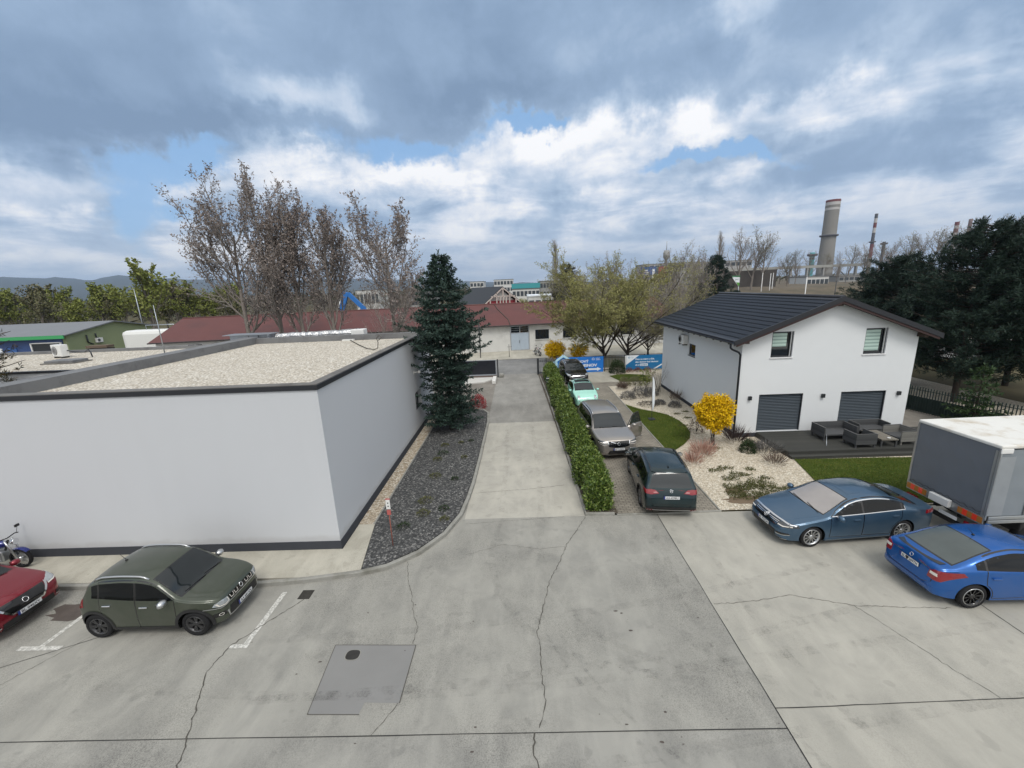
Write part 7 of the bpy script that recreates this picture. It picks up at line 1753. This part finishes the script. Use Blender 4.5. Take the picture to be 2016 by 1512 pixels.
# --- blocks in the distance
def block(name, lab, x0, x1, z1, y, d_, wallm, rows, cols, z0=1.0, roofm=None, wm=None, mar=.12, cat='building', zr=None, slope=0.):
    t = thing(name, lab, cat, (x0, y, 0), slope); w_ = x1-x0; MB().box(0,w_,0,d_,-.2,z1).build('wall', wallm, t)
    MB().box(-.15,w_+.15,-.15,d_+.15,z1+.001,z1+.3).build('roof', roofm or MEMB, t)
    for r in range(rows):
        for c_ in range(cols):
            u0 = w_*(c_+mar)/cols; u1 = w_*(c_+1-mar)/cols; h = (z1-z0)/rows; v0 = z0+h*(r+.28); v1 = z0+h*(r+.80)
            MB().box(u0,u1,-.08,-.001,v0,v1).build('window', wm or GLASS, t)
    return t
TEAL = mat('wall_teal', (.05,.30,.33), .7, var=.08); PALE = mat('wall_pale', (.60,.60,.585), .85, var=.05); GREYB = mat('wall_grey_block', (.30,.30,.295), .9, var=.1); PINK = mat('wall_cream', (.50,.45,.42), .9, var=.08)
WDARK = mat('far_window', (.05,.06,.07), .3, var=0)
t = block('office_block', 'turquoise topped office block beyond the open timber gable', AT(1008,560,150).x, AT(1062,560,150).x, 7.0, 150, 14, PALE, 2, 7, .5, wm=WDARK); w_ = AT(1062,560,150).x-AT(1008,560,150).x
MB().box(-.2,w_+.2,-.25,14,7.31,9.0).build('top_storey', TEAL, t)
block('office_block', 'grey office block right of the turquoise one', AT(1063,556,152).x, AT(1100,556,152).x, AT(1080,554,152).z, 152, 14, GREYB, 3, 6, .5, wm=WDARK)
block('tower_block', 'pale flat-roofed block behind the turquoise office', AT(972,550,250).x, AT(1010,550,250).x, AT(990,551,250).z, 250, 18, PALE, 3, 6, 1, wm=WDARK)
block('tower_block', 'white building with shallow roof right of the spruce', AT(925,556,240).x, AT(952,556,240).x, AT(940,555,240).z, 240, 16, PALE, 3, 4, 1, wm=WDARK)
block('storage_hall', 'white-roofed hall behind the red-brown ridge', AT(1040,590,100).x, AT(1092,590,100).x, AT(1066,583,100).z, 100, 12, WALLW, 1, 4, 1, roofm=BANW, wm=WDARK)
block('apartment_block', 'long grey multi-storey block among bare trees behind the billboard', AT(1268,515,230).x, AT(1480,525,230).x, AT(1370,515,230).z-.5, 230, 16, mat('wall_grey_far', (.36,.36,.36), .9, var=.1), 4, 20, 3, wm=WDARK)
block('low_house', 'low whitish house with dark windows on the rise under the great chimney', AT(1590,546,140).x, AT(1632,546,140).x, AT(1610,545,140).z, 140, 9, PALE, 1, 5, AT(1610,562,140).z-1.2, wm=WDARK, mar=.1)
block('low_house', 'grey low building right of the whitish house, half hidden by twigs', AT(1652,546,150).x, AT(1722,546,150).x, AT(1690,543,150).z, 150, 9, GREYB, 1, 7, 5.0, wm=WDARK)
block('factory_hall', 'pale far factory buildings left of the dark spruce', AT(700,578,190).x, AT(745,578,190).x, AT(722,572,190).z, 190, 16, PALE, 1, 6, 1, wm=WDARK)
block('greenhouse', 'dark framed glasshouse roof left of the spruce', AT(800,590,95).x, AT(850,590,95).x, AT(820,577,95).z, 95, 10, GREYB, 3, 6, 3, wm=WDARK, mar=.04)
t = thing('observation_tower', 'squat tower head on a slim shaft above the bare trees', 'tower', (AT(1312,500,150).x,150,0)); zt = AT(1312,493,150).z
MB().lathe([(.5,0),(.4,zt-3.4),(.6,zt-3),(1.05,zt-2.4),(1.1,zt-.7),(.9,zt-.5),(.9,zt)], 16).build('shaft', GREYB, t); MB().tube([(0,0,zt),(0,0,zt+3)], .12, 5).build('antenna', ZINC, t)
# billboard: plain generic panels in the same colours
t = thing('billboard', 'blue and red roadside billboard standing above the willow', 'billboard', (0,0,0)); a, b_ = AT(1263,526,110), AT(1311,549,110); w_ = b_.x-a.x
MB().box(a.x,b_.x,110,110.3,b_.z,a.z).build('panel', mat('board_blue', (.03,.10,.30), .5, var=.15, vs=.6), t)
MB().box(a.x+w_*.68,b_.x,109.9,109.99,b_.z+.3,a.z-.05).build('red_field', mat('board_red', (.45,.03,.06), .5, var=.1), t)
q = MB(); [q.box(a.x+.3,a.x+w_*(.30-.04*(k % 2)),109.9,109.99,b_.z+.7+k*.5,b_.z+.95+k*.5) for k in range(4)]; q.box(a.x+w_*.44,a.x+w_*.53,109.9,109.99,b_.z+.4,a.z-.6); q.build('white_block', BANW, t)
MB().box(a.x+w_*.46,a.x+w_*.52,110.31,110.8,-.1,b_.z+1).build('post', ZINC, t)
t = thing('pennant_sign', 'white and green triangular advertising sign above the house roof', 'sign', (0,0,0)); a, b_, c_ = AT(1441,545,80), AT(1457,546,80), AT(1455,563,80)
MB().add([(a.x,80,a.z),(b_.x,80,b_.z),(c_.x,80,c_.z),(c_.x-.15,80,c_.z)]+[(a.x,80.15,a.z),(b_.x,80.15,b_.z),(c_.x,80.15,c_.z),(c_.x-.15,80.15,c_.z)], [(0,3,2,1),(4,5,6,7),(0,1,5,4),(1,2,6,5),(0,4,7,3)]).build('panel', BANW, t)
m_ = a.lerp(c_, .6); n_ = b_.lerp(c_, .6); MB().add([(m_.x,79.97,m_.z),(n_.x,79.97,n_.z),(c_.x,79.97,c_.z),(c_.x-.15,79.97,c_.z)], [(0,3,2,1)]).build('green_tip', mat('sign_green', (.10,.30,.05), .5), t)
MB().box(a.x,b_.x,79.96,79.99,a.z-.02,a.z+.16).build('green_edge', mat('sign_green_dark', (.03,.22,.08), .5), t); q = MB(); put_text(q, '24/7', .34, fx(a.x+.62,a.z-.62,79.95), 0, .8); q.build('lettering', FENG, t)
MB().tube([(b_.x-.1,80.1,-.1),(b_.x-.1,80.1,b_.z)], .06, 6).build('pole', ZINC, t)
for i, (px, py, Y_, lab) in enumerate([(1502,537,110,'first slim white flagpole above the roof ridge, the leftmost'),(1518,538,110,'left one of two flagpoles standing close together'),(1523,537,112,'right one of two flagpoles standing close together'),(1589,545,72,'tall white flagpole in front of the whitish low house'),(1647,553,72,'dark short pole near the ridge end of the house roof')]):
    p = AT(px, py, Y_); t = thing('flagpole', lab, 'flagpole', (p.x,Y_,-.1), group='poles beyond the house roof'); MB().tube([(0,0,0),(0,0,p.z+.1)], [.10,.06], 6).build('pole', FRAME_D if i == 4 else FRAME_W, t)
p = AT(1668,530,120); t = thing('street_lamp', 'curved street lamp among the bare trees', 'street lamp', (p.x,120,4)); zt = AT(1668,512,120).z-4; MB().tube([(0,0,0),(0,0,zt-.5),(-.3,0,zt),(-1.2,0,zt+.2)], .09, 6).build('post', ZINC, t); MB().box(-1.9,-1.1,-.15,.15,zt+.1,zt+.28).build('lamp_head', BANW, t)

# --- rise with the power station
rise = MB(); xs = [30,45,60,80,120,200,400,700]; ys = [88,96,106,118,200,700]
def rz_(x, y): 
    k = min(1,max(0,(x-32)/22)); q = min(1,max(0,(y-90)/26)); return -.1+(5.0*k*(q*q*(3-2*q)))*(1+.05*math.sin(x*.3))
XS = [30+i*4 for i in range(45)]+[230,300,500,900]; YS = [88+i*3 for i in range(14)]+[160,250,700]
for x in XS:
    for y in YS: rise.v.append((x,y,rz_(x,y)+(rng.uniform(-.12,.12) if y < 130 and y > 90 else 0)))
for i in range(len(XS)-1):
    for j in range(len(YS)-1): a = i*len(YS)+j; rise.f.append([a,a+len(YS),a+len(YS)+1,a+1]); rise.m.append(0); rise.sm.append(True)
structure('hill', rise, mat('dry_grass', (.115,.092,.062), .95, var=.4, vs=.35, dirt=(.06,.056,.036), ds=.12))
CHG = mat('chimney_concrete', (.235,.225,.205), .9, var=.12, vs=.06, dirt=(.17,.165,.155), ds=.03); CHR = mat('chimney_red', (.17,.055,.055), .8, var=.15); CHW = mat('chimney_white', (.47,.455,.44), .8, var=.08); CHD = mat('chimney_dark', (.09,.09,.10), .8, var=.1)
def chimney(lab, px, pyt, Yd, wpx, stripes, zb=4., flare=1.25, ring=None, name='chimney', plain=None):
    p = AT(px, pyt, Yd); rt = wpx*.5/802.77*Yd*.90; zt = p.z; t = thing(name, lab, 'chimney', (p.x, Yd, zb)); H_ = zt-zb
    prof = lambda f: rt*(flare+(1-flare)*min(1,f/.7)**.7)
    q = MB(); q.lathe([(prof(f), H_*f) for f in np.linspace(0,1,14)], 26); q.build('shaft', plain or CHG, t)
    for f0, f1, m_ in stripes: q = MB(); q.lathe([(prof(f)+.06, H_*f) for f in np.linspace(f0,f1,4)], 26, cap=False); q.build('band', m_, t)
    if ring: q = MB(); q.lathe([(prof(ring),H_*ring-.8),(prof(ring)+1.6,H_*ring-.4),(prof(ring)+1.6,H_*ring+.9),(prof(ring),H_*ring+.9)], 26); q.build('gallery', CHD, t)
    return t
chimney('great concrete chimney with red rim and white bands on the right', 1641, 394, 420, 24.5, [(.975,1.002,CHR),(.935,.972,CHW),(.905,.933,CHG),(.875,.903,CHW)], 4, 1.22, .55)
chimney('slim red and white striped chimney right of the great one', 1726, 421, 500, 5.2, [(.93,1.002,CHD),(.86,.93,CHW),(.78,.86,CHR),(.70,.78,CHW),(.52,.70,CHD),(.30,.52,CHR)], 4, 1.5, .55)
chimney('short dark stack with a flared head', 1741, 476, 400, 5.2, [(.93,1.002,CHD)], 4, 1.1, .94, plain=CHD)
chimney('red and white chimney top over the pines', 1885, 437, 500, 6.8, [(.93,1.002,CHR),(.87,.93,CHW),(.79,.87,CHR),(.73,.79,CHW)], 4, 1.2)
chimney('plain brown chimney top over the pines', 1912, 431, 500, 6, [], 4, 1.15, plain=mat('chimney_brown', (.17,.12,.11), .85))
chimney('turquoise process tower left of the great chimney', 1600, 497, 300, 9, [(.75,.8,CHD),(.5,.55,CHD)], 4, 1.0, .9, 'process_tower', plain=mat('tower_teal', (.09,.28,.30), .7, var=.2))
t = thing('pipe_bridge', 'long pale pipe bridge running below the great chimney', 'pipe bridge', (0,0,0)); a, b_ = AT(1436,531,170), AT(1668,521,170)
MB().box(a.x-25,b_.x+6,170,171.2,b_.z-.7,b_.z+.3).build('beam', mat('bridge_grey', (.32,.32,.30), .85, var=.15, vs=.3), t)
for k in range(12): x = a.x-20+k*(b_.x-a.x+24)/11; MB().box(x-.3,x+.3,170.1,171.1,-.1,b_.z-.701).build('column', GREYB, t)
t = thing('dark_retaining_wall', 'dark wall below the pipe bridge right of the conifer', 'wall', (0,0,0)); a, b_ = AT(1440,534,128), AT(1530,532,128); MB().box(a.x-8,b_.x,128,128.6,-.1,a.z).build('panel', mat('wall_darkbrown', (.065,.058,.054), .9, var=.25, vs=.8), t)

# --- trees
def spread_tree(seed, H, cfg, bark, cm, nleaf, ls, lw=.5, tl=1, r0=.016, lup=.2):
    b = TB(seed); b.H = H; b.nleaf = nleaf; b.lsize = ls; b.lw = lw; b.trunk_levels = tl; b.lup = lup
    b.grow(Vector((0,0,-.2)), Vector((b.r.uniform(-.08,.08),b.r.uniform(-.08,.08),1)).normalized(), H*cfg[0][7] if len(cfg[0]) > 7 else H*.6, H*r0, 0, [c_[:7] for c_ in cfg]); return b
WC = [(4,.08,.02,13,48,3.1,.35,.25),(9,.13,.045,13,36,.42,.18),(6,.18,.05,9,36,.46,.12),(4,.2,.02,7,34,.5,.1),(3,.2,.0,0,0,0,0)]
plant('willow', 'spreading olive-budded tree leaning left over the blue banner', 'tree', (8.35,40.3,0), spread_tree(201,8.8,WC,BARKD,None,5,.14,.3,1,.017,.5), BARKD, [TWIGO, LF_WIL], 'budding trees behind the street fence', 0, (1.35,1.35,1.22))
plant('willow', 'spreading grey-brown tree with low forked trunk left of the house', 'tree', (10.9,41.3,0), spread_tree(202,8.9,WC,BARKD,None,2,.11,.3,1,.017,.5), BARKD, [TWIG, LF_WIL], 'budding trees behind the street fence', 0, (1.3,1.3,1.22))
plant('willow', 'low brushy tree filling the gap beside the house wall', 'tree', (14.0,44.5,0), spread_tree(203,8.0,WC,BARKD,None,1,.10,.3,1,.016,.5), BARKD, [TWIG, LF_OLV], 'budding trees behind the street fence')
bB = [(6,.07,.02,12,38,.62,.28,.72),(6,.14,.10,8,34,.5,.2),(4,.2,.07,6,36,.5,.2),(3,.2,.03,0,0,0,0)]
NT = 0
def forest(name, group, lab, proto_specs, places):
    """first tree of each kind is built, the others are copies turned and scaled"""
    protos = []
    for i, (px, Yd, s_, kind) in enumerate(places):
        x = AT(px, 600, Yd).x; zb = rz_(x, Yd) if x > 30 and Yd > 88 else 0
        label = lab(px, Yd, i)
        while len(protos) <= kind: protos.append(None)
        if protos[kind] is None:
            f, m1, m2 = proto_specs[kind]; protos[kind] = plant(name, label, 'tree', (x,Yd,zb), f(), m1, m2, group, rng.uniform(0,6), s_)
        else: again(protos[kind], label, (x,Yd,zb), rng.uniform(0,6), s_)
H1 = 10.
leafy = lambda sd_: (lambda: spread_tree(sd_, H1, bB, None, None, 5, .34, .7, 1, .018, .1))
baren = lambda sd_, n=1: (lambda: spread_tree(sd_, H1, bB, None, None, n, .22, .4, 1, .018, .1))
words = ['far-left','left','inner left','middle']
pl_ = []
r = random.Random(5)
xs_ = list(range(-10, 490, 21))
for i, px in enumerate(xs_): pl_.append((px+r.uniform(-7,7), 88+r.uniform(0,10)+12*(i % 2), r.uniform(1.0,1.3), i % 3))
pl_ += [(292,82,1.58,0),(92,100,1.42,1),(185,96,1.35,2),(345,92,1.32,1)]
place_word = lambda px: 'left of the tall brown trees' if px > 300 else ('over the green hall roof' if px > 130 else 'above the grey shed roof at the left edge')
forest('riverside_tree', 'spring-green trees behind the green hall', lambda px, Y_, i: f"{'tall ' if i >= len(xs_) else ''}{['pale green','yellow-green','olive'][i%3]} spring tree {'in back' if i%2 else 'in front'}, {place_word(px)}",
   [(leafy(301), BARK, [TWIGO, LF_GRN]), (leafy(302), BARK, [TWIGG, LF_OLV]), (leafy(303), BARK, [TWIGO, LF_GRN])], pl_)
pl_ = [(500+i*23+r.uniform(-7,7), 98+14*(i % 2)+r.uniform(0,8), r.uniform(.78,1.02), i % 2) for i in range(16)]
forest('bare_tree', 'bare trees behind the red-brown roof', lambda px, Y_, i: f"bare brown tree {'in the back row ' if i%2 else ''}beyond the red-brown roof {'between the tall dry-leaved trunks' if px < 760 else 'near the dark spruce'}", [(baren(311,2), BARK, [TWIGG, LF_DRY]), (baren(312,2), BARK, [TWIG, LF_OLV])], pl_)
pl_ = [(1150,74,1.12,0),(1172,80,1.2,1),(1195,86,1.35,0),(1222,84,1.3,1),(1245,78,1.15,0),(1270,90,1.15,0),(1290,82,1.12,1),(1318,92,1.4,0),(1340,88,1.45,1),(1362,96,1.5,0),(1330,70,1.15,1),(1260,66,1.0,0),(1475,112,1.55,1),(1450,120,1.6,0),(1110,90,1.0,1),(1395,86,1.3,1),(1300,62,1.0,0),(1350,62,1.05,1),(1230,62,.95,1),(1375,74,1.2,0),(1495,125,1.5,0)]
forest('bare_tree', 'bare trees around the billboard', lambda px, Y_, i: f"bare twiggy tree {'left of' if px < 1262 else 'under' if px < 1312 else 'right of'} the billboard, {'in the nearer row' if Y_ < 84 else 'in the farther row'}", [(baren(321), BARK, [TWIG, LF_DRY]), (baren(322), BARK, [TWIGG, LF_OLV])], pl_)
pl_ = [(1545,150,1.15,0),(1530,165,1.0,1),(1562,160,1.3,0),(1585,175,1.25,1),(1612,185,1.2,0),(1640,170,1.1,1),(1660,180,1.55,0),(1690,165,1.35,1),(1715,175,1.5,0),(1740,160,1.45,1),(1765,150,1.6,0),(1790,165,1.7,1),(1815,150,1.75,0),(1840,160,1.8,1),(1865,145,1.7,0),(1890,150,1.9,1),(1930,150,2.1,0),(1960,160,2.1,1),(1700,130,.95,0),(1740,125,.9,1),(1775,120,.95,0),(1560,135,.7,1),(1545,128,.65,0),(1640,140,.6,1)]
forest('bare_tree', 'bare trees below the chimneys', lambda px, Y_, i: f"bare grey tree on the rise {'left of the great chimney' if px < 1610 else 'right of the great chimney' if px < 1760 else 'above the dark pines'}, {'a low one in front' if Y_ < 142 else 'in the main row'}", [(baren(331), BARK, [TWIGG, LF_OLV]), (baren(332), BARK, [TWIG, LF_DRY])], pl_)
def column(seed, H, rad):
    b = TB(seed); b.H = H; b.nleaf = 1; b.lsize = .2; b.lw = .3; b.trunk_levels = 0
    b.grow(Vector((0,0,0)), Vector((0,0,1)), H*.93, H*.016, 0, [(8,.02,.02,46,19,.26,.12),(5,.1,.20,6,24,.5,.2),(3,.12,.15,4,24,.5,.2),(2,.1,.1,0,0,0,0)]); return b
p = AT(1092,484,90); c1 = plant('columnar_poplar', 'tall narrow bare poplar left of the dark rounded yew', 'poplar', (p.x,90,0), column(341,p.z,1.5), BARK, [TWIG, LF_DRY], 'narrow poplars')
p2 = AT(1421,468,118); again(c1, 'narrow bare poplar standing behind the dark conifer', (p2.x,118,0), 2.0, p2.z/p.z)
p = AT(1115,522,86); dk_ = pine(351, 10, 4.0, .6, 110, .34, 24, lambda f: (1-f)**.55*.95+.1)
t1 = plant('yew', 'dark brownish rounded conifer right of the narrow poplar', 'conifer', (p.x,86,0), dk_, BARKD, [leafmat('yew_needles', [(.022,.024,.018),(.035,.036,.026),(.05,.048,.036)])], None, 0, p.z/10)
p = AT(1412,505,76); t2 = plant('conifer', 'dense dark green conifer behind the house ridge', 'conifer', (p.x,76,0), pine(352, 10, 3.4, .6, 130, .32, 26, lambda f: (1-f)**.65*.95+.12), BARKD, [LF_PINE], None, 0, p.z/10)
p = AT(1350,535,72); again(t2, 'smaller dark conifer left of the dense dark green one', (AT(1385,540,74).x,74,0), 2, .72)
p = AT(1450,560,72); again(t2, 'low dark conifer at the right foot of the dense dark green one', (p.x,72,0), 4, .58)
# hedge bank and rubble behind the street fence
bk = MB()
for i in range(40):
    for j in range(9):
        x = 2.6+i*.5; y = 39.0+j*.5; bk.v.append((x,y,.02+.85*math.sin(j/8*math.pi)**.8*(.7+.3*math.sin(x*.9))+rng.uniform(-.05,.05)))
for i in range(39):
    for j in range(8): a = i*9+j; bk.f.append([a,a+9,a+10,a+1]); bk.m.append(0); bk.sm.append(True)
structure('bank', bk, mat('bank_earth', (.115,.10,.062), .95, var=.4, vs=2.5, bs=20, bd=.05, dirt=(.06,.075,.025), ds=.8))
# far woods as one mass and the hills
wd = TB(401); r = wd.r
for k in range(5200):
    u = r.random(); azm = R(-58+118*u); D_ = r.uniform(230,430) if u < .45 else r.uniform(260,520); x, y = D_*math.sin(azm), D_*math.cos(azm)
    if y < 150 or (x > 160 and y < 420): continue
    h = r.uniform(6,11) if u < .45 else r.uniform(4,9)
    for q in range(3):
        pnt = Vector((x+r.uniform(-3,3), y+r.uniform(-3,3), h*r.uniform(.15,.8))); wd.leaf(wd.c, pnt, (wd.rnd()+Vector((0,0,.6))).normalized(), r.uniform(3,5.5), 1.0)
o = wd.c.build('woods', [leafmat('far_wood', [(.055,.056,.032),(.075,.072,.042),(.085,.075,.055),(.060,.066,.028)])]); tag(o, 'far low woods on the plain between the houses and the hills', 'woods', kind='stuff')
ridge = [(-72,2.3),(-62,2.5),(-51.3,2.62),(-48.4,2.6),(-46.1,2.32),(-44.3,2.72),(-42.8,2.62),(-38.8,2.3),(-34,2.1),(-29.7,1.9),(-25,1.85),(-21.2,1.8),(-16,1.6),(-11.6,1.35),(-6,.95),(0,.55),(8,.35),(20,.25)]
rf_ = pchip(ridge); hl = MB(); N_ = 150; ds_ = [(3000,0),(3400,.18),(4000,.42),(4700,.72),(5400,1.),(6500,.6)]
for i in range(N_+1):
    a = -72+92*i/N_; e = rf_(a); wob = .06*math.sin(a*1.7)+.04*math.sin(a*4.3+1)+.03*math.sin(a*9.1)
    for D_, f in ds_:
        zz_h = (5400*math.tan(R(e+wob*(1 if e > .5 else .3)))+8)*f*(1+.10*math.sin(a*2.3+D_*.004)*(1-f)); hl.v.append((D_*math.sin(R(a)), D_*math.cos(R(a)), max(-5, zz_h-3)))
for i in range(N_):
    for j in range(len(ds_)-1): a = i*len(ds_)+j; hl.f.append([a,a+len(ds_),a+len(ds_)+1,a+1]); hl.m.append(0); hl.sm.append(True)
structure('hills', hl, mat('hill_forest', (.035,.042,.034), .95, var=.3, vs=.004, dirt=(.055,.06,.045), ds=.002))
hz_ = MB().box(-6900,6900,-40,8200,-1.06,420)
hv = bpy.data.materials.new('haze_air'); hv.use_nodes = True; hn = hv.node_tree
for n in list(hn.nodes): hn.nodes.remove(n)
ho_ = _n(hn, 'ShaderNodeOutputMaterial'); pv = _n(hn, 'ShaderNodeVolumePrincipled'); pv.inputs['Density'].default_value = HAZE_D if 'HAZE_D' in globals() else .00013; pv.inputs['Color'].default_value = (.58,.75,1.0,1); pv.inputs['Anisotropy'].default_value = .2
hn.links.new(pv.outputs[0], ho_.inputs['Volume'])
tag(hz_.build('haze', hv), 'thin bluish haze over the plain', 'haze', kind='stuff')
